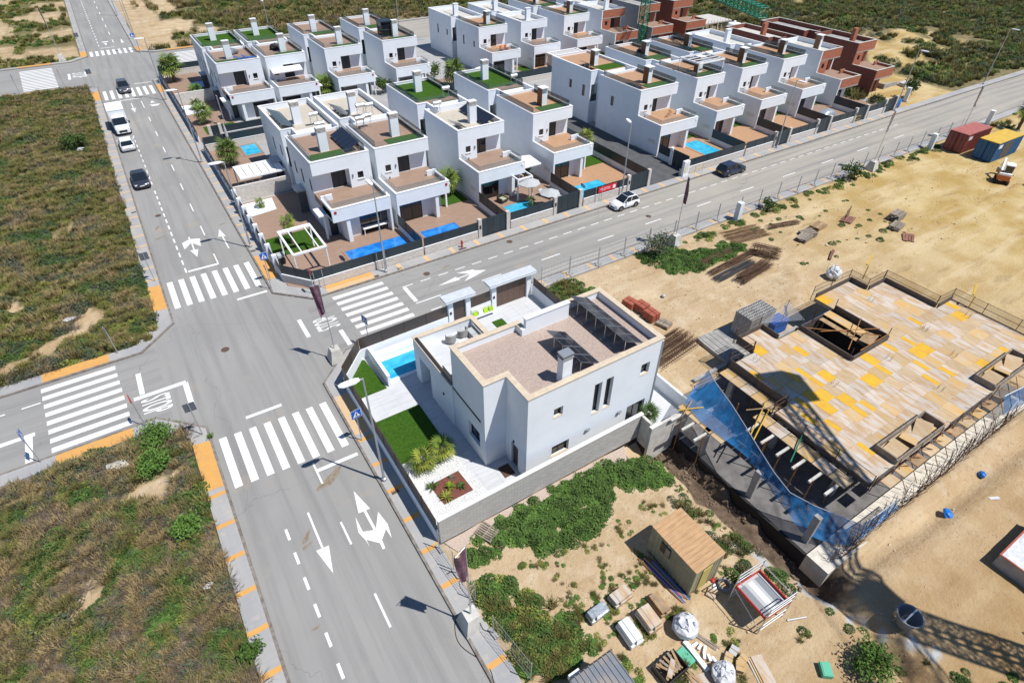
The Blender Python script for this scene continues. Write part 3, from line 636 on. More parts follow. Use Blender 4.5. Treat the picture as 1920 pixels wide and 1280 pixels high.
def solar(label, x0, y0, n_, wd, xh, zh, zl, legs=True, base_z=7.08):
    """row of panels along y; high edge at x0, low edge at x0+xh"""
    s_ = thing('solar_array', label, 'solar panels', (x0,y0,base_z), group='solar arrays on the villa roof')
    zt = zh-base_z; zb = zl-base_z
    for i in range(n_):
        ya, yb = i*wd+.01, (i+1)*wd-.01
        p = MB().poly([(0,ya,zt),(xh,ya,zb),(xh,yb,zb),(0,yb,zt)]); p.poly([(0,yb,zt-.04),(xh,yb,zb-.04),(xh,ya,zb-.04),(0,ya,zt-.04)])
        for a, b_ in (((0,ya),(xh,ya)),((xh,ya),(xh,yb)),((xh,yb),(0,yb)),((0,yb),(0,ya))):
            za = zt if a[0] == 0 else zb; zc = zt if b_[0] == 0 else zb
            p.poly([(a[0],a[1],za-.04),(b_[0],b_[1],zc-.04),(b_[0],b_[1],zc),(a[0],a[1],za)])
        po = p.build('panel', 'solar_cell', s_)
        fr = MB(); dz = zb-zt
        for y_ in (ya, yb-.03): fr.poly([(0,y_,zt+.003),(xh,y_,zb+.003),(xh,y_+.03,zb+.003),(0,y_+.03,zt+.003)])
        for u in (0,.5,.975): fr.poly([(xh*u,ya,zt+dz*u+.003),(xh*u+.025,ya,zt+dz*(u+.02)+.003),(xh*u+.025,yb,zt+dz*(u+.02)+.003),(xh*u,yb,zt+dz*u+.003)])
        fr.build('frame', 'grey_metal', po)
        leg = MB().tube((.06,ya+.1,0),(.06,ya+.1,zt-.06),.028).tube((.06,ya+.1,.1),(xh,ya+.1,zb-.06),.02).tube((.06,ya+.1,.06),(xh*.95,ya+.1,.06),.02); leg.build('bracket', 'alu', s_)
        MB().box(-.25,.35,ya,ya+.2,0,.12).build('ballast_block', 'concrete', s_)
    return s_
solar('long dark solar array of six panels near the far edge of the villa roof', 21.5, 19.95, 6, .98, 1.62, 8.3, 7.5)
solar('shorter dark solar array of four panels behind the villa chimney', 17.95, 19.95, 4, .92, 1.55, 8.25, 7.45)

# boundary walls
bw = thing('boundary_wall', 'pale split-face block wall along the front of the corner villa', 'wall', (7.05,18.4,0))
W = lambda m_, n_, mt: m_.move(-7.05,-18.4).build(n_, mt, bw)
W(MB().box(7.0,22.75,18.4,18.62,.12,2.34), 'block_facing', 'split_face'); W(MB().box(6.97,22.78,18.37,18.65,2.34,2.40), 'coping', 'stone_coping')
W(MB().box(7.0,22.75,18.42,18.60,-1.5,.118), 'tarred_base', 'tar')
W(MB().box(22.55,22.75,17.5,18.36,-.2,2.3), 'return', 'pale_concrete'); W(MB().box(22.57,22.73,17.45,18.36,-1.6,-.21), 'tarred_base', 'tar')
W(MB().box(22.55,27.4,17.28,17.48,-1.6,2.0), 'retaining_wall', 'pale_concrete'); W(MB().box(22.5,23.5,17.25,17.55,2.0,2.08), 'coping', 'stone_coping')
W(MB().box(27.2,27.4,17.5,22.6,-1.5,1.3), 'retaining_wall', 'white_old'); W(MB().box(25.95,27.4,22.6,22.8,-.2,1.3), 'retaining_wall', 'white_old')
bf = thing('boundary_fence', 'white wall with brown metal panels round the villa plot, street side', 'fence', (6.9,18.4,0))
W = lambda m_, n_, mt: m_.move(-6.9,-18.4).build(n_, mt, bf)
def fence_run(p, q, n_, zb=1.15, zt=2.3, wall_th=.16, Wf=None, wallmat='white_render', pan='brown_metal', z0=.05, gap=.012, cap=None, slats=0):
    p = Vector(p); q = Vector(q); d_ = (q-p); Ln = d_.length; d_.normalize(); nrm = Vector((-d_.y, d_.x))
    def P(s_, o): v = p+d_*s_+nrm*o; return (v.x, v.y)
    def slab(s0, s1, o0, o1, za, zc): return MB().prism([P(s0,o0),P(s1,o0),P(s1,o1),P(s0,o1)], za, zc)
    Wf(slab(0,Ln,-wall_th/2,wall_th/2,z0,zb), 'base_wall', wallmat)
    if cap: Wf(slab(-.01,Ln+.01,-wall_th/2-.03,wall_th/2+.03,zb,zb+.05), 'coping', cap)
    for i in range(n_):
        s0, s1 = Ln*i/n_+gap, Ln*(i+1)/n_-gap
        if slats:
            for k in range(slats):
                h = (zt-zb-.08)/slats; Wf(slab(s0,s1,-.015,.015,zb+.08+k*h,zb+.08+k*h+h*.8), 'slat', pan)
        else: Wf(slab(s0,s1,-.02,.02,zb+(.05 if cap else 0),zt), 'fence_panel', pan)
        if i: Wf(slab(s0-gap*2-.02,s0+.02,-.045,.045,zb+(.05 if cap else 0),zt+.01), 'fence_post', pan)
fence_run((6.95,18.66),(6.95,34.05), 8, Wf=W); fence_run((6.95,34.1),(9.15,36.55), 2, Wf=W); fence_run((9.2,36.6),(17.2,36.75), 4, zt=2.25, Wf=W); fence_run((19.45,36.75),(21.5,36.8), 1, zt=2.2, Wf=W); fence_run((26.0,36.6),(26.0,27.2), 5, zb=1.35, zt=2.1, Wf=W)
W(MB().box(9.75,9.95,32.4,36.4,F,1.25), 'pool_screen_wall', 'white_render'); W(MB().box(9.72,9.98,32.37,36.4,1.25,1.29), 'coping', 'white_paint')
def portico(label, x0, x1, y, gw, name, ngate):
    g_ = thing(name, label, 'gate', (x0,y,0))
    for a in (x0, x1-.45): MB().box(a-x0,a-x0+.45,-.22,.22,0,2.75).build('post', 'white_render', g_)
    MB().box(-.35,x1-x0+.35,-.55,.5,2.75,2.95).build('canopy', 'white_render', g_); MB().box(-.38,x1-x0+.38,-.58,.53,2.95,2.99).build('canopy_sheet', 'canopy_sheet', g_)
    a0, a1 = .47, x1-x0-.47
    for i in range(ngate):
        p = MB().box(a0+(a1-a0)*i/ngate+.008,a0+(a1-a0)*(i+1)/ngate-.008,-.05,.05,.2,2.45 if ngate > 2 else 2.3).build('gate_leaf', gw, g_)
    MB().box(.1,.28,-.26,-.22,1.35,1.6).build('intercom', 'dark_frame', g_)
    return g_
portico('white canopied garden gate with dark narrow door behind the villa pool', 17.25, 19.4, 36.8, 'brown_metal', 'garden_gate', 1)
portico('wide brown metal driveway gate under a flat white canopy', 21.6, 25.75, 36.85, 'gate_brown', 'driveway_gate', 5)
# pool of the villa
def pool(label, x0, x1, y0, y1, z, water='pool_water', cop='white_paint', steps=False):
    p = thing('swimming_pool', label, 'pool', (x0,y0,0))
    MB().box(-.25,x1-x0+.25,-.25,0,z-.05,z+.05).box(-.25,x1-x0+.25,y1-y0,y1-y0+.25,z-.05,z+.05).box(-.25,0,0,y1-y0,z-.05,z+.05).box(x1-x0,x1-x0+.25,0,y1-y0,z-.05,z+.05).build('coping', cop, p)
    MB().box(0,x1-x0,0,y1-y0,z-.1,z+.02).build('water', water, p)
    if steps:
        for k in range(3): MB().box(.1+.45*k,.5+.45*k,.15,y1-y0-.15,z-.05,z+.024).build('step', 'pool_tile', p)
    return p
pool('turquoise rectangular pool between the villa wing and its rear fence', 10.2, 16.6, 33.05, 35.35, F+.02)
MB().box(10.0,17.0,35.62,36.3,F,F+.45).build('bench_wall', 'white_render', bf, loc=(-6.9,-18.4,0))
# small things on the villa plot
mt_o = MB().box(12.75,13.55,20.35,21.3,F+.006,F+.03).build('doormat', 'mat_brown'); tag(mt_o, 'brown doormat lying in front of the villa entrance door', 'doormat')
tag(MB().box(-.28,.28,-.1,.1,0,.12).build('hose_reel', 'litter_green', loc=(8.0,19.1,F+.04), rz=.35), 'small green plastic case on white gravel by the front wall', 'case')
def armchair(label, x, y, z, rz):
    a = thing('armchair', label, 'chair', (x,y,z), rz, 'wicker armchairs on the villa roof terrace')
    pr_ = [(.36*math.cos(q), .36*math.sin(q)) for q in [R(v) for v in range(-20,201,22)]]
    out_ = [(p[0]*1.15,p[1]*1.15) for p in pr_]; b_ = MB()
    for i in range(len(pr_)-1): b_.prism([pr_[i],out_[i],out_[i+1],pr_[i+1]], .15, .62+.2*math.sin(math.pi*i/(len(pr_)-1)))
    b_.build('backrest', 'wicker', a); MB().lathe([(.30,.0),(.34,.36),(.30,.38)], 14).build('base', 'wicker', a); MB().lathe([(.30,.38),(.32,.44),(.24,.48)], 14).build('seat_cushion', 'fabric_grey', a)
    return a
armchair('grey wicker armchair on the roof terrace, the one nearer the pool', 14.7, 31.2, 3.325, R(150)); armchair('grey wicker armchair on the roof terrace, beside the sofa', 15.8, 31.35, 3.325, R(190))
sf = thing('garden_sofa', 'grey garden sofa in the far corner of the villa roof terrace', 'sofa', (16.45,30.55,3.325)); MB().box(-.3,.25,-.9,.9,.0,.38).build('seat', 'wicker', sf); MB().box(.25,.36,-.9,.9,0,.75).build('backrest', 'wicker', sf)
for k in range(2): MB().box(-.28,.22,-.85+.88*k,-.02+.88*k,.38,.5).build('cushion', 'fabric_grey', sf)
tb = thing('low_table', 'small pale low table between the roof terrace chairs', 'table', (15.3,30.35,3.325)); MB().box(-.3,.3,-.3,.3,.36,.4).build('table_top', 'white_paint', tb)
for a in (-.25,.22):
    for c_ in (-.25,.22): MB().box(a,a+.04,c_,c_+.04,0,.36).build('leg', 'white_paint', tb)
bn = thing('garden_bench', 'white bench with lime green cushions against the villa rear wall', 'bench', (20.4,36.25,F)); MB().box(-1.0,1.0,-.3,.3,.3,.38).build('seat', 'white_paint', bn); MB().box(-1.0,1.0,.24,.32,.38,.9).build('backrest', 'white_paint', bn)
for a in (-.9,.86): MB().box(a,a+.06,-.26,.26,0,.3).build('leg', 'white_paint', bn)
for k, a in enumerate((-.95,-.42,.1,.62)): MB().obox((a+.2,.0,.55), (.40,.42,.12), 0, 0, R(55)).build('cushion', 'lime_fabric' if k != 1 else 'white_paint', bn)
# ------------------------------------------------------------------ terraced villas
def roof_kit(h, w, y0, y1, z, roof, chim, solar_, tanks, rail, B, chx=None):
    t_ = .22
    fl = {'deck':'deck','orange':'deck_orange','gravel':'pale_gravel','grass':'turf','bare':'concrete','screed':'pale_concrete'}[roof]
    B(MB().box(t_,w-t_,y0+t_,y1-t_,z-.2,z), 'roof', fl)
    if roof in ('deck','orange'): B(MB().box(w*.34,w-t_-.02,y0+t_+.12,y0+2.7,z,z+.035), 'turf_strip', 'turf')
    if roof == 'grass': B(MB().box(t_,w-t_,y0+t_,y0+1.6,z,z+.02), 'roof_border', 'deck')
    if rail:
        for a in ((t_+.05,t_+.08,y0+.4,y1-.4),(w-t_-.08,w-t_-.05,y0+.4,y1-.4)): B(MB().box(a[0],a[1],a[2],a[3],z,z+.95), 'glass_rail', 'glass_rail')
        B(MB().box(t_+.1,w-t_-.1,y0+t_+.05,y0+t_+.08,z,z+.9), 'glass_rail', 'front_rail')
    if chim:
        cx = chx if chx is not None else w*.52; cy = y0+(2.9 if roof != 'grass' else (y1-y0)*.55)
        c_ = B(MB().box(cx,cx+.95,cy,cy+.6,z,z+2.1), 'chimney', 'brick_red' if chim == 'brick' else 'white_render')
        if chim == 'louvre':
            for k in range(3): B(MB().box(cx-.04,cx+.99,cy-.04,cy+.64,z+2.1+.14*k,z+2.17+.14*k), 'cowl_slat', 'stone_clad', c_)
            B(MB().box(cx+.1,cx+.85,cy+.1,cy+.5,z+2.1,z+2.5), 'flue', 'dark_frame', c_); B(MB().box(cx-.05,cx+1.0,cy-.05,cy+.65,z+2.5,z+2.58), 'cap', 'white_paint', c_)
        if chim == 'brown':
            B(MB().box(cx-.06,cx-.002,cy-.25,cy+.75,z,z+2.05), 'side_panel', 'slab_brown', c_); B(MB().box(cx-.12,cx+1.0,cy-.3,cy+.8,z+2.1,z+2.18), 'cap', 'white_paint', c_)
        if chim == 'plain': B(MB().box(cx-.06,cx+1.01,cy-.06,cy+.66,z+2.1,z+2.18), 'cap', 'white_paint', c_)
    for sx_, n_, dr in solar_:
        for k in range(n_):
            ya = y0+1.2+k*1.05; dx = 1.0*dr
            p_ = MB(); A_, B_ = (sx_,z+.95), (sx_+dx*1.5,z+.3)
            q = [(A_[0],ya,A_[1]),(B_[0],ya,B_[1]),(B_[0],ya+1.0,B_[1]),(A_[0],ya+1.0,A_[1])]
            if dr < 0: q.reverse()
            p_.poly(q).poly([(a,b_,c-.03) for a,b_,c in reversed(q)])
            po = B(p_, 'solar_panel', 'solar_cell'); B(MB().tube((A_[0],ya+.1,z),(A_[0],ya+.1,A_[1]-.03),.025).tube((A_[0],ya+.1,A_[1]-.05),(B_[0],ya+.1,B_[1]-.04),.02), 'bracket', 'alu', po)
    for k, (tx_, ty_) in enumerate(tanks):
        tk = B(MB().tube((tx_-.5,ty_,z+1.35),(tx_+.5,ty_,z+1.35),.26,12), 'water_tank', 'alu', smooth=False)
        B(MB().tube((tx_-.4,ty_-.2,z),(tx_-.4,ty_,z+1.1),.02).tube((tx_-.4,ty_+.4,z),(tx_-.4,ty_,z+1.1),.02).tube((tx_+.4,ty_-.2,z),(tx_+.4,ty_,z+1.1),.02).tube((tx_+.4,ty_+.4,z),(tx_+.4,ty_,z+1.1),.02), 'stand', 'galvanised', tk)

def front_house(label, x, y, w=6.2, flip=False, roof='deck', chim='louvre', solar_=(), tanks=(), rail=True, finish='white', west=(), extra=None, pergola=False, far=(), porch=(), shutter=True, depth=8.6, zt=7.4, awning=False):
    h = thing('house', label, 'house', (x,y,0)); t_ = .22; mir = w if flip else None
    def B(m_, n_, mt_, par=None, **k):
        if flip: m_.mirror(w)
        return m_.build(n_, mt_, par or h, **k)
    side = {'white':'white_render','brickfront':'white_render','brick':'brick_red_shaded','block':'brick_grey'}[finish]; fr = {'white':'white_render','brickfront':'brick_red','brick':'brick_red','block':'brick_red'}[finish]
    z0 = -.1; bd = 4.6
    lw = MB().wall('y', 0, depth, 0, t_, z0, zt, [o for o in west]); lw.box(0,t_,-bd,0,z0,4.15); B(lw, 'side_wall', side)
    B(MB().wall('y', .9, depth, w-t_, w, z0, zt, list(far)), 'side_wall', side)
    for a in far: window(h, 'y', a[0],a[1],a[2],a[3], w-.01, 1, mir=mir)
    for py in porch:
        B(MB().box(w+.02,w+1.0,py,py+1.9,2.55,2.72), 'porch_canopy', 'zinc'); B(MB().box(w+.02,w+.9,py,py+.25,0,2.55), 'porch_pier', 'dark_stone'); B(MB().box(w+.01,w+.07,py+.5,py+1.5,.1,2.3), 'side_entrance', 'anthracite')
    B(MB().box(t_,w-t_,depth-t_,depth,3,zt), 'rear_wall', side)
    fwl = MB().wall('x', t_, 2.45, 0, t_, 3.2, 6.0, [(.95,1.6,4.65,5.4)]); fwl.box(2.45-t_,2.45,t_,.9,3.2,6.0); fwl.wall('x', 2.45, w-t_, .9, 1.1, 3.2, 6.0, [(2.6,4.2,3.8,5.8)])
    B(fwl, 'front_wall', fr)
    B(MB().box(t_,w,0,t_,6.0,zt).box(w-t_,w,t_,.9,6.0,zt), 'roof_band', fr)
    B(MB().box(t_,w-t_,t_,depth-t_,6.0,6.2), 'ceiling', 'white_render' if finish == 'white' else 'concrete')
    if finish != 'white': B(MB().box(t_-.01,w+.02,-.02,t_,5.86,6.02).box(t_-.01,w+.02,-bd-.02,-bd+t_,2.6,2.78), 'lintel', 'concrete')
    cop = MB()
    for a in ((-.03,t_+.03,t_+.03,depth+.02),(w-t_-.03,w+.03,t_+.03,depth+.02),(-.03,w+.03,-.03,t_+.03)): cop.box(a[0],a[1],a[2],a[3],zt,zt+.05)
    B(cop, 'coping', 'white_paint' if finish == 'white' else 'pale_concrete')
    # ground floor and balcony
    gf = MB().wall('x', t_, w-1.2, -3.5, -3.3, z0, 3.0, [(.95,3.3,.1,2.3)]); gf.box(w-1.4,w-1.2,-3.3,0,z0,3.0); gf.box(w-1.2,w,-2.1,-1.9,z0,2.9); gf.box(w-t_,w,-1.9,.9,z0,3.0); B(gf, 'ground_floor_wall', fr if finish != 'brickfront' else 'white_render')
    B(MB().box(t_,w,-bd+t_,.9,3.0,3.8), 'balcony_floor', 'deck' if roof != 'orange' and roof != 'grass' else 'deck_orange')
    B(MB().box(t_,w,-bd,-bd+t_,2.75,4.15).box(w-t_,w,-bd+t_,-1.6,2.75,4.15).box(w-1.2,w,-1.6,-1.4,3.8,4.4), 'balcony_parapet', fr)
    B(MB().box(-.03,w+.03,-bd-.03,-bd+t_+.03,4.15,4.19).box(-.03,t_+.03,-bd+t_+.03,-.03,4.15,4.19).box(w-t_-.03,w+.03,-bd+t_+.03,-1.4,4.15,4.19), 'coping', 'white_paint' if finish == 'white' else 'pale_concrete')
    if finish == 'white':
        B(MB().box(t_+.05,t_+.08,-bd+t_+.1,-.1,3.8,4.75), 'glass_rail', 'clear_rail'); B(MB().box(w-t_-.1,w-t_-.07,-bd+t_+.1,-1.7,3.8,4.75), 'glass_rail', 'clear_rail')
        B(MB().box(t_+.1,w-t_-.12,-bd+t_+.06,-bd+t_+.09,3.8,4.75), 'glass_rail', 'clear_rail')
        B(MB().box(t_,.95,-3.56,-3.502,0,2.75), 'stone_facing', 'dark_stone' if x < 30 else 'stone_clad')
        B(MB().prism([(w-1.75,-4.5),(w-1.35,-4.5),(w-1.2,-3.5),(w-1.75,-3.5)], z0, 2.75), 'pillar', 'white_render')
        B(MB().box(w-.15,w+.95,-2.9,-1.0,2.85,3.02), 'porch_canopy', 'white_paint')
        B(MB().box(w+.3,w+.5,-2.8,-2.6,0,2.85), 'porch_post', 'white_render')
        B(MB().box(w-1.0,w-.2,-2.16,-2.102,.1,2.2), 'front_door', 'anthracite'); wall_light(h, 2.15, -.06, 5.15, 0, 0, mir); wall_light(h, 1.3, -.04, 3.9, 0, 0, mir) if not flip else None
        B(MB().box(w-.5,w-.25,-bd-.05,-bd-.002,3.7,3.95), 'alarm_box', 'red_paint' if x < 30 else 'white_paint')
    window(h, 'x', .95,1.6,4.65,5.4, .12, -1, sill=('white_paint',.2) if finish == 'white' else None, mir=mir)
    window(h, 'x', 2.6,4.2,3.82,5.8, .97, -1, mull=1, pane='anthracite' if shutter else 'window_glass', name='balcony_door', mir=mir)
    window(h, 'x', .95,3.3,.12,2.3, -3.42, -1, mull=1, name='patio_door', mir=mir)
    if finish == 'white': B(MB().box(-.03,-.002,-3.9,-2.6,1.5,2.0), 'vent_grille', 'stone_coping')
    for a in west: window(h, 'y', a[0],a[1],a[2],a[3], .01, -1, mir=mir)
    if awning:
        B(MB().poly([(.4,-.05,5.75),(.4,-1.3,5.35),(5.0,-1.3,5.35),(5.0,-.05,5.75)]).poly([(.4,-1.3,5.35),(.4,-1.3,5.2),(5.0,-1.3,5.2),(5.0,-1.3,5.35)]), 'awning', 'white_paint')
    roof_kit(h, w, 0, depth, 7.1 if roof in ('deck','orange','grass') and finish == 'white' else 6.75, roof, chim, solar_, tanks, rail and finish == 'white', B)
    if pergola:
        for a in (.3,w-.4):
            for c_ in (.5,4.2): B(MB().box(a,a+.1,c_,c_+.1,7.1,9.25), 'pergola_post', 'white_paint')
        B(MB().box(.25,w-.25,.45,.6,9.1,9.3).box(.25,w-.25,4.15,4.3,9.1,9.3).box(.25,.4,.6,4.15,9.1,9.3).box(w-.4,w-.25,.6,4.15,9.1,9.3), 'pergola_frame', 'white_paint')
        for k in range(3): B(MB().box(.4,w-.4,1.2+.9*k,1.28+.9*k,9.15,9.25), 'pergola_slat', 'white_paint')
    return h

def back_house(label, x, y, w=6.2, flip=False, roof='gravel', chim='louvre', solar_=(), tanks=(), rail=False, finish='white', west=(), gap=2.0, depth=9.7, zt=7.4, porch=False):
    h = thing('house', label, 'house', (x,y,0)); t_ = .22; z0 = -.1; mir = w if flip else None
    def B(m_, n_, mt_, par=None, **k):
        if flip: m_.mirror(w)
        return m_.build(n_, mt_, par or h, **k)
    side = {'white':'white_render','brickfront':'white_render','brick':'brick_red_shaded','block':'brick_grey'}[finish]
    B(MB().wall('y', 0, depth, 0, t_, z0, zt, list(west)), 'side_wall', side); B(MB().box(w-t_,w,-gap,depth,z0,zt), 'side_wall', side)
    B(MB().box(t_,w-t_,depth-t_,depth,z0,zt), 'rear_wall', side)
    B(MB().box(t_,1.5,0,t_,5.5,zt), 'return_band', side); B(MB().box(t_,1.5,0,t_,z0,3.1).box(t_,1.3,t_,2.2,2.9,3.1), 'return_wall', side)
    B(MB().box(1.3,1.5,-gap,0,z0,zt).box(1.5,w-t_,0,t_,6.0,7.0).box(1.3,1.5,t_,2.4,3.1,5.9), 'link_wall', side)
    B(MB().box(t_,1.25,.02,.06,3.1,4.1), 'balcony_rail', 'anthracite')
    window(h, 'y', .6,1.8,3.12,5.3, 1.28, -1, name='side_door', mir=mir)
    B(MB().box(-.03,t_+.03,-.03,depth+.03,zt,zt+.05).box(w-t_-.03,w+.03,-gap,depth+.03,zt,zt+.05).box(t_+.03,w-t_-.03,depth-t_-.03,depth+.03,zt,zt+.05).box(t_+.03,1.5,-.03,t_+.03,zt,zt+.05).box(1.27,1.53,-gap,-.03,zt,zt+.05), 'coping', 'white_paint' if finish == 'white' else 'pale_concrete')
    B(MB().box(1.5,w-t_,-gap,0,6.55,6.75), 'link_roof', 'stone_coping' if finish == 'white' else 'concrete')
    for a in west: window(h, 'y', a[0],a[1],a[2],a[3], .01, -1, mir=mir)
    if porch:
        for py in porch:
            B(MB().box(-1.0,-.02,py,py+1.9,2.55,2.72), 'porch_canopy', 'zinc'); B(MB().box(-.9,-.02,py,py+.25,0,2.55), 'porch_pier', 'dark_stone'); B(MB().box(-.07,-.01,py+.5,py+1.5,.1,2.3), 'front_door', 'anthracite')
    roof_kit(h, w, 0, depth, 7.1 if roof in ('deck','orange','grass') and finish == 'white' else 6.75, roof, chim, solar_, tanks, rail and finish == 'white', B, chx=w*.38)
    return h
Y1, Y2 = 59.3, 101.6
wW = ((1.5,2.1,3.9,5.2),(3.9,4.5,3.6,5.2),(6.2,6.7,3.9,5.2))
front_house('left half of the white pair of houses at the street corner, pergola in its garden', 13.75, Y1, 6.35, True, 'deck', 'louvre', [(.5,5,1)], [(2.6,7.6)], far=((1.2,1.7,3.9,5.2),(4.0,4.6,3.7,5.3),(6.4,7.0,3.9,5.3)), porch=(4.6,))
front_house('right half of the white corner pair, turf strip and white chimney on its roof', 20.75, Y1, 6.3, False, 'deck', 'louvre', (), [(2.2,7.3),(1.2,6.9)])
front_house('white house with gravel roof and solar panels above a garden with two parasols', 30.8, Y1, 6.25, False, 'gravel', 'louvre', [(5.7,6,-1),(.4,2,1)], [(1.5,8.0)], False, shutter=False)
front_house('white house with bare orange roof deck above the garden with the red sign', 41.2, Y1, 6.0, False, 'orange', 'brown', (), (), True)
front_house('white house right of the dark driveway, bicycle balcony above the small blue pool', 58.6, Y1, 6.9, False, 'orange', 'brown', [(.5,3,1)], (), True, west=((5.2,5.8,4.0,5.3),))
front_house('white house with a white roof pergola, second right of the driveway', 69.2, Y1, 5.7, False, 'orange', 'brown', [(.4,3,1)], (), True, pergola=True)
front_house('white house third right of the driveway, dark balcony cabinet', 78.55, Y1, 5.75, False, 'orange', 'brown', [(.4,3,1)], (), True)
front_house('white house behind the silver covered car', 87.95, Y1, 5.75, False, 'orange', 'brown', [(.4,3,1)], (), True)
front_house('half finished house with white side wall and bare red brick front by the street', 97.5, Y1, 5.4, False, 'screed', 'brown', (), (), False, 'brickfront')
front_house('unfinished red brick house at the far right end of the street row', 107.3, Y1, 5.3, False, 'bare', 'brick', (), (), False, 'brick')
YB1 = Y1+10.6
back_house('white house with gravel roof and solar panels on its street edge, back of corner pair', 13.75, YB1, 6.35, False, 'gravel', 'louvre', [(.5,6,1)], [(4.4,1.4)], west=((1.5,2.1,3.9,5.2),(4.6,5.2,3.6,5.2)), porch=(3.4,))
back_house('white house with pale gravel roof and two water tanks, back of corner pair', 20.75, YB1, 6.3, False, 'gravel', 'louvre', [(.5,4,1)], [(4.2,1.2),(3.2,1.5)])
back_house('white house whose roof terrace is green turf, behind the gravel roofed house', 30.8, YB1, 6.25, False, 'grass', 'louvre', (), [(4.6,1.0)], True)
back_house('white house with turf roof terrace, behind the house with the orange deck', 41.2, YB1, 6.0, False, 'grass', 'louvre', (), [(4.6,1.0)], True)
back_house('white house with timber roof table, back right of the dark driveway', 58.6, YB1, 6.9, False, 'orange', 'brown', [(.6,3,1)], (), False, west=((4.4,5.0,4.0,5.2),(1.2,1.8,3.6,5.2)))
back_house('white house with dark roof furniture, behind the roof pergola house', 69.2, YB1, 5.7, False, 'orange', 'brown', [(.5,3,1)], (), True)
back_house('white house with solar rack, behind the third house right of driveway', 78.55, YB1, 5.75, False, 'orange', 'brown', [(.5,4,1)], (), True)
back_house('white house with bare pale roof, behind the silver covered car house', 87.95, YB1, 5.75, False, 'screed', 'plain', (), (), False)
back_house('brick trimmed house with bare pale roof and brick chimney, behind the half finished house', 97.5, YB1, 5.4, False, 'screed', 'brick', (), (), False, 'brick')
back_house('unfinished red brick shell behind the last brick house', 107.3, YB1, 5.3, False, 'bare', None, (), (), False, 'brick')
# second row
front_house('white house at the far street corner with blue roof loungers', 13.3, Y2, 6.4, True, 'deck', 'louvre', (), (), far=((1.2,1.7,3.9,5.2),(4.0,4.6,3.7,5.3),(6.4,7.0,3.9,5.3)), porch=(4.6,))
front_house('white house with white awning, second from the far street corner', 20.4, Y2, 6.2, False, 'deck', 'louvre', (), (), awning=True)
front_house('white house third from the far street corner, big palm on its left', 29.7, Y2, 6.2, False, 'deck', 'louvre', (), ())
front_house('white house fourth from the far street corner, dark glass kiosk on the roof', 39.6, Y2, 6.3, False, 'deck', 'louvre', (), ())
front_house('white house with white garden parasol and orange chairs on the balcony', 58.1, Y2, 6.1, False, 'orange', 'brown', [(.4,2,1)], (), True, shutter=False, west=((1.6,2.1,3.9,4.9),(5.5,6.0,3.6,5.2)))
front_house('white house with air conditioners on a gravel roof, right of the parasol house', 67.2, Y2, 6.0, False, 'screed', 'plain', [(.4,3,1)], (), False)
front_house('white house second right of the parasol house, behind the white terrace frame', 77.2, Y2, 6.2, False, 'orange', 'brown', [(.4,2,1)], (), True)
front_house('white sided house with raw brick front in the second row', 86.6, Y2, 6.0, False, 'screed', 'plain', (), (), False, 'brickfront')
front_house('grey block and brick house shell beside the green crane', 96.4, Y2, 6.0, False, 'bare', None, (), (), False, 'block')
front_house('dark red brick house shell right of the green crane', 106.2, Y2, 6.0, False, 'bare', None, (), (), False, 'brick')
YB2 = Y2+10.6
back_house('white house with two green turf squares on its roof, far street corner rear', 13.3, YB2, 6.4, False, 'grass', 'louvre', (), (), True, west=wW, porch=(3.4,))
back_house('white house with bright turf roof, second at the far street corner rear', 20.4, YB2, 6.2, False, 'grass', 'louvre', (), (), True)
back_house('white house with brown roof deck, third along the far rear row', 29.7, YB2, 6.2, False, 'deck', 'louvre', (), (), True)
back_house('white house with red roof chairs, fourth along the far rear row', 39.6, YB2, 6.3, False, 'deck', 'louvre', (), (), True)
back_house('tall white house with a flat pale roof behind the parasol house', 58.1, YB2, 6.1, False, 'screed', 'plain', [(.5,3,1)], (), False, west=((1.6,2.1,3.9,4.9),(5.5,6.0,3.6,5.2)))
back_house('white house with pale roof, rear row right of the tall white house', 67.2, YB2, 6.0, False, 'screed', 'plain', [(.5,3,1)], (), False)
back_house('white house with brown chimney slab, rear row near the brick shells', 77.2, YB2, 6.2, False, 'orange', 'brown', [(.5,2,1)], (), True)
back_house('white house with bare roof, rear row behind the raw brick front', 86.6, YB2, 6.0, False, 'screed', 'brick', (), (), False)
back_house('red brick house shell, rear row behind the green crane', 96.4, YB2, 6.0, False, 'bare', 'brick', (), (), False, 'brick')

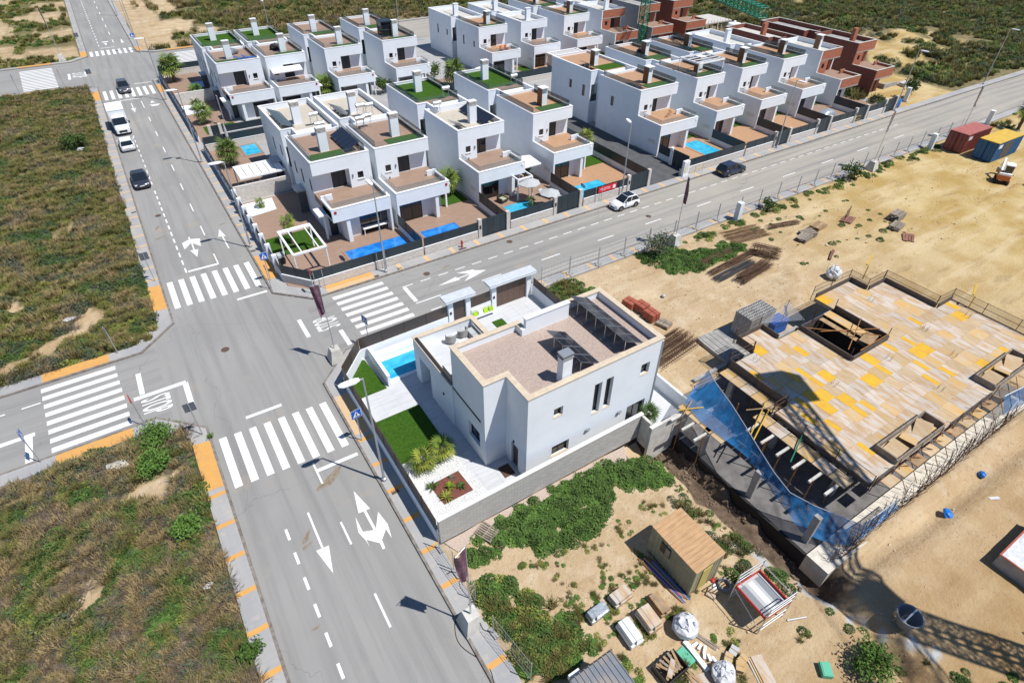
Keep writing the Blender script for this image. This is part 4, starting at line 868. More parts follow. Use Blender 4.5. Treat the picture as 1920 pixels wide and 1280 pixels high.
# ------------------------------------------------------------------ gardens, walls and gates of the row
lane = MB().box(6.95,106.6,48.32,129,-.14,.04).build('housing_ground', 'pavement'); tag(lane, kind='structure')
ground_patch('driveway', [(51.6,48.4),(58.4,48.4),(58.4,88),(51.6,88)], .06, 'asphalt_dark')
GZ = .12
def deck_area(x0,x1,y0,y1,mt='deck'): return ground_patch('garden_deck', [(x0,y0),(x1,y0),(x1,y1),(x0,y1)], GZ, mt, th=.06)
def lawn(x0,x1,y0,y1): return ground_patch('lawn', [(x0,y0),(x1,y0),(x1,y1),(x0,y1)], GZ+.05, 'turf', th=.045)
def street_wall(label, x0, x1, gate, y=48.5, n_=4, zt=1.95, zb=.95, side=None, box=False):
    g_ = thing('garden_wall', label, 'wall', (x0,y,0)); Wf = lambda m_, n2, mt_: m_.move(-x0,-y).build(n2, mt_, g_)
    a, b_ = x0, x1
    if gate: a0, a1 = gate; b_ = a0-.42 if a0 > x0+1 else x1; a = a1+.4 if a0 <= x0+1 else x0
    fence_run((a,y),(b_,y), n_, zb, zt, .22, Wf, 'stone_clad', 'anthracite', cap='white_paint')
    if gate:
        for px_ in (a0-.4, a1): Wf(MB().box(px_,px_+.4,y-.2,y+.2,.0,2.25), 'pillar', 'stone_clad')
        Wf(MB().box(a0-.3,a0-.1,y-.24,y-.2,1.2,1.6), 'meter_box', 'dark_frame')
        for k in range(4):
            s0 = a0+(a1-a0)*k/4; Wf(MB().box(s0+.012,s0+(a1-a0)/4-.012,y-.04,y+.04,.1,2.15), 'gate_panel', 'anthracite')
    if side:
        for (p, q, n3) in side: fence_run(p, q, n3, .8, 1.95, .16, Wf, 'white_old', 'anthracite')
    return g_
g1 = thing('garden_wall', 'dark fenced stone wall around the street corner garden with the pergola', 'wall', (7.05,48.5,0)); Wf1 = lambda m_, n2, mt_: m_.move(-7.05,-48.5).build(n2, mt_, g1)
fence_run((9.25,48.5),(20.55,48.5), 6, .95, 1.95, .22, Wf1, 'stone_clad', 'anthracite', cap='white_paint'); fence_run((7.1,51.2),(9.2,48.55), 2, .95, 1.95, .22, Wf1, 'stone_clad', 'anthracite', cap='white_paint')
fence_run((7.1,70.4),(7.1,51.3), 9, .75, 1.85, .2, Wf1, 'white_old', 'anthracite', slats=6); fence_run((20.6,54.6),(20.6,48.7), 3, .8, 1.95, .16, Wf1, 'white_old', 'anthracite')
for k in range(8): y_ = 52.9+2.35*k; Wf1(MB().box(6.88,7.32,y_,y_+.4,0,2.05), 'pillar', 'white_render')
street_wall('stone and dark panel garden wall with gate, second plot from the corner', 20.7, 30.9, (27.4,30.5), n_=3)
street_wall('stone and dark panel garden wall with gate below the two parasols', 31.1, 40.9, (37.2,40.4), n_=3, side=[((30.7,54.6),(30.7,48.7),3)])
w3 = street_wall('dark garden wall with gate carrying the red sign', 41.1, 51.4, (48.1,51.0), n_=3, side=[((40.8,54.6),(40.8,48.7),3),((51.5,66),(51.5,48.75),7)])
street_wall('garden wall beside the driveway with a dark side gate and meter cabinet', 56.7, 68.6, None, n_=5, side=[((58.5,54.4),(58.5,51.6),1)])
street_wall('garden wall with gate, second right of the driveway', 68.9, 78.1, (75.0,77.7), n_=3, side=[((68.75,54.4),(68.75,48.7),2)])
street_wall('garden wall with gate, third right of the driveway', 78.4, 87.5, (84.4,87.0), n_=3, side=[((78.25,54.4),(78.25,48.7),2)])
street_wall('garden wall with gate in front of the silver covered car', 87.8, 96.8, (93.8,96.3), n_=3, side=[((87.65,54.4),(87.65,48.7),2)])
street_wall('garden wall in front of the half finished house', 97.1, 104.6, (101.6,104.2), n_=2, side=[((96.95,54.4),(96.95,48.7),2)])
# red sign on the third wall
sg = MB().box(43.2,45.9,48.36,48.40,1.15,1.85).move(-41.1,-48.5).build('sign_board', 'sign_red', w3); text_mesh('sign_lettering', 'PILOTO', .42, 'white_paint', w3, (3.1,-.146,1.5), (R(90),0,0), (1.05,1,1))
MB().prism([(0,0),(.42,0),(.42,.36),(.21,.5),(0,.36)], 0, .01).build('sign_emblem', 'white_paint', w3, loc=(4.25,-.144,1.27)).rotation_euler = (R(90),0,0)
mc = thing('meter_cabinet', 'white electricity cabinet with yellow warning mark at the driveway', 'cabinet', (57.2,48.15,.1)); MB().box(-.45,.45,-.2,.2,0,2.0).build('housing', 'white_paint', mc); MB().box(-.32,.32,-.215,-.2,.5,1.75).build('door', 'stone_coping', mc); MB().prism([(-.3,0),(-.05,0),(-.28,.75)], 0, .01).build('warning_mark', 'plate_yellow', mc, loc=(0,-.216,.55)).rotation_euler = (R(90),0,0)
sgt = thing('side_gate', 'dark metal side gate and white pier on the driveway edge', 'gate', (58.3,48.7,0)); MB().box(-.15,.15,2.9,3.3,0,2.3).build('pier', 'white_render', sgt)
for k in range(3): MB().box(-.04,.04,.1+.93*k,.98+.93*k,.1,2.2).build('gate_panel', 'anthracite', sgt)
# decks and lawns
deck_area(7.2,20.5,48.7,69.8); deck_area(20.7,30.6,48.7,59.3); deck_area(30.8,40.7,48.7,59.3,'deck'); deck_area(40.9,51.4,48.7,59.3,'deck_orange')
deck_area(58.6,68.6,48.7,59.3,'deck_orange'); deck_area(68.9,78.1,48.7,59.3,'deck_orange'); deck_area(78.4,87.5,48.7,59.3,'deck_orange'); deck_area(87.8,96.8,48.7,59.3,'deck'); deck_area(97.1,104.5,48.7,59.3,'deck')
deck_area(7.2,13.7,70.7,88.0); deck_area(7.2,13.2,92.2,128,'deck'); deck_area(26.8,30.6,70,87); deck_area(36.2,51,86,88,'deck'); deck_area(46.2,57.8,92.2,101); deck_area(64.6,106,92.4,101.5,'deck_orange')
lawn(7.6,12.5,55.8,59.9); lawn(27.2,30.4,56.8,62); lawn(47.5,51.2,56.8,61.8); lawn(65.8,68.4,57.0,60.5); lawn(75.2,78,56.6,60.5); lawn(84.6,87.4,56.6,60.5); lawn(94,96.7,56.5,60); lawn(9.0,12.4,78.4,80.6); lawn(8.6,12.9,94.5,97.8); lawn(47,51.5,92.6,96.2); lawn(26.8,29.2,97,101); lawn(64.8,67,96,100); lawn(83.6,86.4,95,100)
ground_patch('white_bed', [(7.5,65.9),(10.6,66.3),(10.9,69.4),(7.5,69.3)], GZ+.06, 'white_render', th=.05); ground_patch('white_bed', [(7.5,104.5),(10.9,104.8),(10.8,109.4),(7.5,109.2)], GZ+.06, 'white_render', th=.05)
pool('deep blue pool behind the corner garden wall', 13.9, 20.2, 49.2, 53.2, GZ, 'pool_blue', 'deck'); pool('deep blue narrow pool in the second garden from the corner', 22.2, 26.4, 49.2, 52.8, GZ, 'pool_blue', 'deck')
pool('turquoise pool with steps beside the two parasols', 33.0, 36.6, 49.2, 53.0, GZ, 'pool_water', 'deck', True); pool('turquoise pool behind the red sign', 42.3, 47.0, 49.3, 53.0, GZ, 'pool_water', 'deck_orange')
pool('bright blue square pool right of the dark driveway', 64.5, 67.5, 51.0, 55.8, GZ, 'pool_water', 'deck_orange'); pool('turquoise pool with pale step by the inner garden palm', 11.5, 13.5, 83.8, 87.6, GZ, 'pool_water', 'deck'); pool('blue pool at the far corner garden', 11.0, 13.0, 118, 122, GZ, 'pool_blue', 'deck')
# walls between the gardens along the side street
sw = thing('garden_wall', 'stone wall and dark fence along the side street, inner garden', 'wall', (7.05,70.6,0)); Wf2 = lambda m_, n2, mt_: m_.move(-7.05,-70.6).build(n2, mt_, sw)
fence_run((7.1,88.2),(7.1,70.9), 8, .75, 1.85, .2, Wf2, 'white_old', 'anthracite', slats=6); fence_run((7.2,70.6),(13.6,70.6), 1, 1.9, 1.95, .25, Wf2, 'stone_clad', 'white_paint'); fence_run((7.2,88.4),(28.5,88.4), 9, .9, 1.9, .2, Wf2, 'stone_clad', 'anthracite', cap='white_paint')
fence_run((36.5,88.4),(51,88.4), 6, .9, 1.9, .2, Wf2, 'stone_clad', 'anthracite', cap='white_paint')
sw2 = thing('garden_wall', 'pale wall and dark fence along the side street, far garden', 'wall', (7.05,91.8,0)); Wf3 = lambda m_, n2, mt_: m_.move(-7.05,-91.8).build(n2, mt_, sw2)
fence_run((7.1,128.4),(7.1,92.0), 15, .75, 1.85, .2, Wf3, 'white_old', 'anthracite', slats=6); fence_run((10.4,91.8),(28.5,91.8), 7, .9, 1.9, .2, Wf3, 'stone_clad', 'anthracite', cap='white_paint'); fence_run((7.2,110),(13.0,110), 1, 1.9, 1.95, .25, Wf3, 'stone_clad', 'white_paint')
fence_run((7.2,128.5),(57,128.5), 12, .9, 1.9, .2, Wf3, 'stone_clad', 'anthracite', cap='white_paint')
for a in (8.6,10.0): Wf3(MB().box(a,a+.4,91.6,92.0,0,2.25), 'pillar', 'stone_clad')
for k in range(2): Wf3(MB().box(9.02+.48*k,9.48+.48*k,91.76,91.84,.1,2.1), 'gate_panel', 'anthracite')
sw3 = thing('garden_wall', 'dark fence and pale wall in front of the parasol house row', 'wall', (46,91.8,0)); Wf4 = lambda m_, n2, mt_: m_.move(-46,-91.8).build(n2, mt_, sw3)
fence_run((46.2,91.8),(106,91.8), 26, .8, 1.95, .2, Wf4, 'stone_clad', 'anthracite', cap='white_paint')
# pergola in the corner garden
pg = thing('pergola', 'white open frame pergola over turf in the corner garden', 'pergola', (8.45,50.9,GZ))
for a, c_ in ((0,0),(3.1,0),(0,5.0),(3.1,5.0)): MB().box(a,a+.12,c_,c_+.12,0,2.45).build('post', 'white_paint', pg)
MB().box(-.05,3.27,-.05,.17,2.45,2.62).build('beam', 'white_paint', pg); MB().box(-.05,3.27,4.75,5.25,2.45,2.62).build('beam', 'white_paint', pg); MB().box(-.05,.15,.17,4.75,2.45,2.62).build('beam', 'white_paint', pg); MB().box(3.07,3.27,.17,4.75,2.45,2.62).build('beam', 'white_paint', pg)
for a in (.85,2.5): MB().box(a,a+.1,.17,4.75,2.48,2.6).build('slat', 'white_paint', pg)
pr2 = thing('lean_to_roof', 'white ribbed lean-to roof over the inner garden of the corner pair', 'canopy', (8.3,71.0,GZ))
for k in range(6): MB().box(.05+.86*k,.83+.86*k,.0,3.6,2.35,2.42).build('roof_panel', 'white_paint', pr2)
MB().box(0,5.2,3.6,3.75,2.3,2.5).box(0,5.2,-.15,0,2.3,2.5).build('beam', 'white_paint', pr2)
for a in (0,5.05): MB().box(a,a+.12,3.6,3.72,0,2.3).build('post', 'white_paint', pr2)
pg2 = thing('pergola', 'white terrace frame in the garden below the second row', 'pergola', (69.5,92.6,GZ))
for a in (0,6.6):
    for c_ in (0,3.6): MB().box(a,a+.12,c_,c_+.12,0,2.7).build('post', 'white_paint', pg2)
MB().box(-.1,6.8,-.1,.2,2.7,2.9).box(-.1,6.8,3.5,3.8,2.7,2.9).box(-.1,.2,.2,3.5,2.7,2.9).box(6.5,6.8,.2,3.5,2.7,2.9).build('beam', 'white_paint', pg2)
for k in range(4): MB().box(.2,6.5,.6+.7*k,.75+.7*k,2.72,2.86).build('slat', 'white_paint', pg2)
# garden furniture
dt = thing('dining_table', 'long white table with chairs under the corner house balcony', 'table', (16.9,55.2,GZ)); MB().box(0,2.9,0,1.0,.72,.77).build('table_top', 'white_paint', dt)
for a in (.05,2.78):
    for c_ in (.05,.88): MB().box(a,a+.07,c_,c_+.07,0,.72).build('leg', 'white_paint', dt)
for k in range(3):
    c0 = thing('garden_chair', ('white chair at the long white table, left one','white chair at the long white table, middle one','white chair at the long white table, right one')[k], 'chair', (17.35+.9*k,56.5,GZ), group='chairs at the long white table')
    MB().box(-.22,.22,-.22,.22,.42,.46).build('seat', 'white_paint', c0); MB().box(-.22,.22,.2,.24,.46,.95).build('backrest', 'white_paint', c0)
    for a in (-.2,.16):
        for c_ in (-.2,.16): MB().box(a,a+.04,c_,c_+.04,0,.42).build('leg', 'white_paint', c0)
def parasol(label, x, y, r, col, h=2.3):
    p = thing('parasol', label, 'parasol', (x,y,GZ)); MB().lathe([(.3,0),(.3,.06),(.04,.08)], 12).build('base', 'concrete', p); MB().tube((0,0,.05),(0,0,h+.25),.025).build('pole', 'grey_metal', p)
    c_ = MB()
    for i in range(8):
        a0, a1 = 2*math.pi*i/8, 2*math.pi*(i+1)/8; c_.poly([(0,0,h+.35),(r*math.cos(a0),r*math.sin(a0),h-.12),(r*math.cos(a1),r*math.sin(a1),h-.12)]); c_.poly([(r*math.cos(a1),r*math.sin(a1),h-.18),(r*math.cos(a0),r*math.sin(a0),h-.18),(0,0,h+.30)])
    c_.build('canopy', col, p); return p
parasol('larger pale grey garden parasol, nearer the house', 36.5, 53.0, 1.35, 'fabric_grey'); parasol('smaller pale grey parasol close to the dark gate', 37.4, 50.1, 1.2, 'fabric_grey', 2.0); parasol('white parasol in the garden left of the orange balcony', 55.0, 94.5, 1.7, 'white_paint', 2.6)
tw = thing('porch_roof', 'white tent-like canopy over the side passage by the parasol garden', 'canopy', (37.15,55.2,GZ)); MB().poly([(0,0,3.0),(3.0,.6,2.7),(3.2,3.4,2.7),(0,3.6,3.0)]).poly([(0,3.6,2.85),(3.2,3.4,2.55),(3.0,.6,2.55),(0,0,2.85)]).poly([(0,0,2.85),(3.0,.6,2.55),(3.0,.6,2.7),(0,0,3.0)]).build('sheet', 'white_paint', tw)
MB().box(-2.0,.1,-1.9,-1.75,2.6,2.75).box(0,.12,-1.75,0,2.6,2.75).box(-2.0,-1.85,-1.75,0,2.6,2.75).build('frame', 'white_paint', tw)
for a, c_ in ((0,-1.9),(-2.0,-1.9)): MB().box(a,a+.12,c_,c_+.12,0,2.6).build('post', 'white_paint', tw)
def lounger(label, x, y, rz, col='fabric_grey', group=None, z=GZ):
    l = thing('sun_lounger', label, 'lounger', (x,y,z), rz, group); MB().box(-.33,.33,-.95,.35,.28,.36).build('seat', col, l); MB().obox((0,.62,.52), (.66,.75,.07), 0, 0, R(32)).build('backrest', col, l)
    for a in (-.3,.26):
        for c_ in (-.9,.25): MB().box(a,a+.04,c_,c_+.04,0,.28).build('leg', 'grey_metal', l)
lounger('grey sun lounger beside the parasols, nearer the house', 38.7, 52.6, R(20)); lounger('grey sun lounger beside the parasols, nearer the fence', 39.6, 51.8, R(20))
bs = thing('garden_sofa', 'dark garden armchair with green cushion below the white canopy', 'chair', (33.6,54.2,GZ), R(15)); MB().box(-.45,.45,-.4,.4,.1,.36).build('seat', 'dark_frame', bs); MB().box(-.45,.45,.4,.52,.1,.8).build('backrest', 'dark_frame', bs); MB().box(-.38,.38,-.36,.36,.36,.46).build('cushion', 'cushion', bs); MB().box(-.5,-.4,-.4,.4,.1,.58).box(.4,.5,-.4,.4,.1,.58).build('armrest', 'dark_frame', bs)
tp = thing('storage_cover', 'black tarpaulin covered furniture at the corner garden fence', 'tarpaulin', (9.0,50.4,GZ)); MB().blob((.2,0,.3),.9,.5,.55,4,12,7,.2).build('tarpaulin', 'black_plastic', tp)
ac = thing('grill', 'grey garden grill with black body next to the pergola', 'grill', (7.9,54.4,GZ)); MB().box(-.3,.3,-.35,.35,.3,.85).build('body', 'black_plastic', ac); MB().box(-.33,.33,-.38,.38,.85,1.1).build('lid', 'fabric_grey', ac)
for a in (-.28,.22): MB().box(a,a+.06,-.3,.3,0,.3).build('leg', 'grey_metal', ac)
bk = thing('cargo_cover', 'silver covered car parked in a front garden', 'car', (90.9,51.6,GZ), R(4))
sec = []
for u, hz, wz in ((-2.15,.35,.6),(-2.0,.75,.85),(-1.2,.98,.92),(-.6,1.4,.9),(.8,1.45,.9),(1.6,1.05,.92),(2.05,.75,.85),(2.2,.35,.6)):
    sec.append([(u,-wz,.05),(u,-wz*.98,hz*.55),(u,-wz*.7,hz*.95),(u,-wz*.3,hz),(u,wz*.3,hz),(u,wz*.7,hz*.95),(u,wz*.98,hz*.55),(u,wz,.05)])
MB().loft(sec).build('cover', 'silver_cover', bk, smooth=True)
kk = thing('roof_kiosk', 'dark framed glass kiosk on a far roof terrace', 'kiosk', (42.0,Y2+4.4,7.1)); MB().box(-.9,.9,-.9,.9,0,2.3).build('glazing', 'window_glass', kk); MB().box(-1.1,1.1,-1.1,1.1,2.3,2.45).build('roof', 'anthracite', kk)
for a in (-.95,.85):
    for c_ in (-.95,.85): MB().box(a,a+.1,c_,c_+.1,0,2.3).build('post', 'dark_frame', kk)
for lb, x, y, z in (('dark covered furniture on the far corner roof deck',16.8,Y2+5.6,7.1),('dark covered furniture on the second far roof deck',23.4,Y2+5.0,7.1),('black covered furniture on a roof right of the driveway',72.3,YB1+4.5,7.1)):
    q = thing('covered_furniture', lb, 'tarpaulin', (x,y,z)); MB().blob((0,0,.35),1.0,.6,.55,int(x),12,7,.15).build('tarpaulin', 'grey_metal' if x < 20 else 'black_plastic', q)
for k in range(2): lounger(('blue sun lounger on the far corner roof, left one','blue sun lounger on the far corner roof, right one')[k], 17.2+1.1*k, Y2+1.0, R(80), 'blue_cloth', 'blue roof loungers', 7.14)
for k, x in enumerate((60.4,61.6)): 
    q = thing('garden_chair', ('orange cushioned chair on the balcony above the white parasol, nearer one','orange cushioned chair on the balcony above the white parasol, farther one')[k], 'chair', (x+.8,98.6+.3*k,3.8), R(30)); MB().box(-.3,.3,-.3,.3,.15,.42).build('seat', 'orange_cloth', q); MB().box(-.3,.3,.3,.4,.15,.85).build('backrest', 'orange_cloth', q)
bc = thing('bicycle', 'small bicycle standing on the balcony right of the driveway', 'bicycle', (62.8,57.6,3.8), R(20))
for a in (-.5,.5):
    rim = MB(); pts = [(a+.3*math.cos(2*math.pi*i/14),0,.3+.3*math.sin(2*math.pi*i/14)) for i in range(15)]; rim.path(pts,.02,4); rim.build('wheel', 'tyre', bc)
MB().tube((-.5,0,.3),(-.1,0,.75),.02).tube((-.1,0,.75),(.35,0,.75),.02).tube((.35,0,.75),(.5,0,.3),.02).tube((-.1,0,.3),(.35,0,.75),.02).tube((-.1,0,.3),(-.15,0,.85),.02).tube((.35,0,.75),(.33,0,1.0),.02).build('frame', 'orange_cloth', bc); MB().box(-.28,-.02,-.06,.06,.85,.9).build('saddle', 'black_plastic', bc)
# ------------------------------------------------------------------ the concrete building under construction
bd = thing('construction_building', 'half built concrete building with plywood formwork deck on top', 'building', (25.2,5.0,0))
D = lambda m_, n_, mt_, par=None, **k: (m_.move(-25.2,-5.0) and m_.build(n_, mt_, par or bd, **k))
D(MB().box(25.26,53,6.21,20.2,-.5,-.22), 'ground_slab', 'wet_concrete'); D(MB().box(25.05,25.25,6.22,17.6,-1.55,-.2), 'foundation_wall', 'tar')
D(MB().box(25.0,50,4.75,6.2,-1.5,.02), 'foundation_wall', 'ledge'); D(MB().box(25.25,30.2,17.3,17.6,-.9,.2).box(30.2,53,20.2,20.5,-.9,.25), 'rear_wall', 'concrete')
for x, y in ((25.5,15.1),(25.6,10.9),(25.9,6.9),(30.2,17.2),(30.2,12.9),(30.2,8.2),(35.6,18.8),(35.6,12.9),(35.6,7.6),(41.5,12.9),(41.5,7.6),(47.3,19.4),(47.3,12.9),(47.3,7.6),(52.3,12.9),(52.3,7.6)):
    D(MB().box(x-.15,x+.15,y-.2,y+.2,-.22,2.72 if x > 29 else 2.3), 'column', 'concrete')
ZD = 3.0
rects_ = [(29.8,31.1,6.5,13.4),(31.1,33.7,6.5,18.3),(33.7,36.5,6.5,20.0),(36.5,39.0,6.5,18.3),(39.0,43.7,6.5,13.8),(43.7,48.6,6.5,20.3),(48.6,51.1,6.5,18.6),(51.1,53.4,6.5,14.0)]
jr = MB()
for a in rects_: jr.box(a[0],a[1],a[2],a[3],ZD-.30,ZD-.028)
deck_o = D(jr, 'deck_beams', 'ply_grey')
inside = lambda x, y: any(a[0] <= x <= a[1] and a[2] <= y <= a[3] for a in rects_)
pm = {}
def panel(w_, l_, mt_, x, y):
    k = (round(w_,2), round(l_,2), mt_)
    if k not in pm: pm[k] = MB().box(0,w_-.012,0,l_-.04,-.027,0).build('formwork_panel', mt_, bd); o = pm[k]
    else: o = inst(pm[k], bd, (0,0,0))
    o.location = (x-25.2+.01, y-5.0, ZD+random.uniform(-.003,.004)); o.rotation_euler = (0,0,random.uniform(-.004,.004))
pr = random.Random(11); ny_ = 6.5; cnt = 0
for a in rects_:
    nx_ = max(1, round((a[1]-a[0])/1.0)); wx = (a[1]-a[0])/nx_; nyk = max(1, round((a[3]-a[2])/1.15)); ly = (a[3]-a[2])/nyk
    for i in range(nx_):
        for j in range(nyk):
            x, y = a[0]+i*wx, a[2]+j*ly; u = pr.random(); cnt += 1
            if u < .16:
                panel(wx/2, ly, 'ply_yellow' if pr.random() < .55 else 'ply_ochre', x, y); panel(wx/2, ly, 'ply_grey', x+wx/2, y)
            else: panel(wx, ly, 'ply_grey' if u < .66 else 'ply' if u < .84 else 'ply_ochre' if u < .955 else 'ply_yellow', x, y)
# edge boards
for a in ((31.05,31.15,13.4,18.3,0),(33.66,33.74,18.4,20.0,0),(36.46,36.54,18.4,20.0,0),(38.95,39.05,13.8,18.3,0),(43.65,43.75,13.9,18.4,0),(48.55,48.65,18.7,20.3,0),(51.05,51.15,14.1,18.6,0),(53.36,53.46,6.5,14.0,0),(33.74,36.46,19.95,20.05,1),(43.8,48.55,20.25,20.35,1),(48.7,51.05,18.56,18.66,1),(51.2,53.36,13.95,14.05,1),(39.05,43.65,13.75,13.85,1),(29.75,29.85,6.5,13.4,0),(29.85,32.4,6.44,6.52,1),(38.9,44.4,6.44,6.52,1)):
    D(MB().box(a[0],a[1],a[2],a[3],ZD-.28,ZD+(.42 if a[0] > 31 and a[2] > 7 else .05)), 'edge_board', 'formwork_dark')
for x0, x1 in ((32.5,38.0),(44.6,50.0)):
    D(MB().box(x0,x1,7.85,7.95,ZD,ZD+.5).box(x0,x0+.1,6.6,7.85,ZD,ZD+.5).box(x1-.1,x1,6.6,7.85,ZD,ZD+.5).box(x0,x1,6.5,6.6,ZD,ZD+.4), 'parapet_mould', 'timber_grey')
    for k in range(3): D(MB().obox((x0+1.0+k*1.6,7.2,ZD+.18), (1.3,1.0,.03), .2*k, .35 if k % 2 else -.3), 'loose_board', 'ply' if k != 1 else 'ply_ochre')
# stairwell: dark opening with planks and rails across
D(MB().box(39.1,43.6,13.9,18.4,-.1,-.02), 'stair_pit_floor', 'tar'); D(MB().box(38.9,39.0,13.9,18.5,-.1,2.7).box(43.7,43.8,13.9,18.5,-.1,2.7).box(39,43.7,18.5,18.6,-.1,2.9), 'stair_wall', 'formwork_dark')
for y, mt_ in ((17.9,'ply_ochre'),(17.2,'formwork_dark')): D(MB().obox((42.9,16.4+.3*(y-17),ZD-.1), (.9,3.8,.05), .0), 'plank', mt_) if y > 17.5 else D(MB().obox((42.0,16.3,ZD-.25), (.5,4.2,.05)), 'plank', 'timber')
for p_, q_ in (((39.2,14.4,3.6),(43.6,16.2,3.6)),((39.2,16.8,3.7),(43.6,14.6,3.6)),((39.3,18.0,3.2),(43.5,14.2,3.2)),((40,13.9,3.5),(43.8,13.9,3.5))): D(MB().tube(p_,q_,.035), 'guard_rail', 'prop_orange')
for x, y in ((39.1,18.4),(41,18.5),(43.6,18.4),(43.7,13.9),(39.0,14.0)): D(MB().tube((x,y,2.7),(x,y,4.1),.03), 'guard_post', 'rebar')
D(MB().obox((42.4,14.6,ZD+.12),(1.6,.9,.1),.2), 'pallet_board', 'timber'); 
# starter bars through the deck
for x, y in ((35.6,12.9),(41.5,12.4),(47.3,12.9),(35.6,7.9),(41.5,8.6),(47.3,17.5),(52.0,12.0),(33.0,17.6),(46,10)):
    mb = MB()
    for a in (-.12,.12):
        for c_ in (-.15,.15): mb.tube((x+a,y+c_,ZD),(x+a*1.2,y+c_*1.1,ZD+.45),.018,4)
    D(mb, 'starter_bars', 'galvanised')
# working platform, cross beams and props on the near side
for k in range(6): D(MB().box(28.55+.0,29.0+.55,7.2+1.15*k,8.3+1.15*k,2.66,2.71), 'platform_board', ('ply','ply_grey','ply_ochre')[k % 3])
for k in range(5): D(MB().box(29.95,31.0,13.6+.95*k,14.5+.95*k,2.7,2.75), 'platform_board', ('ply','ply_ochre','ply_grey')[k % 3])
for k in range(4): D(MB().box(25.3,26.6,13.8+1.0*k,14.7+1.0*k,2.25,2.30), 'platform_board', ('ply','ply_ochre')[k % 2])
for y in (13.5,12.3,11.1,9.9,8.7,7.6): D(MB().box(27.3,30.2,y-.08,y+.08,2.48,2.62), 'cross_beam', 'pale_concrete')
for y in (17.1,16.1,15.0): D(MB().box(24.1,26.4,y-.07,y+.07,2.05,2.2), 'cross_beam', 'pale_concrete')
for x, y in [(27.5,13.4),(27.6,12.2),(27.5,11.0),(27.6,9.8),(27.5,8.6),(29.3,12.8),(29.3,10.4),(29.2,8.0),(24.9,16.9),(24.9,14.9),(28.8,15.5),(28.9,17),(33,8),(33,10.5),(33,13),(38.5,8),(38.5,10.5),(44.4,8),(44.4,10.5),(31.5,16)]:
    D(MB().tube((x,y,-1.2 if x < 25.2 else -.22),(x+.05,y,2.6 if x > 26 else 2.1),.04,6), 'prop', 'prop_orange')
for k, (p_, q_) in enumerate((((27.0,13.0,2.9),(30.2,14.4,2.9)),((26.8,12.6,2.85),(30.0,13.9,2.85)),((27.4,10.2,2.8),(29.9,11.2,3.0)),((28.4,14.6,3.0),(30.5,13.6,3.0)),((25.0,17.4,2.4),(26.6,16.6,2.5)),((25.0,16.9,2.4),(26.4,17.5,2.5)))):
    D(MB().tube(p_, q_, .045), 'loose_pole', 'prop_yellow' if k in (0,1,4) else 'crane_green' if k == 2 else 'timber')
# guard rails with wire net round the deck
for k, (p_, q_) in enumerate((((53.5,6.5),(53.5,14.1)),((53.5,14.1),(51.2,14.2)),((51.3,14.2),(51.3,18.8)),((51.2,18.8),(48.7,18.8)),((48.7,18.8),(48.7,20.5)),((48.7,20.5),(43.7,20.6)),((36.5,20.2),(33.6,20.2)),((33.6,20.1),(33.6,18.4)),((33.5,18.4),(31.0,18.5)),((31.0,18.5),(31.0,13.5)),((31.0,13.5),(29.7,13.5)),((29.65,13.5),(29.65,6.4)),((29.7,6.3),(44,6.3)))):
    p_ = Vector((*p_,0)); q_ = Vector((*q_,0)); n_ = max(1, int((q_-p_).length/2.3)); mb = MB()
    for i in range(n_+1): c_ = p_+(q_-p_)*(i/n_); mb.tube((c_.x,c_.y,2.6),(c_.x,c_.y,4.05),.028,5)
    for z in ((3.5,4.0) if k < 12 else (3.1,)): mb.tube((p_.x,p_.y,z),(q_.x,q_.y,z),.022,5)
    D(mb, 'guard_rail', 'rebar')
    if k < 7: D(MB().poly([(p_.x,p_.y,3.0),(q_.x,q_.y,3.0),(q_.x,q_.y,3.95),(p_.x,p_.y,3.95)]), 'wire_net', 'net_mesh')
for x, y in ((50.2,20.0),(53.4,12.6)): D(MB().obox((x+.9,y+.5,4.2),(1.9,.12,.1),.35).tube((x,y,2.8),(x,y,4.2),.04), 'davit', 'prop_yellow')
# starter bars standing along the street-side foundation wall
mb = MB(); pr = random.Random(5)
for k in range(210):
    x = 25.6+k*.105+pr.uniform(-.04,.04); le = pr.uniform(.9,2.0); mb.tube((x,4.98+pr.uniform(-.05,.25),-.05),(x+pr.uniform(-.35,.7),5.0+pr.uniform(-.35,.55),-.05+le),.016,3,cap=False)
for k in range(26): x = 25.8+k*.85; z = pr.uniform(.3,1.1); mb.tube((x,5.0,z),(x+pr.uniform(.6,1.8),5.0+pr.uniform(-.2,.3),z+pr.uniform(-.1,.3)),.014,3,cap=False)
tag(D(mb, 'starter_bars', 'rebar'), kind='stuff')
for k in range(13): x = 32.8+1.25*k; D(MB().tube((x,6.4,ZD-.1),(x+.5,5.4,1.0),.03).tube((x+.2,6.35,ZD-.05),(x+.9,6.0,ZD-.4),.035), 'raking_strut', ('timber','prop_orange','rebar')[k % 3])
for k in range(9): x = 31+1.5*k; D(MB().box(x,x+1.1,5.75,6.4,ZD-.42,ZD-.37), 'platform_board', ('ply','ply_ochre','timber')[k % 3])
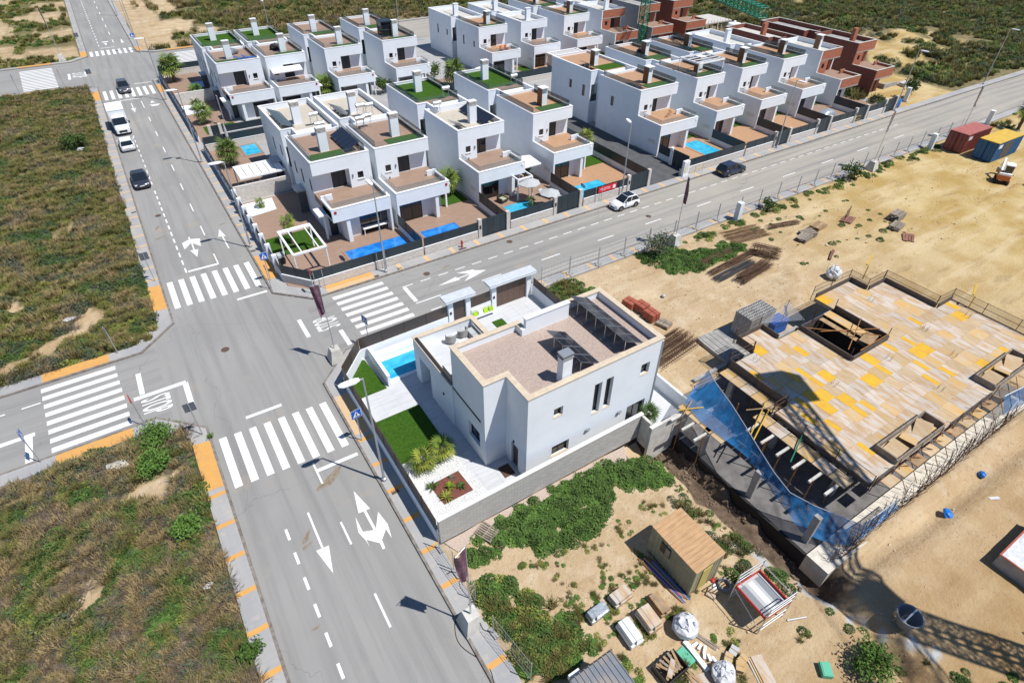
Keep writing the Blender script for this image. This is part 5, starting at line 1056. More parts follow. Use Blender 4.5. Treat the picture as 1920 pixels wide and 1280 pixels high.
# blue safety net hung along the near side
top = [(28.7,18.4,3.6),(28.4,17.4,3.3),(27.8,15.4,3.2),(27.0,13.5,3.2),(26.2,11.7,3.2),(25.8,10.2,2.9),(25.9,8.9,2.3),(26.7,7.6,1.9),(27.6,6.5,1.6),(28.4,5.4,1.35),(30.2,5.3,1.3),(32.2,5.3,1.25)]
low_ = [(27.9,18.5,2.6),(25.8,17.6,2.5),(25.5,15.6,2.4),(25.7,13.6,2.4),(25.7,11.9,2.5),(25.6,10.4,2.1),(25.6,8.9,1.3),(25.6,7.2,.5),(26.4,6.0,.4),(27.6,5.0,.35),(30.2,4.95,.7),(32.2,4.95,.9)]
mb = MB(); rows = []; pr = random.Random(2)
for i in range(len(top)-1):
    for s_ in range(9):
        f = s_/9; rows.append((Vector(top[i]).lerp(Vector(top[i+1]), f), Vector(low_[i]).lerp(Vector(low_[i+1]), f)))
rows.append((Vector(top[-1]), Vector(low_[-1]))); NV = 12; vs = []
for i, (a, b_) in enumerate(rows):
    for j in range(NV+1):
        u = j/NV; p_ = a.lerp(b_, u); sag = .55*math.sin(math.pi*u); fo = (.16*math.sin(i*.95+3*u)+.10*math.sin(i*2.1-5*u)+pr.uniform(-.05,.05))*math.sin(math.pi*min(1,u*1.4+.05)); vs.append((p_.x-.30*sag+fo, p_.y+.5*fo, p_.z-sag*.65+.8*fo))
mb.v = vs
for i in range(len(rows)-1):
    for j in range(NV): k = i*(NV+1)+j; mb.f.append((k,k+1,k+NV+2,k+NV+1))
net = thing('safety_net', 'blue safety net sagging along the near side of the concrete building', 'net', (26.5,12,0)); mb.move(-26.5,-12).build('net_sheet', 'net_blue', net, smooth=True)
MB().path([Vector(p_)-Vector((26.5,12,0)) for p_ in top], .03, 5).build('edge_rope', 'alu', net)
n2 = thing('safety_net', 'small blue net tied at the right end of the formwork deck', 'net', (46,6,0)); MB().poly([(0,0,2.2),(1.8,-.3,2.4),(2.0,-.9,1.0),(.2,-.6,.6)]).poly([(1.8,-.3,2.4),(4.0,-.2,2.7),(4.2,-.9,1.4),(2.0,-.9,1.0)]).build('net_sheet', 'net_blue', n2); MB().path([(0,0,2.2),(1.8,-.3,2.4),(4,-.2,2.7)],.03).build('edge_rope', 'alu', n2)
n3 = thing('safety_net', 'pale translucent net hanging at the rear corner of the concrete building', 'net', (37,20.4,0)); MB().poly([(0,0,3.0),(2.2,-.4,4.6),(3.4,-1.6,3.0),(1.2,.6,1.0)]).build('net_sheet', 'net_pale', n3); MB().tube((2.2,-.4,2.5),(2.2,-.4,4.7),.03).build('post', 'rebar', n3); MB().tube((2.0,-.35,4.2),(2.3,-.6,3.2),.1,6).build('blue_fold', 'net_blue', n3)

# ------------------------------------------------------------------ tower crane whose shadow crosses the site
cr = thing('tower_crane', 'tower crane standing just outside the view, shadow across the site', 'crane', (33.3,-9.4,0))
def lattice(mb, p, q, w_, n_, r, r2=None, taper=1.0):
    p = Vector(p); q = Vector(q); d_ = (q-p).normalized(); a = d_.cross(Vector((0,0,1))) if abs(d_.z) < .9 else Vector((1,0,0)); a.normalize(); b_ = d_.cross(a)
    cs = [(a+b_),(a-b_),(-a-b_),(-a+b_)]; r2 = r2 or r*.6
    prev = None
    for i in range(n_+1):
        f = i/n_; hw = w_/2*(1+(taper-1)*f); c_ = p+(q-p)*f; ring = [c_+k*hw for k in cs]
        if prev:
            for k in range(4):
                mb.tube(prev[k],ring[k],r,4,cap=False); mb.tube(prev[k],ring[(k+1)%4],r2,3,cap=False); mb.tube(prev[(k+1)%4],ring[k],r2,3,cap=False)
        for k in range(4): mb.tube(ring[k],ring[(k+1)%4],r2,3,cap=False)
        prev = ring
lm = MB(); lattice(lm, (0,0,0), (0,0,25), 1.35, 17, .12, .05); lm.build('mast', 'crane_yellow', cr)
lm = MB(); lattice(lm, (0,0,25), (0,0,33), 1.35, 5, .10, .05, .3); lm.build('tower_head', 'crane_yellow', cr)
dj = Vector((.37,.93,0)).normalized()
lm = MB(); lattice(lm, (0,0,25.3), (dj*15), 1.2, 0 or 1, .01) if False else None
lm = MB(); lattice(lm, dj*1.0+Vector((0,0,25.3)), dj*15+Vector((0,0,25.3)), 1.3, 7, .17, .06); lm.build('counter_jib', 'crane_yellow', cr)
MB().obox(tuple(dj*15.8+Vector((0,0,24.4))), (2.6,2.2,2.4), math.atan2(dj.y,dj.x)).build('counterweight', 'concrete', cr)
lm = MB(); lattice(lm, -dj*1.0+Vector((0,0,25.3)), -dj*34+Vector((0,0,25.3)), 1.2, 22, .07, .04); lm.build('jib', 'crane_yellow', cr)
MB().tube(dj*14+Vector((0,0,25.9)),(0,0,33),.03).tube(-dj*26+Vector((0,0,25.9)),(0,0,33),.03).build('tie_bar', 'grey_metal', cr); MB().box(-.8,.8,.95,2.2,22.6,24.8).build('cab', 'white_paint', cr); MB().box(-2,2,-2,2,0,.8).build('base', 'concrete', cr)
gc = thing('tower_crane', 'green lattice crane standing among the second row houses', 'crane', (95.6,99.0,0)); lm = MB(); lattice(lm, (0,0,0), (0,0,14.2), 1.3, 12, .09, .05); lm.build('mast', 'crane_green', gc)
dj = Vector((-.37,-.93,0)); lm = MB(); lattice(lm, dj*.8+Vector((0,0,14.7)), dj*43+Vector((0,0,14.7)), 1.3, 34, .08, .05); lm.build('jib', 'crane_green', gc); MB().tube(dj*30+Vector((0,0,15.3)),(0,0,18.2),.03).build('tie_bar', 'grey_metal', gc); lm = MB(); lattice(lm, (0,0,14.2), (0,0,18.2), 1.2, 3, .07, .04, .3); lm.build('tower_head', 'crane_green', gc); MB().box(-1.6,1.6,-1.6,1.6,0,.5).build('base', 'concrete', gc)
for u in (26,33): MB().obox(tuple(dj*u+Vector((0,0,15.5))), (.9,.5,.5)).build('lamp_box', 'white_paint', gc)

# ------------------------------------------------------------------ site stores
def pile_bars(label, x, y, L_, W_, n_, rz, mt_='rebar', h=.5, stir=True, name='rebar_pile', seed=0):
    p = thing(name, label, 'rebar', (x,y,.02), rz); q = random.Random(seed); mb = MB()
    for i in range(n_):
        yy = q.uniform(-W_/2,W_/2); zz = q.uniform(.03,h)*(1-(abs(yy)/W_*1.2)**2); mb.tube((-L_/2+q.uniform(-.3,.3),yy,zz),(L_/2+q.uniform(-.3,.3),yy+q.uniform(-.15,.15),zz+q.uniform(-.05,.05)),.016,3,cap=False)
    mb.build('bars', mt_, p)
    if stir:
        mb = MB()
        for i in range(int(L_/.3)):
            xx = -L_/2+.15+i*.3
            for c_ in range(max(1,int(W_/.45))):
                y0 = -W_/2+.45*c_+.04; mb.path([(xx,y0,.03),(xx,y0+.36,.03),(xx,y0+.36,h),(xx,y0,h),(xx,y0,.03)],.012,3)
        mb.build('stirrups', mt_, p)
    return p
pile_bars('long stack of rusty reinforcing cages beside the villa east wall', 31.2, 24.2, 5.2, 2.6, 90, R(8), h=.8, seed=1)
pile_bars('flat rusty reinforcement mesh lying near the street fence', 52.0, 33.9, 5.0, 2.6, 60, R(-8), 'rebar_light', .12, seed=2)
pile_bars('thin bundle of rusty bars at the end of the green weeds', 45.8, 32.3, 4.4, .9, 40, R(2), h=.3, stir=False, seed=3)
pile_bars('long narrow rusty cage lying diagonally, upper one of three', 46.4, 30.6, 7.0, .7, 30, R(4), h=.4, seed=4)
pile_bars('dark bundle of straight bars between two rusty cages', 45.4, 29.5, 5.6, .9, 60, R(3), 'dark_frame', .25, False, seed=5)
pile_bars('thick bundle of rusty cages, lowest of the three', 46.6, 28.2, 4.8, 1.2, 80, R(7), h=.7, seed=6)
pile_bars('short upright stack of rusty cages right of the bundles', 50.5, 30.0, 2.6, 1.6, 70, R(-60), h=1.0, seed=7)
pile_bars('low rusty cage by the street fence weeds', 57.2, 33.0, 4.0, .8, 26, R(-14), h=.5, seed=8)
def pallet(label, x, y, rz, z=.02, load=None, lm='clay', h=.6, name='pallet', cat='pallet', group=None, s=(1.0,1.2), pm_='timber'):
    p = thing(name, label, cat, (x,y,z), rz, group); wx, wy = s
    for k in range(3): MB().box(-wx/2,wx/2,-wy/2+(wy-.1)*k/2,-wy/2+(wy-.1)*k/2+.1,0,.1).build('runner', pm_, p)
    for k in range(7): MB().box(-wx/2+(wx-.1)*k/6,-wx/2+(wx-.1)*k/6+.1,-wy/2,wy/2,.1,.13).build('slat', pm_, p)
    if load == 'blocks':
        for i in range(2):
            for j in range(2): MB().box(-wx/2+.02+i*wx/2,-.04+i*wx/2,-wy/2+.02+j*wy/2,-.04+j*wy/2,.13,.13+h).build('block_pack', lm, p)
    if load == 'slab':
        MB().box(-wx/2-.02,wx/2+.02,-wy/2-.02,wy/2+.02,.13,.13+h*.45).build('load', lm, p); MB().box(-wx/2+.03,wx/2-.05,-wy/2+.05,wy/2-.02,.13+h*.45,.13+h).build('load', lm, p)
        MB().box(-wx/2+.25,-wx/2+.29,-wy/2-.025,wy/2+.025,.13,.135+h).build('strap', 'grey_metal', p)
    return p
pallet('pallet of red clay blocks, farthest of the row beyond the villa', 32.6, 30.6, .15, load='blocks', h=.55); pallet('pallet of red clay blocks, second of the row beyond the villa', 33.1, 29.6, .1, load='blocks', h=.6); pallet('pallet of red clay blocks, nearest full one of the row', 33.0, 28.2, .05, load='blocks', h=.7); pallet('half empty grey pallet at the near end of the clay block row', 33.3, 26.9, .3, load='blocks', lm='timber_grey', h=.2)
# hollow concrete floor blocks, stacked
def block_stack(label, x, y, nx_, ny_2, nz_, mt_='concrete', bw=.62, bl=.28, bh=.62):
    p = thing('block_stack', label, 'blocks', (x,y,.05)); proto = None
    for i in range(nx_):
        for j in range(ny_2):
            mb = MB(); z1 = nz_*bh
            mb.box(0,bw-.03,0,.05,0,z1).box(0,bw-.03,bl-.07,bl-.02,0,z1)
            for c_ in range(4): mb.box(c_*(bw-.08)/3,c_*(bw-.08)/3+.05,.05,bl-.07,0,z1-.0)
            mb.box(.05,bw-.08,.05,bl-.07,0,z1-1.1)
            if proto is None: proto = mb.build('hollow_block', mt_, p)
            o = proto if i == j == 0 else inst(proto, p, (0,0,0)); o.location = (i*bw, j*bl, random.uniform(-.02,.02))
    return p
block_stack('tall stack of grey hollow concrete blocks behind the formwork deck', 37.2, 21.3, 5, 6, 4); block_stack('lower stack of hollow blocks with blue wrapping beside the tall stack', 39.9, 20.7, 3, 4, 2, 'blue_cloth')
lb = thing('precast_stack', 'flat stack of grey ribbed precast planks next to the concrete building', 'planks', (33.9,20.3,.02), R(-4))
for k in range(14): MB().box(.26*k,.26*k+.23,0,3.6,.0,.32+.02*(k%2)).build('plank', 'concrete', lb)
# hut
hut = thing('site_hut', 'beige corrugated site hut with rusty ribbed roof', 'hut', (17.2,8.2,0)); wv = MB()
def corr(mb, x0,y0,x1,y1,z0,z1,n_,d_):
    v0 = Vector((x0,y0)); v1 = Vector((x1,y1)); dr = (v1-v0); nr = Vector((dr.y,-dr.x)).normalized()*d_; pts = []
    for i in range(n_):
        for f, o in ((.0,0),(.35,0),(.5,1),(.85,1)): p_ = v0+dr*((i+f)/n_)+nr*o; pts.append((p_.x,p_.y))
    pts.append((v1.x,v1.y))
    for a, b_ in zip(pts[:-1],pts[1:]): mb.poly([(a[0],a[1],z0),(b_[0],b_[1],z0),(b_[0],b_[1],z1),(a[0],a[1],z1)])
corr(wv,0,3.3,0,0,.1,2.45,12,.03); corr(wv,0,0,2.1,0,.1,2.45,8,.03); corr(wv,2.1,0,2.1,3.3,.1,2.45,12,.03); corr(wv,2.1,3.3,0,3.3,.1,2.45,8,.03); wv.build('wall', 'hut_wall', hut)
rf = MB(); 
for k in range(12): rf.poly([(-.05,-.05+.285*k,2.47),(2.15,-.05+.285*k,2.60),(2.15,.19+.285*k,2.60),(-.05,.19+.285*k,2.47)]); rf.poly([(-.05,.19+.285*k,2.47),(2.15,.19+.285*k,2.60),(2.15,.21+.285*k,2.63),(-.05,.21+.285*k,2.50)]); rf.poly([(-.05,.21+.285*k,2.50),(2.15,.21+.285*k,2.63),(2.15,.235+.285*k,2.60),(-.05,.235+.285*k,2.47)])
rf.box(-.04,2.14,-.04,3.36,2.40,2.462); rf.build('roof', 'hut_roof', hut)
for a in (0,2.02):
    for c_ in (0,3.22): MB().box(a-.04,a+.12,c_-.04,c_+.12,0,2.42).build('corner_post', 'hut_wall', hut)
MB().box(.55,1.25,-.07,-.035,.15,2.2).build('door', 'hut_door', hut); wn = MB().box(-.07,-.035,1.75,2.5,1.3,2.1).build('window', 'dark_frame', hut); MB().box(-.09,-.072,1.8,2.1,1.35,2.05).build('shutter', 'timber_grey', wn)
MB().box(-.02,2.12,-.02,3.32,0,.1).build('base_frame', 'dark_frame', hut)
hs_ = thing('site_hut', 'dark ribbed metal roof of a container hut at the picture bottom', 'hut', (8.35,3.6,0)); MB().box(0,2.45,0,4.0,0,2.35).build('wall', 'stone_coping', hs_)
for k in range(9): MB().box(.02+.27*k,.24+.27*k,-.05,4.05,2.36,2.40).box(.24+.27*k,.285+.27*k,-.05,4.05,2.36,2.45).build('roof_sheet', 'zinc_roof', hs_)
MB().box(-.03,2.5,4.0,4.07,2.3,2.43).build('gutter', 'dark_frame', hs_); MB().box(.15,.75,4.08,4.35,1.6,2.0).build('air_conditioner', 'white_paint', hs_)
# packs of panels
pallet('pinkish stack of tiles with loose stones on a pallet', 13.85, 10.1, R(2), load='slab', lm='ply_grey', h=.42, s=(1.2,.7)); pallet('timber pallet holding a strapped pale blue pack', 12.2, 10.05, R(3), load='slab', lm='silver_cover', h=.5, s=(1.2,.55)); pallet('white pack of boards with blue side, left of the grey pack', 12.95, 8.3, R(-3), load='slab', lm='white_old', h=.6, s=(.75,1.3)); pallet('grey pack of fibre boards right of the white pack', 14.3, 8.3, R(-3), load='slab', lm='ply_grey', h=.55, s=(.85,1.25)); pallet('brown fibre board pack below the site hut', 15.35, 8.6, R(-3), load='slab', lm='timber', h=.4, s=(.65,1.2))
ep = pallet('dark wrapped open pallet crate filled with timber offcuts', 13.55, 5.9, R(2), load=None, s=(1.4,1.0), name='crate', cat='crate'); MB().box(-.75,.75,-.55,-.5,0,.5).box(-.75,.75,.5,.55,0,.5).box(-.75,-.7,-.5,.5,0,.5).box(.7,.75,-.5,.5,0,.5).build('wrapping', 'black_plastic', ep)
for k in range(5): MB().obox((-.35+.2*k,.1,.53+.01*k),(.12,.9,.05),.5-.2*k).build('offcut', ('timber','timber_grey')[k % 2], ep)
MB().obox((-.1,-.1,.58),(.95,.25,.06),.55).build('offcut', 'ply_grey', ep)
def sand_bag(label, x, y, r, seed, col='bag_white'):
    b_ = thing('builders_bag', label, 'bag', (x,y,0)); MB().blob((0,0,r*.75),r,r*.95,r*.8,seed,14,8,.1).build('sack', col, b_, smooth=False); MB().blob((0,.05,r*1.45),r*.55,r*.5,r*.25,seed+1,9,5,.5).build('folds', col, b_)
    for k in range(4): a = k*1.57+.4; MB().path([(r*.7*math.cos(a),r*.7*math.sin(a),r*1.2),(r*.5*math.cos(a+.3),r*.5*math.sin(a+.3),r*1.75),(r*.7*math.cos(a+.7),r*.7*math.sin(a+.7),r*1.2)],.03,4).build('strap', 'white_paint', b_)
sand_bag('crumpled white builders bag below the grey board packs', 15.6, 6.95, .72, 3); sand_bag('round white builders bag at the picture bottom', 15.55, 4.25, .62, 7); sand_bag('white and blue builders bag behind the concrete building', 52.6, 23.6, .75, 9)
wp = thing('profile_pile', 'pile of white metal profiles and a teal sheet', 'profiles', (15.1,5.8,.02), R(-2)); MB().box(-.05,.2,-1.0,.7,.0,.2).build('profile', 'white_paint', wp)
for k in range(6): MB().obox((.45+.13*(k%3),.3-.22*k,.06+.03*k),(.35,.14,.1),.3*k).build('profile', 'white_paint', wp)
MB().obox((-.4,.1,.06),(.6,.9,.04),.1).build('sheet', 'net_blue' if False else 'litter_green', wp); MB().obox((1.0,.2,.05),(.14,1.4,.06),.35).build('plank', 'timber_grey', wp); MB().obox((1.2,.1,.05),(.1,1.3,.06),.4).build('plank', 'timber_grey', wp)
for k, (x, y, a) in enumerate(((16.45,4.65,.5),(17.0,4.2,.1),(16.6,4.05,.7),(16.95,4.75,.3))):
    o = MB().box(-.25,.25,-.2,.2,0,.3).build('carton', 'ply_ochre' if k < 3 else 'fabric_grey', None, loc=(x,y,.02), rz=a); MB().box(-.03,.03,-.201,.201,.3,.304).build('tape', 'timber', o); tag(o, ('ochre box in the small heap, left one','ochre box in the small heap, right one','ochre box in the small heap, nearest one','grey box at the back of the small heap')[k], 'box')
pq = thing('board_stack', 'grey and ochre boards stacked at the bottom edge right of the white bag', 'boards', (17.3,3.3,.02), R(-20))
for k in range(3): MB().box(-.3+.1*k,.3+.1*k,-.8,.8,.06*k,.05+.06*k).build('board', ('pale_concrete','ply_ochre','ply_grey')[k], pq)
pq = thing('board_stack', 'stained concrete sheet and planks beside the open crate', 'boards', (14.4,4.4,.02), R(-18)); MB().box(-.6,.6,-.6,.6,0,.1).build('sheet', 'ply_grey', pq)
for k in range(2): MB().obox((-.45+.2*k,.5,.14),(.15,1.3,.05),.25+.3*k).build('plank', 'timber', pq)
# scaffold tower
st = thing('scaffold_tower', 'low aluminium scaffold tower with red framed platform', 'scaffold', (18.8,4.7,0), R(-3))
for a in (0,1.9):
    for c_ in (0,2.1): MB().tube((a,c_,0),(a,c_,2.7),.035,8).build('standard', 'alu', st)
for z in (.35,.85,1.9,2.3,2.7):
    for c_ in (0,2.1): MB().tube((0,c_,z),(1.9,c_,z),.03).build('rung', 'alu', st)
for a in (0,1.9): MB().tube((a,0,.4),(a,2.1,1.4),.025).build('brace', 'alu', st); MB().tube((a,0,2.2),(a,2.1,2.2),.025).build('guard_rail', 'alu', st)
MB().box(.08,1.82,.05,2.05,1.42,1.48).build('platform', 'fabric_grey', st); MB().box(.02,.08,.05,2.05,1.48,1.66).box(1.82,1.88,.05,2.05,1.48,1.66).box(.08,1.82,0,.05,1.48,1.66).box(.08,1.82,2.05,2.1,1.48,1.66).build('toe_board', 'red_paint', st)
for k in range(3): MB().box(.2+.55*k,.55+.55*k,.2,1.9,1.481,1.49).build('deck_grid', 'stone_coping' if k == 1 else 'grey_metal', st)
MB().tube((1.95,-.3,.05),(3.0,-.7,.08),.05).build('outrigger', 'galvanised', st)
# mortar tub, tyre of cable, odds and ends
mt2 = thing('mortar_skip', 'round steel concrete skip standing on the brown earth', 'skip', (25.6,.8,.05)); MB().lathe([(.35,.25),(.62,1.15),(.66,1.2),(.60,1.2),(.57,1.12),(.32,.35)],22).build('bowl', 'grey_metal', mt2); MB().box(-.62,.62,-.04,.04,1.12,1.2).build('cross_bar', 'alu', mt2)
for k in range(3): a = k*2.09; MB().tube((.5*math.cos(a),.5*math.sin(a),0),(.4*math.cos(a),.4*math.sin(a),.7),.04).build('leg', 'grey_metal', mt2)
cc = thing('cable_coil', 'coil of grey pipe lying beside the scaffold tower', 'coil', (19.35,7.5,.02))
for k in range(3): MB().path([(.34*math.cos(2*math.pi*i/18),.34*math.sin(2*math.pi*i/18),.06+.09*k) for i in range(19)],.055,6).build('pipe_loop', 'grey_metal', cc)
for lb_, x, y, d_, mt_, a, nm in (('pale board lying by the hut door',18.4,7.55,(.55,.5,.12),'ply_grey',.4,'board'),('red plastic bucket piece by the hut',19.05,8.05,(.25,.3,.12),'hydrant_red',.3,'plastic_piece'),('white paper sack next to the pipe coil',18.85,7.75,(.4,.2,.06),'white_old',.8,'sack'),('pale green block at the bottom right of the site',20.2,1.6,(.7,.5,.3),'litter_green',.9,'block'),('small blue drum lying on the sand by the foundation',40.3,3.6,(.4,.4,.35),'blue_plastic',.2,'drum'),('crumpled blue tarpaulin on the sand before the building',35.0,3.2,(.7,.45,.3),'blue_plastic',.8,'tarpaulin'),('white sheet lying on the sand right of the blue tarpaulin',38.6,2.2,(.7,.2,.04),'litter',-.5,'sheet'),('grey plastic can on the bare sand beyond the villa',36.3,30.1,(.35,.3,.3),'fabric_grey',.5,'can')):
    o = MB().blob((0,0,d_[2]/2),d_[0]*.6,d_[1]*.6,d_[2]*.55,len(lb_),8,5,.25).build(nm, mt_, None, loc=(x,y,.02), rz=a) if nm in ('tarpaulin','sack','can','plastic_piece','drum') else MB().box(-d_[0]/2,d_[0]/2,-d_[1]/2,d_[1]/2,0,d_[2]).box(-d_[0]/2+.04,d_[0]/2-.06,-d_[1]/2+.03,d_[1]/2-.05,d_[2],d_[2]+.02).build(nm, mt_, None, loc=(x,y,.02), rz=a)
    tag(o, lb_, nm.replace('_',' '))
tp_ = thing('timber_bundle', 'bundle of poles and pipes lying along the shaded hut side', 'poles', (16.6,9.8,.03), R(4)); pr = random.Random(8)
for k in range(9): y0 = pr.uniform(-1.9,-1.4); MB().tube((-.1+.06*k,y0,.06),(-.15+.07*k,y0+pr.uniform(2.6,3.4),.06+.02*(k%3)),.03).build('pole', ('prop_orange','galvanised','sign_blue','red_paint','alu','timber')[k % 6], tp_)
pallet('weathered timber pallet lying against the villa front wall', 9.7, 17.6, R(25), pm_='timber_grey')
rw = thing('half_tank', 'white and blue stained open tank with red rim at the right edge', 'tank', (33.7,-2.6,0)); MB().box(0,4.5,0,2.6,0,1.0).build('body', 'concrete', rw); MB().box(-.04,4.54,-.04,.06,1.0,1.05).box(-.04,4.54,2.54,2.64,1.0,1.05).box(-.04,.06,.06,2.54,1.0,1.05).build('rim', 'clay', rw); MB().box(.06,4.5,.06,2.54,1.0,1.01).build('lining', 'bag_white', rw); MB().obox((1.6,1.3,1.012),(1.2,.35,.01),.2).build('blue_stain', 'blue_plastic', rw)
for k, (x, y, a, nm, mt_) in enumerate(((56.5,29.8,.2,'stack of weathered boards behind the rebar, left one','timber_grey'),(57.8,30.3,-.2,'stack of weathered boards behind the rebar, second one','timber_grey'),(60.1,30.6,.1,'small pile of broken timber near the middle of the site','timber'),(64.5,29.9,.3,'bundle of planks with upright stakes on the open site','red_board'),(69.5,27.2,.1,'stacked pale boards, taller pile at the site edge','timber_grey'),(67.6,26.0,.2,'stacked pale boards, lower pile at the site edge','timber_grey'),(66.5,24.0,.5,'flat reddish formwork sheet lying on the sand','red_board'),(56.0,26.6,.4,'reddish formwork beam lying on the sand','red_board'))):
    q = thing('board_stack', nm, 'boards', (x,y,.02), a)
    for j in range({6:1,7:2,3:2,4:7}.get(k,4)):
        for i in range(4 if k != 7 else 1): MB().obox((random.uniform(-.12,.12),-.45+.29*i,.06+.11*j),(1.8 if k != 7 else 2.2,.24,.09),random.uniform(-.05,.05)).build('board', mt_, q)
    if k == 3:
        for i in range(4): MB().tube((-.8+.5*i,.2,.3),(-.75+.5*i,.25,1.5),.03).build('stake', 'rebar', q)
# containers
def container(label, x, y, rz, body, topm, L_=6.1, open_=False):
    c_ = thing('shipping_container', label, 'container', (x,y,.1), rz); wv = MB(); corr(wv,0,0,L_,0,.1,2.45,22,.035); corr(wv,L_,0,L_,2.44,.1,2.45,8,.035); corr(wv,L_,2.44,0,2.44,.1,2.45,22,.035); wv.build('side_wall', body, c_)
    MB().box(-.02,L_+.02,-.02,2.46,2.45,2.56).build('roof', topm, c_); MB().box(-.02,L_+.02,-.02,2.46,0,.12).build('floor_frame', body, c_)
    for a in (-.04,L_-.1):
        for d_ in (-.04,2.34): MB().box(a,a+.14,d_,d_+.14,.0,2.5).build('corner_post', body, c_)
    for d_ in (0,1.22):
        do = MB().box(-.05,.0,d_+.04,d_+1.18,.14,2.42).build('door', body, c_)
        for e in (.3,.85): MB().tube((-.08,d_+e,.2),(-.08,d_+e,2.4),.02).build('lock_rod', 'grey_metal', do)
    MB().box(.4,1.3,-.045,-.036,1.7,2.2).build('label_plate', 'plate', c_)
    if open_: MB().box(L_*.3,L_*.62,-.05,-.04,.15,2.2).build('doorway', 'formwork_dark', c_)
    return c_
container('rusty red shipping container at the right edge of the site', 95.0, 33.1, R(-1), 'container_red', 'container_top_red'); container('blue shipping container with yellow roof next to the red one', 95.3, 29.4, R(-1), 'container_blue', 'container_yellow', 6.6, True)
tn = thing('storage_tank', 'white cylindrical storage tank behind the brick houses', 'tank', (115.5,92.0,0)); MB().lathe([(1.5,0),(1.5,3.6),(1.3,3.9),(.4,4.1)],24).build('body', 'white_old', tn, smooth=False); MB().tube((.3,.3,4.0),(.3,.3,4.3),.25,12).build('hatch', 'white_paint', tn)
sl = thing('concrete_frame', 'bare concrete slab on posts beyond the brick shells', 'building', (112.2,97.5,0)); MB().box(0,9.0,0,7,2.8,3.05).build('slab', 'pale_concrete', sl)
for a in (.2,3,6,8.6):
    for d_ in (.2,3.4,6.6): MB().box(a,a+.25,d_,d_+.25,0,2.8).build('column', 'pale_concrete', sl)
for k in range(10): MB().tube((.3+.9*k,-.2,0),(.3+.9*k,-.2,3.6),.03).build('prop', 'prop_orange', sl)
fd = thing('foundation_slab', 'grey concrete foundation slab with low walls beside the last brick house', 'slab', (113.2,55.5,0)); MB().box(0,7.0,0,5.5,-.05,.35).build('slab', 'concrete', fd); MB().box(.0,.3,0,5.5,.35,.9).box(.3,4,0,.25,.35,.8).build('low_wall', 'concrete', fd); MB().box(4.2,6.4,-1.4,-.2,0,.7).build('block_pack', 'pale_concrete', fd)
# excavator
ex = thing('mini_excavator', 'small white and orange excavator on the far right sand', 'excavator', (90.3,25.7,0), R(25))
for s_ in (-.6,.6):
    tr = MB(); tr.loft([[(-1.0,s_-.17,.2),(-.85,s_-.17,.05),(.85,s_-.17,.05),(1.0,s_-.17,.2),(1.0,s_-.17,.4),(.85,s_-.17,.52),(-.85,s_-.17,.52),(-1.0,s_-.17,.4)],[(-1.0,s_+.17,.2),(-.85,s_+.17,.05),(.85,s_+.17,.05),(1.0,s_+.17,.2),(1.0,s_+.17,.4),(.85,s_+.17,.52),(-.85,s_+.17,.52),(-1.0,s_+.17,.4)]]); tr.build('track', 'tyre', ex)
MB().box(-.95,.7,-.65,.65,.55,1.15).build('body', 'orange_cloth', ex); MB().prism([(-.9,-.6),(-.5,-.68),(-.5,.68),(-.9,.6)],.9,1.4).build('engine_cover', 'white_paint', ex); cb = MB().box(-.45,.65,-.6,.25,1.15,2.25).build('cab', 'window_glass', ex); MB().box(-.5,.7,-.65,.3,2.25,2.35).build('cab_roof', 'white_paint', cb)
MB().obox((1.5,.35,1.7),(1.9,.2,.25),0,R(-35)).build('boom', 'white_paint', ex); MB().obox((2.5,.35,1.6),(1.3,.16,.2),0,R(55)).build('stick', 'white_paint', ex); MB().prism([(2.5,.1),(3.0,.1),(3.0,.6),(2.5,.6)],.3,.8).build('bucket', 'grey_metal', ex)
dk = thing('dumper', 'small site dumper beside the excavator', 'dumper', (92.5,22.6,0), R(-40))
for a in (-.6,.7):
    for s_ in (-.5,.5): MB().tube((a,s_-.12,.35),(a,s_+.12,.35),.35,12).build('wheel', 'tyre', dk)
MB().box(-1.0,.9,-.4,.4,.4,.7).build('chassis', 'grey_metal', dk); MB().loft([[(.2,-.4,.75),(1.1,-.4,.75),(1.1,.4,.75),(.2,.4,.75)],[(-.05,-.6,1.4),(1.4,-.6,1.4),(1.4,.6,1.4),(-.05,.6,1.4)]]).build('skip', 'container_yellow', dk); MB().box(-.9,-.3,-.3,.3,.7,1.1).build('seat', 'black_plastic', dk)
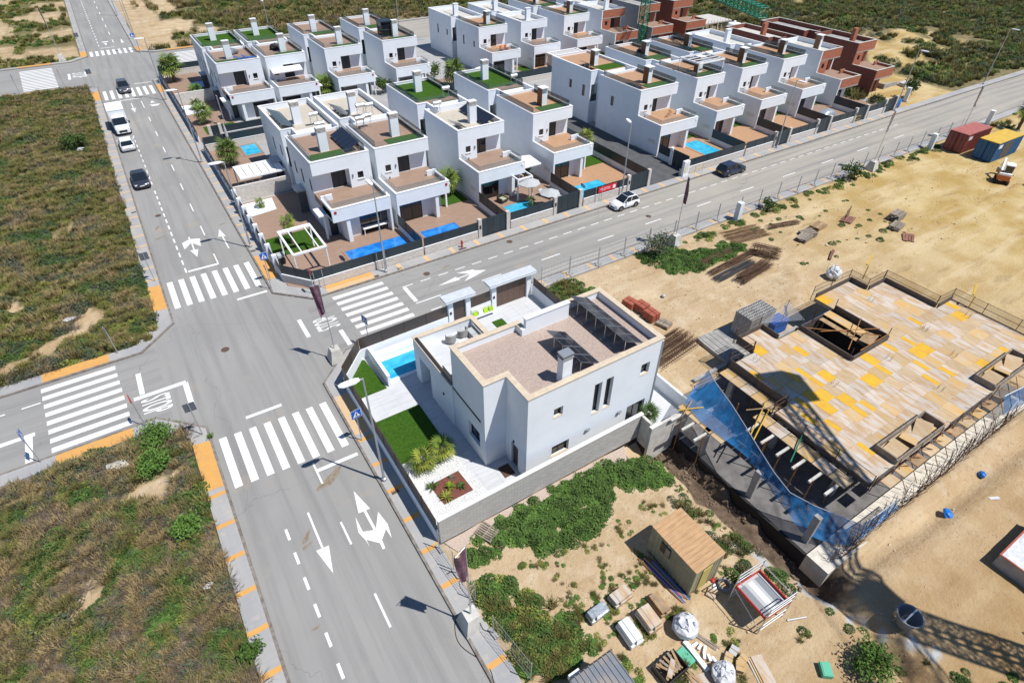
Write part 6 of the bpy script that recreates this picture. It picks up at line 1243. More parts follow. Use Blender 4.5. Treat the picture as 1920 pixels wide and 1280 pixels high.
# ------------------------------------------------------------------ vehicles
def car(label, x, y, rz, paint, L_=4.2, W_=1.78, H_=1.5, style='hatch', plate='plate', roofglass=False, z=0):
    """front of the car towards local +x"""
    c = thing('parked_car', label, 'car', (x,y,z), rz); h = L_/2; w = W_/2
    belt = H_*.60; gz = .22
    def ring(u, hw, zt, zb=gz, ro=.12): return [(u,-hw+.04,zb),(u,-hw,zb+.18),(u,-hw,zt-ro),(u,-hw+ro*1.2,zt),(u,hw-ro*1.2,zt),(u,hw,zt-ro),(u,hw,zb+.18),(u,hw-.04,zb)]
    hood = belt*.98 if style != 'suv' else belt*1.02
    if style == 'sedan': prof = [(-h,w*.80,belt*.78),(-h+.12,w*.94,belt*.96),(-h*.55,w,belt*1.02),(-h*.2,w,belt),(h*.35,w,belt*.98),(h*.62,w*.98,hood*.92),(h-.18,w*.90,hood*.80),(h,w*.72,hood*.62)]
    else: prof = [(-h,w*.86,belt*.85),(-h+.10,w*.95,belt*1.0),(-h*.5,w,belt*1.03),(0,w,belt*1.0),(h*.38,w,belt*1.0),(h*.66,w*.98,hood*.95),(h-.16,w*.90,hood*.83),(h,w*.72,hood*.60)]
    body = MB().loft([ring(*p_) for p_ in prof]); bo = body.build('body', paint, c, smooth=True)
    # cabin
    if style == 'sedan': cb = [(-h*.78,.90,belt*.98),(-h*.36,.80,H_*.985),(h*.10,.80,H_),(h*.52,.90,belt*.98)]
    elif style == 'suv': cb = [(-h*.97,.90,belt*1.0),(-h*.78,.82,H_*.97),(h*.02,.82,H_),(h*.50,.90,belt*1.0)]
    else: cb = [(-h*.95,.88,belt*1.0),(-h*.66,.80,H_*.97),(h*.0,.80,H_),(h*.46,.90,belt*1.0)]
    g_ = MB(); u0, u1, u2, u3 = [q[0] for q in cb]; wb = w*.95; wt = w*.74
    lo = [(u0,-wb*.92,belt*.97),(u3,-wb*.96,belt*.97),(u3,wb*.96,belt*.97),(u0,wb*.92,belt*.97)]; hi = [(u1,-wt,cb[1][2]-.05),(u2,-wt,cb[2][2]-.05),(u2,wt,cb[2][2]-.05),(u1,wt,cb[1][2]-.05)]
    g_.loft([lo, hi]); g_.build('windows', 'car_glass', c)
    rfm = MB().loft([[(u1-.05,-wt-.03,cb[1][2]-.06),(u2+.06,-wt-.03,cb[2][2]-.06),(u2+.06,wt+.03,cb[2][2]-.06),(u1-.05,wt+.03,cb[1][2]-.06)],[(u1,-wt+.05,cb[1][2]),(u2,-wt+.05,cb[2][2]),(u2,wt-.05,cb[2][2]),(u1,wt-.05,cb[1][2])]])
    ro = rfm.build('roof', paint, c)
    if roofglass: MB().box(u1*.85,u2+.02,-wt+.08,wt-.08,H_-.012,H_+.012).build('sunroof', 'car_glass', ro)
    for s_ in (-1,1):
        pl = MB()
        for (a, b_) in (((u0,wb*.92,belt*.97),(u1,wt,cb[1][2]-.04)),((u3,wb*.96,belt*.97),(u2,wt,cb[2][2]-.04)),(((u0*.35+u3*.65)-.28,wb*.965,belt*.97),((u1*.35+u2*.65)-.15,wt+.01,H_-.06))): pl.tube((a[0],a[1]*s_,a[2]),(b_[0],b_[1]*s_,b_[2]),.035,4)
        pl.build('pillar', paint, c)
        MB().obox((u3-.42,s_*(w+.08),belt*1.05),(.18,.16,.13)).build('mirror', paint, c)
        MB().obox((h-.17,s_*w*.70,hood*.72),(.22,.28,.14),-s_*.35).build('headlight', 'lamp_glass', c); MB().obox((-h+.08,s_*w*.76,belt*.82),(.12,.24,.16),s_*.2).build('tail_light', 'tail_red', c)
        for u in (-h*.62,h*.62):
            wh = MB().tube((u,s_*(w-.20),.31),(u,s_*(w+.005),.31),.31,18).build('wheel', 'tyre', c); MB().tube((u,s_*(w-.0),.31),(u,s_*(w+.018),.31),.19,12).build('rim', 'rim', wh)
            ar = MB(); ar.tube((u,s_*(w-.22),.33),(u,s_*(w+.002),.33),.37,18); ar.build('wheel_arch', 'black_plastic', c)
    MB().box(h-.12,h+.01,-w*.42,w*.42,.30,.46).build('grille', 'black_plastic', c); MB().box(h-.02,h+.025,-.26,.26,.47,.58).build('number_plate', 'plate', c); MB().box(-h-.025,-h+.02,-.26,.26,.52,.64).build('number_plate', plate, c)
    MB().box(-h+.05,h-.08,-w+.07,w-.07,.16,.24).build('underbody', 'black_plastic', c)
    return c
car('small white rounded hatchback with dark roof parked on the cross street', 45.2, 45.95, R(180), 'car_white', 3.55, 1.63, 1.48, 'hatch', roofglass=True)
car('dark blue hatchback parked farther along the cross street', 63.2, 45.8, R(0), 'car_blue', 4.15, 1.75, 1.5, 'suv', 'plate_yellow')
car('dark estate car parked nearest on the side street', -1.55, 82.2, R(-90), 'car_dark', 4.5, 1.8, 1.48, 'sedan')
car('white hatchback parked behind the white box van', -1.6, 95.6, R(90), 'car_white', 4.1, 1.78, 1.45, 'hatch')
car('dark grey people carrier driving across the far crossing', .85, 123.2, R(-90), 'car_grey', 4.4, 1.82, 1.62, 'suv')
car('silver car parked behind the far row of houses', 56.3, 133.0, R(0), 'silver_cover', 4.2, 1.78, 1.5, 'hatch')
vn = thing('box_van', 'white box van parked on the left of the side street', 'van', (-1.45,103.3,0), R(-90))
MB().box(-3.2,.75,-1.05,1.05,.75,3.0).build('cargo_box', 'car_white', vn); MB().box(-3.23,.78,-1.08,1.08,2.98,3.06).build('box_roof', 'white_paint', vn); MB().box(-3.1,2.6,-.5,.5,.4,.74).build('chassis', 'black_plastic', vn)
cabr = lambda u, zt, hw: [(u,-hw,.4),(u,-hw,zt*.8),(u,-hw+.15,zt),(u,hw-.15,zt),(u,hw,zt*.8),(u,hw,.4)]
MB().loft([cabr(.8,2.15,.95),cabr(1.35,2.2,.93),cabr(2.05,1.35,.95),cabr(2.7,1.15,.9),cabr(2.85,.9,.8)]).build('cab', 'car_white', vn)
MB().poly([(1.42,-.78,2.13),(2.06,-.86,1.40),(2.06,.86,1.40),(1.42,.78,2.13)]).poly([(1.38,.78,2.10),(2.0,.86,1.36),(2.0,-.86,1.36),(1.38,-.78,2.10)]).build('windscreen', 'car_glass', vn).location = (.05,0,.05)
for s_ in (-1,1):
    MB().box(.95,1.75,s_*.955-.01,s_*.955+.01,1.3,1.9).build('side_window', 'car_glass', vn); MB().obox((2.72,s_*.68,.9),(.2,.3,.22)).build('headlight', 'lamp_glass', vn); MB().obox((1.7,s_*1.15,1.5),(.1,.2,.3)).build('mirror', 'black_plastic', vn)
    for u in (-2.1,2.0): wh = MB().tube((u,s_*.78,.36),(u,s_*1.0,.36),.36,16).build('wheel', 'tyre', vn); MB().tube((u,s_*.99,.36),(u,s_*1.015,.36),.2,12).build('rim', 'rim', wh)
MB().box(2.8,2.9,-.5,.5,.55,.8).build('grille', 'black_plastic', vn); MB().box(2.86,2.92,-.26,.26,.42,.53).build('number_plate', 'plate', vn)

# ------------------------------------------------------------------ street furniture
def lamp(label, x, y, rz, h=9.2, group='street lamps'):
    l = thing('street_lamp', label, 'lamp', (x,y,.12), rz, None); MB().lathe([(.17,0),(.17,.25),(.09,.3)],10).build('base', 'galvanised', l)
    MB().tube((0,0,.2),(0,0,h),.085,10,.05).build('pole', 'galvanised', l); MB().tube((0,0,h-.05),(.35,0,h+.02),.045).build('arm', 'galvanised', l)
    MB().loft([[(.2,-.1,h-.02),(.2,.1,h-.02),(.2,.1,h+.08),(.2,-.1,h+.08)],[(.5,-.2,h-.03),(.5,.2,h-.03),(.5,.18,h+.1),(.5,-.18,h+.1)],[(1.2,-.19,h),(1.2,.19,h),(1.2,.17,h+.1),(1.2,-.17,h+.1)],[(1.4,-.08,h+.02),(1.4,.08,h+.02),(1.4,.08,h+.09),(1.4,-.08,h+.09)]]).build('lamp_head', 'white_paint', l)
    MB().box(.55,1.15,-.14,.14,h-.05,h-.032).build('lens', 'lamp_glass', l); MB().box(-.06,.06,-.10,-.085,.8,1.2).build('access_door', 'grey_metal', l)
    return l
lamp('street lamp standing beside the corner villa fence', 5.98, 24.5, R(180)); lamp('street lamp on the left side of the corner garden with the pergola', 6.0, 59.3, R(180)); lamp('street lamp in front of the corner pair garden wall', 16.0, 47.5, R(90), 9.0)
lamp('street lamp beside the small white hatchback', 46.7, 48.1, R(70), 8.6); lamp('street lamp beside the inner garden on the side street', 6.0, 84.6, R(180)); lamp('street lamp near the far crossing on the side street', 6.0, 114.1, R(180)); lamp('street lamp past the far crossing', 5.9, 187.5, R(180)); lamp('street lamp by the silver covered car', 75.0, 47.9, R(-90), 9.0); lamp('street lamp at the end of the brick houses', 104.1, 48.0, R(-90), 9.0); lamp('last street lamp on the cross street', 131.6, 47.7, R(-90), 9.0); lamp('lamp column behind the second row of houses', 28.0, 128.9, R(90), 10); lamp('lamp column on the far cross street', 54.5, 129.2, R(90), 10.5); lamp('street lamp at the far corner of the side street', 6.3, 148.6, R(180))
tall = thing('lighting_column', 'slender column without arm beside the blue crossing sign of the far junction', 'post', (6.4,160.5,.1)); MB().tube((0,0,0),(0,0,8),.07,8,.045).build('pole', 'galvanised', tall); MB().tube((-.5,0,8),(.2,0,8),.05).build('lamp_head', 'galvanised', tall)
def sign(label, x, y, rz, kind='crossing', h=2.35, sz=.75):
    """sign face towards local -y"""
    s_ = thing('road_sign', label, 'sign', (x,y,.12), rz); MB().tube((0,0,0),(0,0,h+sz),.035,8).build('post', 'galvanised', s_)
    if kind == 'round': p_ = MB().tube((0,-.05,h+sz/2),(0,-.03,h+sz/2),sz/2,20).build('panel', 'sign_red', s_)
    else: p_ = MB().box(-sz/2,sz/2,-.055,-.037,h,h+sz).build('panel', 'sign_grey', s_)
    b_ = MB().box(-sz/2+.005,sz/2-.005,-.060,-.0555,h+.005,h+sz-.005).build('face', 'white_paint' if kind != 'round' else 'white_paint', p_) if kind != 'round' else MB().tube((0,-.056,h+sz/2),(0,-.051,h+sz/2),sz*.36,20).build('face', 'white_paint', p_)
    if kind == 'crossing':
        MB().box(-sz/2+.03,sz/2-.03,-.064,-.0605,h+.03,h+sz-.03).build('blue_field', 'sign_blue', p_)
        q = MB(); q.poly([(-.27,-.067,h+.12),(.27,-.067,h+.12),(0,-.067,h+.62)]); q.build('triangle', 'white_paint', p_)
        m2 = MB(); y_ = -.070
        def st(a, b_, r): 
            d_ = Vector((b_[0]-a[0],b_[1]-a[1])).normalized()*r; n_ = (-d_.y, d_.x); m2.poly([(a[0]-n_[0],y_,h+a[1]-n_[1]),(b_[0]-n_[0],y_,h+b_[1]-n_[1]),(b_[0]+n_[0],y_,h+b_[1]+n_[1]),(a[0]+n_[0],y_,h+a[1]+n_[1])])
        st((0,.28),(.02,.42),.035); st((0,.29),(-.08,.15),.022); st((.0,.29),(.08,.15),.022); st((.02,.40),(-.07,.32),.016); st((.02,.40),(.09,.32),.016); m2.poly([(.025+.03*math.cos(k*.9),y_,h+.47+.03*math.sin(k*.9)) for k in range(7)][::-1]); 
        for k in range(4): st((-.2+.12*k,.14),(-.15+.12*k,.14),.012)
        m2.build('walking_figure', 'black_plastic', p_)
    return s_
sign('blue pedestrian crossing sign beside the villa fence', 6.0, 28.5, R(8)); sign('blue pedestrian crossing sign at the corner garden', 6.05, 52.0, R(8)); sign('blue crossing sign at the far junction', 5.95, 150.5, R(8))
sign('back of a square sign on the left pavement at the near junction', -3.3, 35.0, R(178)); sign('back of a square sign on the left pavement beyond the junction', -3.3, 57.7, R(182)); sign('back of a square sign at the far junction left corner', -3.3, 126.6, R(180)); sign('back of a square sign beyond the far junction', -3.5, 156.2, R(180))
sign('edge-on crossing sign at the left cross street, nearer the picture edge', -12.95, 38.2, R(92)); sign('edge-on round sign by the STOP lettering on the left cross street', -6.6, 38.1, R(-88), 'round'); sign('edge-on crossing sign behind the villa fence corner', 10.4, 37.9, R(-75)); sign('edge-on round sign at the corner garden kerb', 8.9, 47.6, R(88), 'round', 2.1); sign('edge-on crossing sign on the near edge of the corner garden pavement', 5.75, 50.6, R(-80), 'round', 2.1, .5)
sign('edge-on sign post on the far left crossing, nearer', -14.1, 129.6, R(90)); sign('edge-on sign post on the far left crossing, farther', -7.6, 129.5, R(-90), 'round'); sign('thin sign post on the left pavement before the sandy patch', -7.4, 47.9, R(-90), 'crossing', 2.2, .5)
def flag(label, x, y, rz, h, block=True, furl=1.0, seed=0, sway=0):
    f = thing('flagpole', label, 'flag', (x,y,.1), 0)
    if block: MB().loft([[(-.62,-.62,0),(.62,-.62,0),(.62,.62,0),(-.62,.62,0)],[(-.36,-.36,1.15),(.36,-.36,1.15),(.36,.36,1.15),(-.36,.36,1.15)]]).build('concrete_base', 'pale_concrete', f)
    MB().tube((0,0,1.1 if block else 0),(sway,0,h),.05,8,.03).build('pole', 'alu', f); MB().tube((sway,0,h-.02),(sway+.7*math.cos(rz),.7*math.sin(rz),h-.02),.02).build('top_arm', 'alu', f)
    q = random.Random(seed); mb = MB(); n1, n2_ = 7, 12
    for j in range(n2_+1):
        v = j/n2_
        for i in range(n1+1):
            u = i/n1; wd = (.72-.3*v*furl)*u; off = .16*math.sin(u*9+v*3+seed)*u+q.uniform(-.02,.02); sl = -.45*u*v*furl
            mb.v.append((sway*(1-.3*v)+wd*math.cos(rz)-off*math.sin(rz), wd*math.sin(rz)+off*math.cos(rz), h-.05-2.5*v+sl))
    for j in range(n2_):
        for i in range(n1): k = j*(n1+1)+i; mb.f.append((k,k+1,k+n1+2,k+n1+1))
    mb.build('cloth', 'flag_purple', f, smooth=True); return f
flag('purple banner on a pole with concrete base at the near pavement', 6.2, 13.3, R(200), 7.6, True, 1.0, 1); flag('purple banner on a pole with concrete base at the junction corner', 7.5, 37.75, R(170), 7.3, True, 1.0, 2); flag('purple banner on a pole in the weeds by the site fence', 43.9, 36.4, R(240), 7.6, True, .6, 3); flag('purple banner by the site fence farther right', 79.6, 36.6, R(20), 7.4, True, .2, 4); flag('purple banner at the far end of the site fence', 100.5, 36.2, R(20), 7.2, True, .5, 5)
fg = flag('dark banner on a pole at the far left lot corner', -7.2, 149.3, R(100), 9.0, True, .2, 6); fg2 = thing('feather_flag', 'white feather banner standing in the far street garden', 'flag', (11.6,97.2,.15)); MB().box(-.03,.03,-.3,.3,1.0,4.2).build('cloth', 'flag_white', fg2); MB().tube((0,-.3,0),(0,-.3,4.3),.025).build('pole', 'alu', fg2)
fg3 = thing('folded_parasol', 'closed grey parasol by the inner garden fence', 'parasol', (10.3,88.0,.15)); MB().tube((0,0,0),(0,0,3.2),.03).build('pole', 'alu', fg3); MB().lathe([(.05,3.2),(.16,2.4),(.2,1.5),(.08,1.1)],8).build('folded_cloth', 'fabric_grey', fg3)
hy = thing('fire_hydrant', 'red fire hydrant on the pavement before the corner garden wall', 'hydrant', (24.6,47.7,.125)); MB().lathe([(.13,0),(.13,.06),(.09,.1),(.09,.55),(.12,.6),(.10,.72),(.03,.8)],12).build('barrel', 'hydrant_red', hy)
for s_ in (-1,1): MB().tube((0,0,.45),(s_*.2,0,.45),.06,8).build('outlet', 'hydrant_red', hy)
MB().box(-.3,.3,-.22,-.45,-.0,.02).build('cover', 'cast_iron', hy)
for lb_, x, y in (('grey post at the corner garden lamp, thin frame',16.3,48.0),('grey thin post frame beside the small white hatchback',43.6,48.2),('thin frame post by the first villa gate wall',10.05,47.9)):
    q = thing('frame_post', lb_, 'post', (x,y,.12)); MB().tube((0,0,0),(0,0,2.1),.03).build('upright', 'galvanised', q); MB().tube((-.8,.1,0),(-.8,.1,2.0),.03).build('upright', 'galvanised', q); MB().tube((0,0,0),(-.8,.1,0.02),.025).build('foot_bar', 'galvanised', q)
bb = thing('barrier', 'small yellow barrier frame on the pavement by the meter cabinet', 'barrier', (58.8,47.9,.12)); MB().path([(0,0,0),(0,0,1.0),(1.4,0,1.0),(1.4,0,0)],.025).tube((0,0,.5),(1.4,0,.5),.02).build('frame', 'prop_yellow', bb)
bb = thing('barrier', 'small yellow barrier frame before the covered car gate', 'barrier', (93.0,48.0,.12)); MB().path([(0,0,0),(0,0,1.0),(1.4,0,1.0),(1.4,0,0)],.025).tube((0,0,.5),(1.4,0,.5),.02).build('frame', 'prop_yellow', bb)
# temporary mesh fence
def fence_panel(label, x0, y0, x1, y1, lying=False, wires=9, group='temporary mesh fence along the site'):
    p0 = Vector((x0,y0)); p1 = Vector((x1,y1)); Ln = (p1-p0).length; a = math.atan2(y1-y0,x1-x0)
    p = thing('mesh_fence_panel', label, 'fence', (x0,y0,.13), a, group)
    fr = MB()
    for s_ in (0,Ln-.06): fr.tube((s_,0,0),(s_,0,2.05),.028,6)
    fr.tube((0,0,.15),(Ln,0,.15),.012,4).tube((0,0,1.95),(Ln,0,1.95),.012,4); fo = fr.build('frame', 'galvanised', p)
    wr = MB()
    for k in range(1,wires): wr.tube((Ln*k/wires,0,.15),(Ln*k/wires,0,1.95),.006,3,cap=False)
    for z in (.6,1.05,1.5): wr.tube((0,0,z),(Ln,0,z),.006,3,cap=False)
    wr.build('wire', 'galvanised', p); MB().box(-.32,.32,-.12,.12,-.02,.12).build('concrete_foot', 'concrete', p)
    MB().tube((Ln-.1,-.45,.03),(Ln-.1,.45,.03),.03).build('foot_bar', 'rebar', p)
    if lying: p.rotation_euler = (R(-62),0,a)
    return p
nm_ = ['first','second','third','fourth','fifth','sixth','seventh','eighth','ninth','tenth','eleventh','twelfth','thirteenth','fourteenth','fifteenth','sixteenth','seventeenth','eighteenth','nineteenth','twentieth','twenty-first','twenty-second']
for k in range(22): x = 27.6+3.45*k; fence_panel('mesh fence panel along the cross street, %s from the villa gate' % nm_[k], x, 37.55+.1*math.sin(k*2.1), x+3.4, 37.55+.1*math.sin(k*2.1+2.1))
fence_panel('mesh fence panel on the near pavement next to the villa wall corner', 6.75, 18.1, 6.85, 16.4); fence_panel('mesh fence panel on the near pavement, between villa and purple banner', 6.85, 16.2, 7.0, 14.2); fence_panel('mesh fence panel on the near pavement below the purple banner', 6.9, 12.2, 7.3, 9.2)
cbm = MB().path([(6.9+.05*math.sin(k),15.6-.28*k,.15+.9*math.exp(-((k-2)/2.)**2)) if k < 7 else (5.5-.35*math.sin((k-7)*.4),13.9-.26*(k-7)+.0,.14 if k > 18 else .02) for k in range(26)],.02,5).build('cable', 'black_plastic'); tag(cbm, 'black cable looping over the kerb by the purple banner', 'cable')
for k, (x, y, lb_) in enumerate(((53.8,36.6,'white concrete block post near the middle of the site fence'),(93.3,36.4,'white concrete block post left of the red container'),(110.5,37.0,'white concrete block post right of the red container'),(110.5,50.0,'white gate pier left standing beyond the brick house'))):
    q = thing('gate_pier', lb_, 'pier', (x,y,0), .1*k); MB().box(-.3,.3,-.3,.3,0,2.2).build('shaft', 'white_old', q); MB().box(-.5,.5,-.45,.45,0,.15).build('foot', 'concrete', q)
bt = thing('barrel', 'blue plastic barrel at the kerb by the half finished house', 'barrel', (106.2,49.1,.1)); MB().lathe([(.5,0),(.58,.3),(.58,.9),(.5,1.2),(.3,1.22)],14).build('body', 'blue_plastic', bt); MB().tube((.2,0,1.22),(.2,0,1.27),.08,8).build('bung', 'black_plastic', bt)
bt = thing('rubble_heap', 'white rubble bags heaped at the kerb left of the blue barrel', 'bags', (103.9,49.3,.1)); MB().blob((0,0,.3),1.0,.6,.45,5,12,6,.3).build('heap', 'bag_white', bt)
for k, (x, y, z, s_, mt_, nm) in enumerate(((-7.2,97.0,.35,.5,'litter','white rag caught in the dry scrub by the side street'),(-9.3,62.4,.15,.3,'litter_green','green plastic scrap in the upper left lot'),(-10.6,55.0,.1,.55,'litter','white plastic sheet scrap in the upper left lot'),(-5.6,28.6,.1,.35,'litter','white paper scrap beside the orange paving'),(-5.2,23.0,.12,.3,'litter','white bag scrap low in the near left lot'),(-4.6,21.6,.1,.3,'black_plastic','black plastic strip near the left pavement'),(-8.6,35.0,.05,.75,'pale_concrete','pale stone slab lying in the near left scrub'))):
    o = MB().blob((0,0,s_*.25),s_,s_*.6,s_*.3,k+2,8,5,.4).build('litter_scrap', mt_, None, loc=(x,y,z)); tag(o, nm, 'litter' if k < 6 else 'stone')

# ------------------------------------------------------------------ plants
def fan_leaf(n_=13, L_=.75):
    mb = MB(); mb.tube((0,0,0),(.55,0,.0),.015,4)
    for i in range(n_):
        a = R(-125+250*i/(n_-1)); r = L_*(1-.25*abs(a)/2.2); c_, s_ = math.cos(a), math.sin(a); w_ = .055; dz = -.28*r
        b0 = (.5+.05*c_,.05*s_,.0); m0 = (.5+r*.55*c_-w_*s_,r*.55*s_+w_*c_,.02); m1 = (.5+r*.55*c_+w_*s_,r*.55*s_-w_*c_,.02); t0 = (.5+r*c_,r*s_,dz)
        mb.poly([b0,m1,t0,m0])
    return mb
leaf_me = {}
def palm(label, x, y, z, trunk, crown, n_=20, mt_='palm_leaf', r=.16, seed=0, yellow=.15, group='palms'):
    p = thing('palm_tree', label, 'palm', (x,y,z)); q = random.Random(seed); tr = MB(); rings = [(r*1.5,0),(r*1.2,.12)]
    k_ = max(3,int(trunk/.18))
    for i in range(k_): zz = .15+(trunk-.15)*i/k_; rings += [(r*(1.08 if i % 2 else .95),zz)]
    rings += [(r*1.2,trunk),(r*.5,trunk+.2)]; tr.lathe(rings,10).build('trunk', 'trunk_fibre', p)
    for i in range(n_):
        m_ = mt_ if q.random() > yellow else 'palm_yellow'
        if m_ not in leaf_me: lo = fan_leaf().build('leaf', m_, p); leaf_me[m_] = lo; o = lo
        else: o = inst(leaf_me[m_], p, (0,0,0))
        u = (i+.5)/n_; pit = R(75-115*u**.85)+q.uniform(-.12,.12); o.rotation_euler = (q.uniform(-.5,.5), -pit, i*2.39996+q.uniform(-.2,.2)); sc_ = crown/1.25*q.uniform(.85,1.1); o.scale = (sc_,sc_,sc_); o.location = (0,0,trunk+.05+.12*(1-u))
    return p
palm('small fan palm in the villa garden, nearer the street', 8.55, 23.9, F+.05, .75, 1.25, 15, 'palm_leaf', .17, 1, .5); palm('small fan palm in the villa garden, nearer the house', 10.15, 24.15, F+.05, .7, 1.2, 14, 'palm_leaf', .17, 2, .6)
palm('palm growing between the second and third houses of the street row', 29.15, 59.4, GZ, 1.6, 1.9, 24, 'palm_leaf', .22, 3); palm('slim palm on the lawn left of the dark driveway', 49.4, 59.0, GZ, 2.9, 1.5, 20, 'palm_yellow', .2, 4, .5); palm('palm under the white pergola of the corner garden', 9.9, 57.6, GZ, 2.4, 1.1, 14, 'palm_leaf', .16, 5, .4)
palm('palm beside the turquoise pool of the inner garden', 9.1, 81.6, GZ, 1.9, 2.1, 24, 'palm_leaf', .24, 6); palm('palm in the far street garden next to the white banner', 9.3, 99.4, GZ, 1.6, 1.8, 22, 'palm_leaf', .22, 7); palm('big palm at the far junction corner', 8.9, 123.8, GZ, 2.6, 2.6, 26, 'palm_leaf', .28, 8)
palm('broad palm between second row houses', 28.4, 101.0, GZ, 1.8, 2.5, 26, 'palm_leaf', .26, 9); palm('broad palm left of the white garden parasol', 49.6, 95.8, GZ, 2.4, 2.6, 26, 'palm_leaf', .26, 10); palm('young palm in the white bed of the corner garden', 9.2, 67.6, GZ+.05, .45, .75, 12, 'palm_leaf', .12, 11); palm('leafy young palm in the white bed of the far garden', 9.4, 106.6, GZ+.05, .6, 1.3, 16, 'leaf_green', .15, 12)
palm('potted fan palm behind the villa on its far corner', 23.5, 18.6, 1.2, .5, .95, 20, 'leaf_green', .12, 13, 0); palm('potted dark palm between the parasols', 35.9, 51.6, GZ, .5, .8, 14, 'leaf_green', .1, 14, 0); palm('palm standing behind the blue shipping container', 112.5, 33.5, 0, 2.6, 1.8, 18, 'palm_leaf', .22, 15)
palm('leafy banana-like palm at the far garden wall', 10.6, 112.2, GZ, 1.0, 1.8, 18, 'leaf_lush', .18, 16, 0)
def rosette(label, x, y, z, n_, L_, w_, mt_, up=.6, seed=0, name='succulent', cat='plant', bend=.5):
    p = thing(name, label, cat, (x,y,z)); q = random.Random(seed); mb = MB()
    a0 = MB(); pts = []
    for i in range(5): u = i/4; pts.append((L_*u, 0, L_*(up*u-bend*u*u), w_*math.sin(math.pi*(.12+.85*u))))
    for i in range(4): a0.poly([(pts[i][0],-pts[i][3],pts[i][2]),(pts[i+1][0],-pts[i+1][3],pts[i+1][2]),(pts[i+1][0],0,pts[i+1][2]-.02),(pts[i][0],0,pts[i][2]-.02)]); a0.poly([(pts[i][0],0,pts[i][2]-.02),(pts[i+1][0],0,pts[i+1][2]-.02),(pts[i+1][0],pts[i+1][3],pts[i+1][2]),(pts[i][0],pts[i][3],pts[i][2])])
    o0 = a0.build('leaf', mt_, p)
    for i in range(n_): o = o0 if i == 0 else inst(o0, p, (0,0,0)); o.rotation_euler = (0,-q.uniform(-.1,.75),i*2.4+q.uniform(-.2,.2)); s_ = q.uniform(.7,1.1); o.scale = (s_,s_,s_)
    MB().lathe([(.08,-.05),(.1,.03),(.03,.1)],8).build('crown_base', 'trunk_fibre', p); return p
rosette('dark spiky succulent at the left of the red gravel square', 8.35, 22.2, F+.07, 22, .55, .05, 'leaf_green', .7, 1); rosette('yellow green spiky plant at the near corner of the red gravel square', 8.75, 21.0, F+.07, 26, .6, .04, 'palm_yellow', .7, 2); rosette('lime green bushy plant inside the red gravel square', 9.3, 21.6, F+.07, 30, .4, .06, 'lime_leaf', .9, 3); rosette('dark rosette at the right of the red gravel square', 9.95, 21.3, F+.07, 20, .45, .055, 'leaf_green', .5, 4); rosette('small grey green plant at the top of the red gravel square', 9.75, 22.2, F+.07, 12, .3, .04, 'agave_leaf', .5, 5)
for k, (x, y) in enumerate(((9.0,18.95),(9.25,19.05),(8.75,19.0))): rosette(('tiny dark agave by the front wall, middle one','tiny dark agave by the front wall, right one','tiny dark agave by the front wall, left one')[k], x, y, F+.05, 7, .3, .03, 'leaf_green', 1.2, 20+k, bend=.1)
def tree(label, x, y, z, trunk, rx, rz_, n_, mt_, seed=0, leaf=.16, name='shrub', cat='shrub'):
    p = thing(name, label, cat, (x,y,z)); q = random.Random(seed); tr = MB(); tips = []
    tr.tube((0,0,0),(0,0,trunk),.07,7,.05)
    for i in range(9):
        a = i*2.4; e = Vector((math.cos(a)*rx*.75*q.uniform(.5,1),math.sin(a)*rx*.75*q.uniform(.5,1),trunk+rz_*q.uniform(.5,1.5))); tr.tube((0,0,trunk*q.uniform(.5,1)),e,.035,5,.012); tips.append(e)
    tr.build('trunk', 'bark', p); cr_ = MB()
    for i in range(n_):
        t_ = tips[i % len(tips)]; c_ = t_+Vector((q.gauss(0,rx*.27),q.gauss(0,rx*.27),q.gauss(0,rz_*.3))); a = q.uniform(0,6.28); b_ = q.uniform(-.9,.9); d1 = Vector((math.cos(a),math.sin(a),b_)).normalized()*leaf*q.uniform(.7,1.3); d3 = d1.cross(Vector((q.gauss(0,1),q.gauss(0,1),q.gauss(0,1)))).normalized()*leaf*.45
        cr_.poly([c_-d1,c_+d3,c_+d1,c_-d3])
    cr_.build('crown', mt_, p); return p
tree('grey green loose shrub by the site fence and the purple banner', 40.7, 35.7, 0, .5, 1.5, 1.1, 900, 'leaf_grey', 1, .13); tree('small dark tree beside the gate pier past the brick houses', 112.5, 50.6, 0, .9, 1.1, 1.3, 600, 'leaf_green', 2, .2, 'small_tree', 'tree'); tree('round dark green bush at the bottom right of the site', 22.2, .5, 0, .2, 1.0, .6, 1500, 'leaf_lush', 3, .10); tree('bright green sapling overhanging the near left pavement', -4.0, 17.8, 0, .4, .55, .5, 420, 'leaf_lush', 4, .10); tree('small green plant growing at the kerb under the square sign', -2.9, 34.4, 0, .1, .25, .2, 90, 'leaf_lush', 5, .08); tree('dark green shrub by the side street dotted with white', -7.8, 98.5, 0, .3, 1.6, 1.0, 500, 'leaf_green', 6, .2); tree('little tree in a white planter by the parasol garden', 38.3, 56.6, GZ, 1.5, .8, .6, 420, 'leaf_green', 7, .13, 'small_tree', 'tree'); tree('green garden shrub right of the third far house', 37.6, 99.0, GZ, .7, 1.3, 1.0, 600, 'leaf_green', 8, .2); tree('bushy plant in the middle of the site fence', 58.8, 36.4, 0, .3, .9, .6, 500, 'leaf_green', 9, .14); tree('bushy plants at the site fence before the second banner', 74.5, 36.2, 0, .4, 1.2, .9, 500, 'leaf_green', 10, .17); tree('leafy shrub between white house and parasol garden', 47.9, 100.2, GZ, .9, 1.2, 1.2, 500, 'leaf_lush', 11, .2)
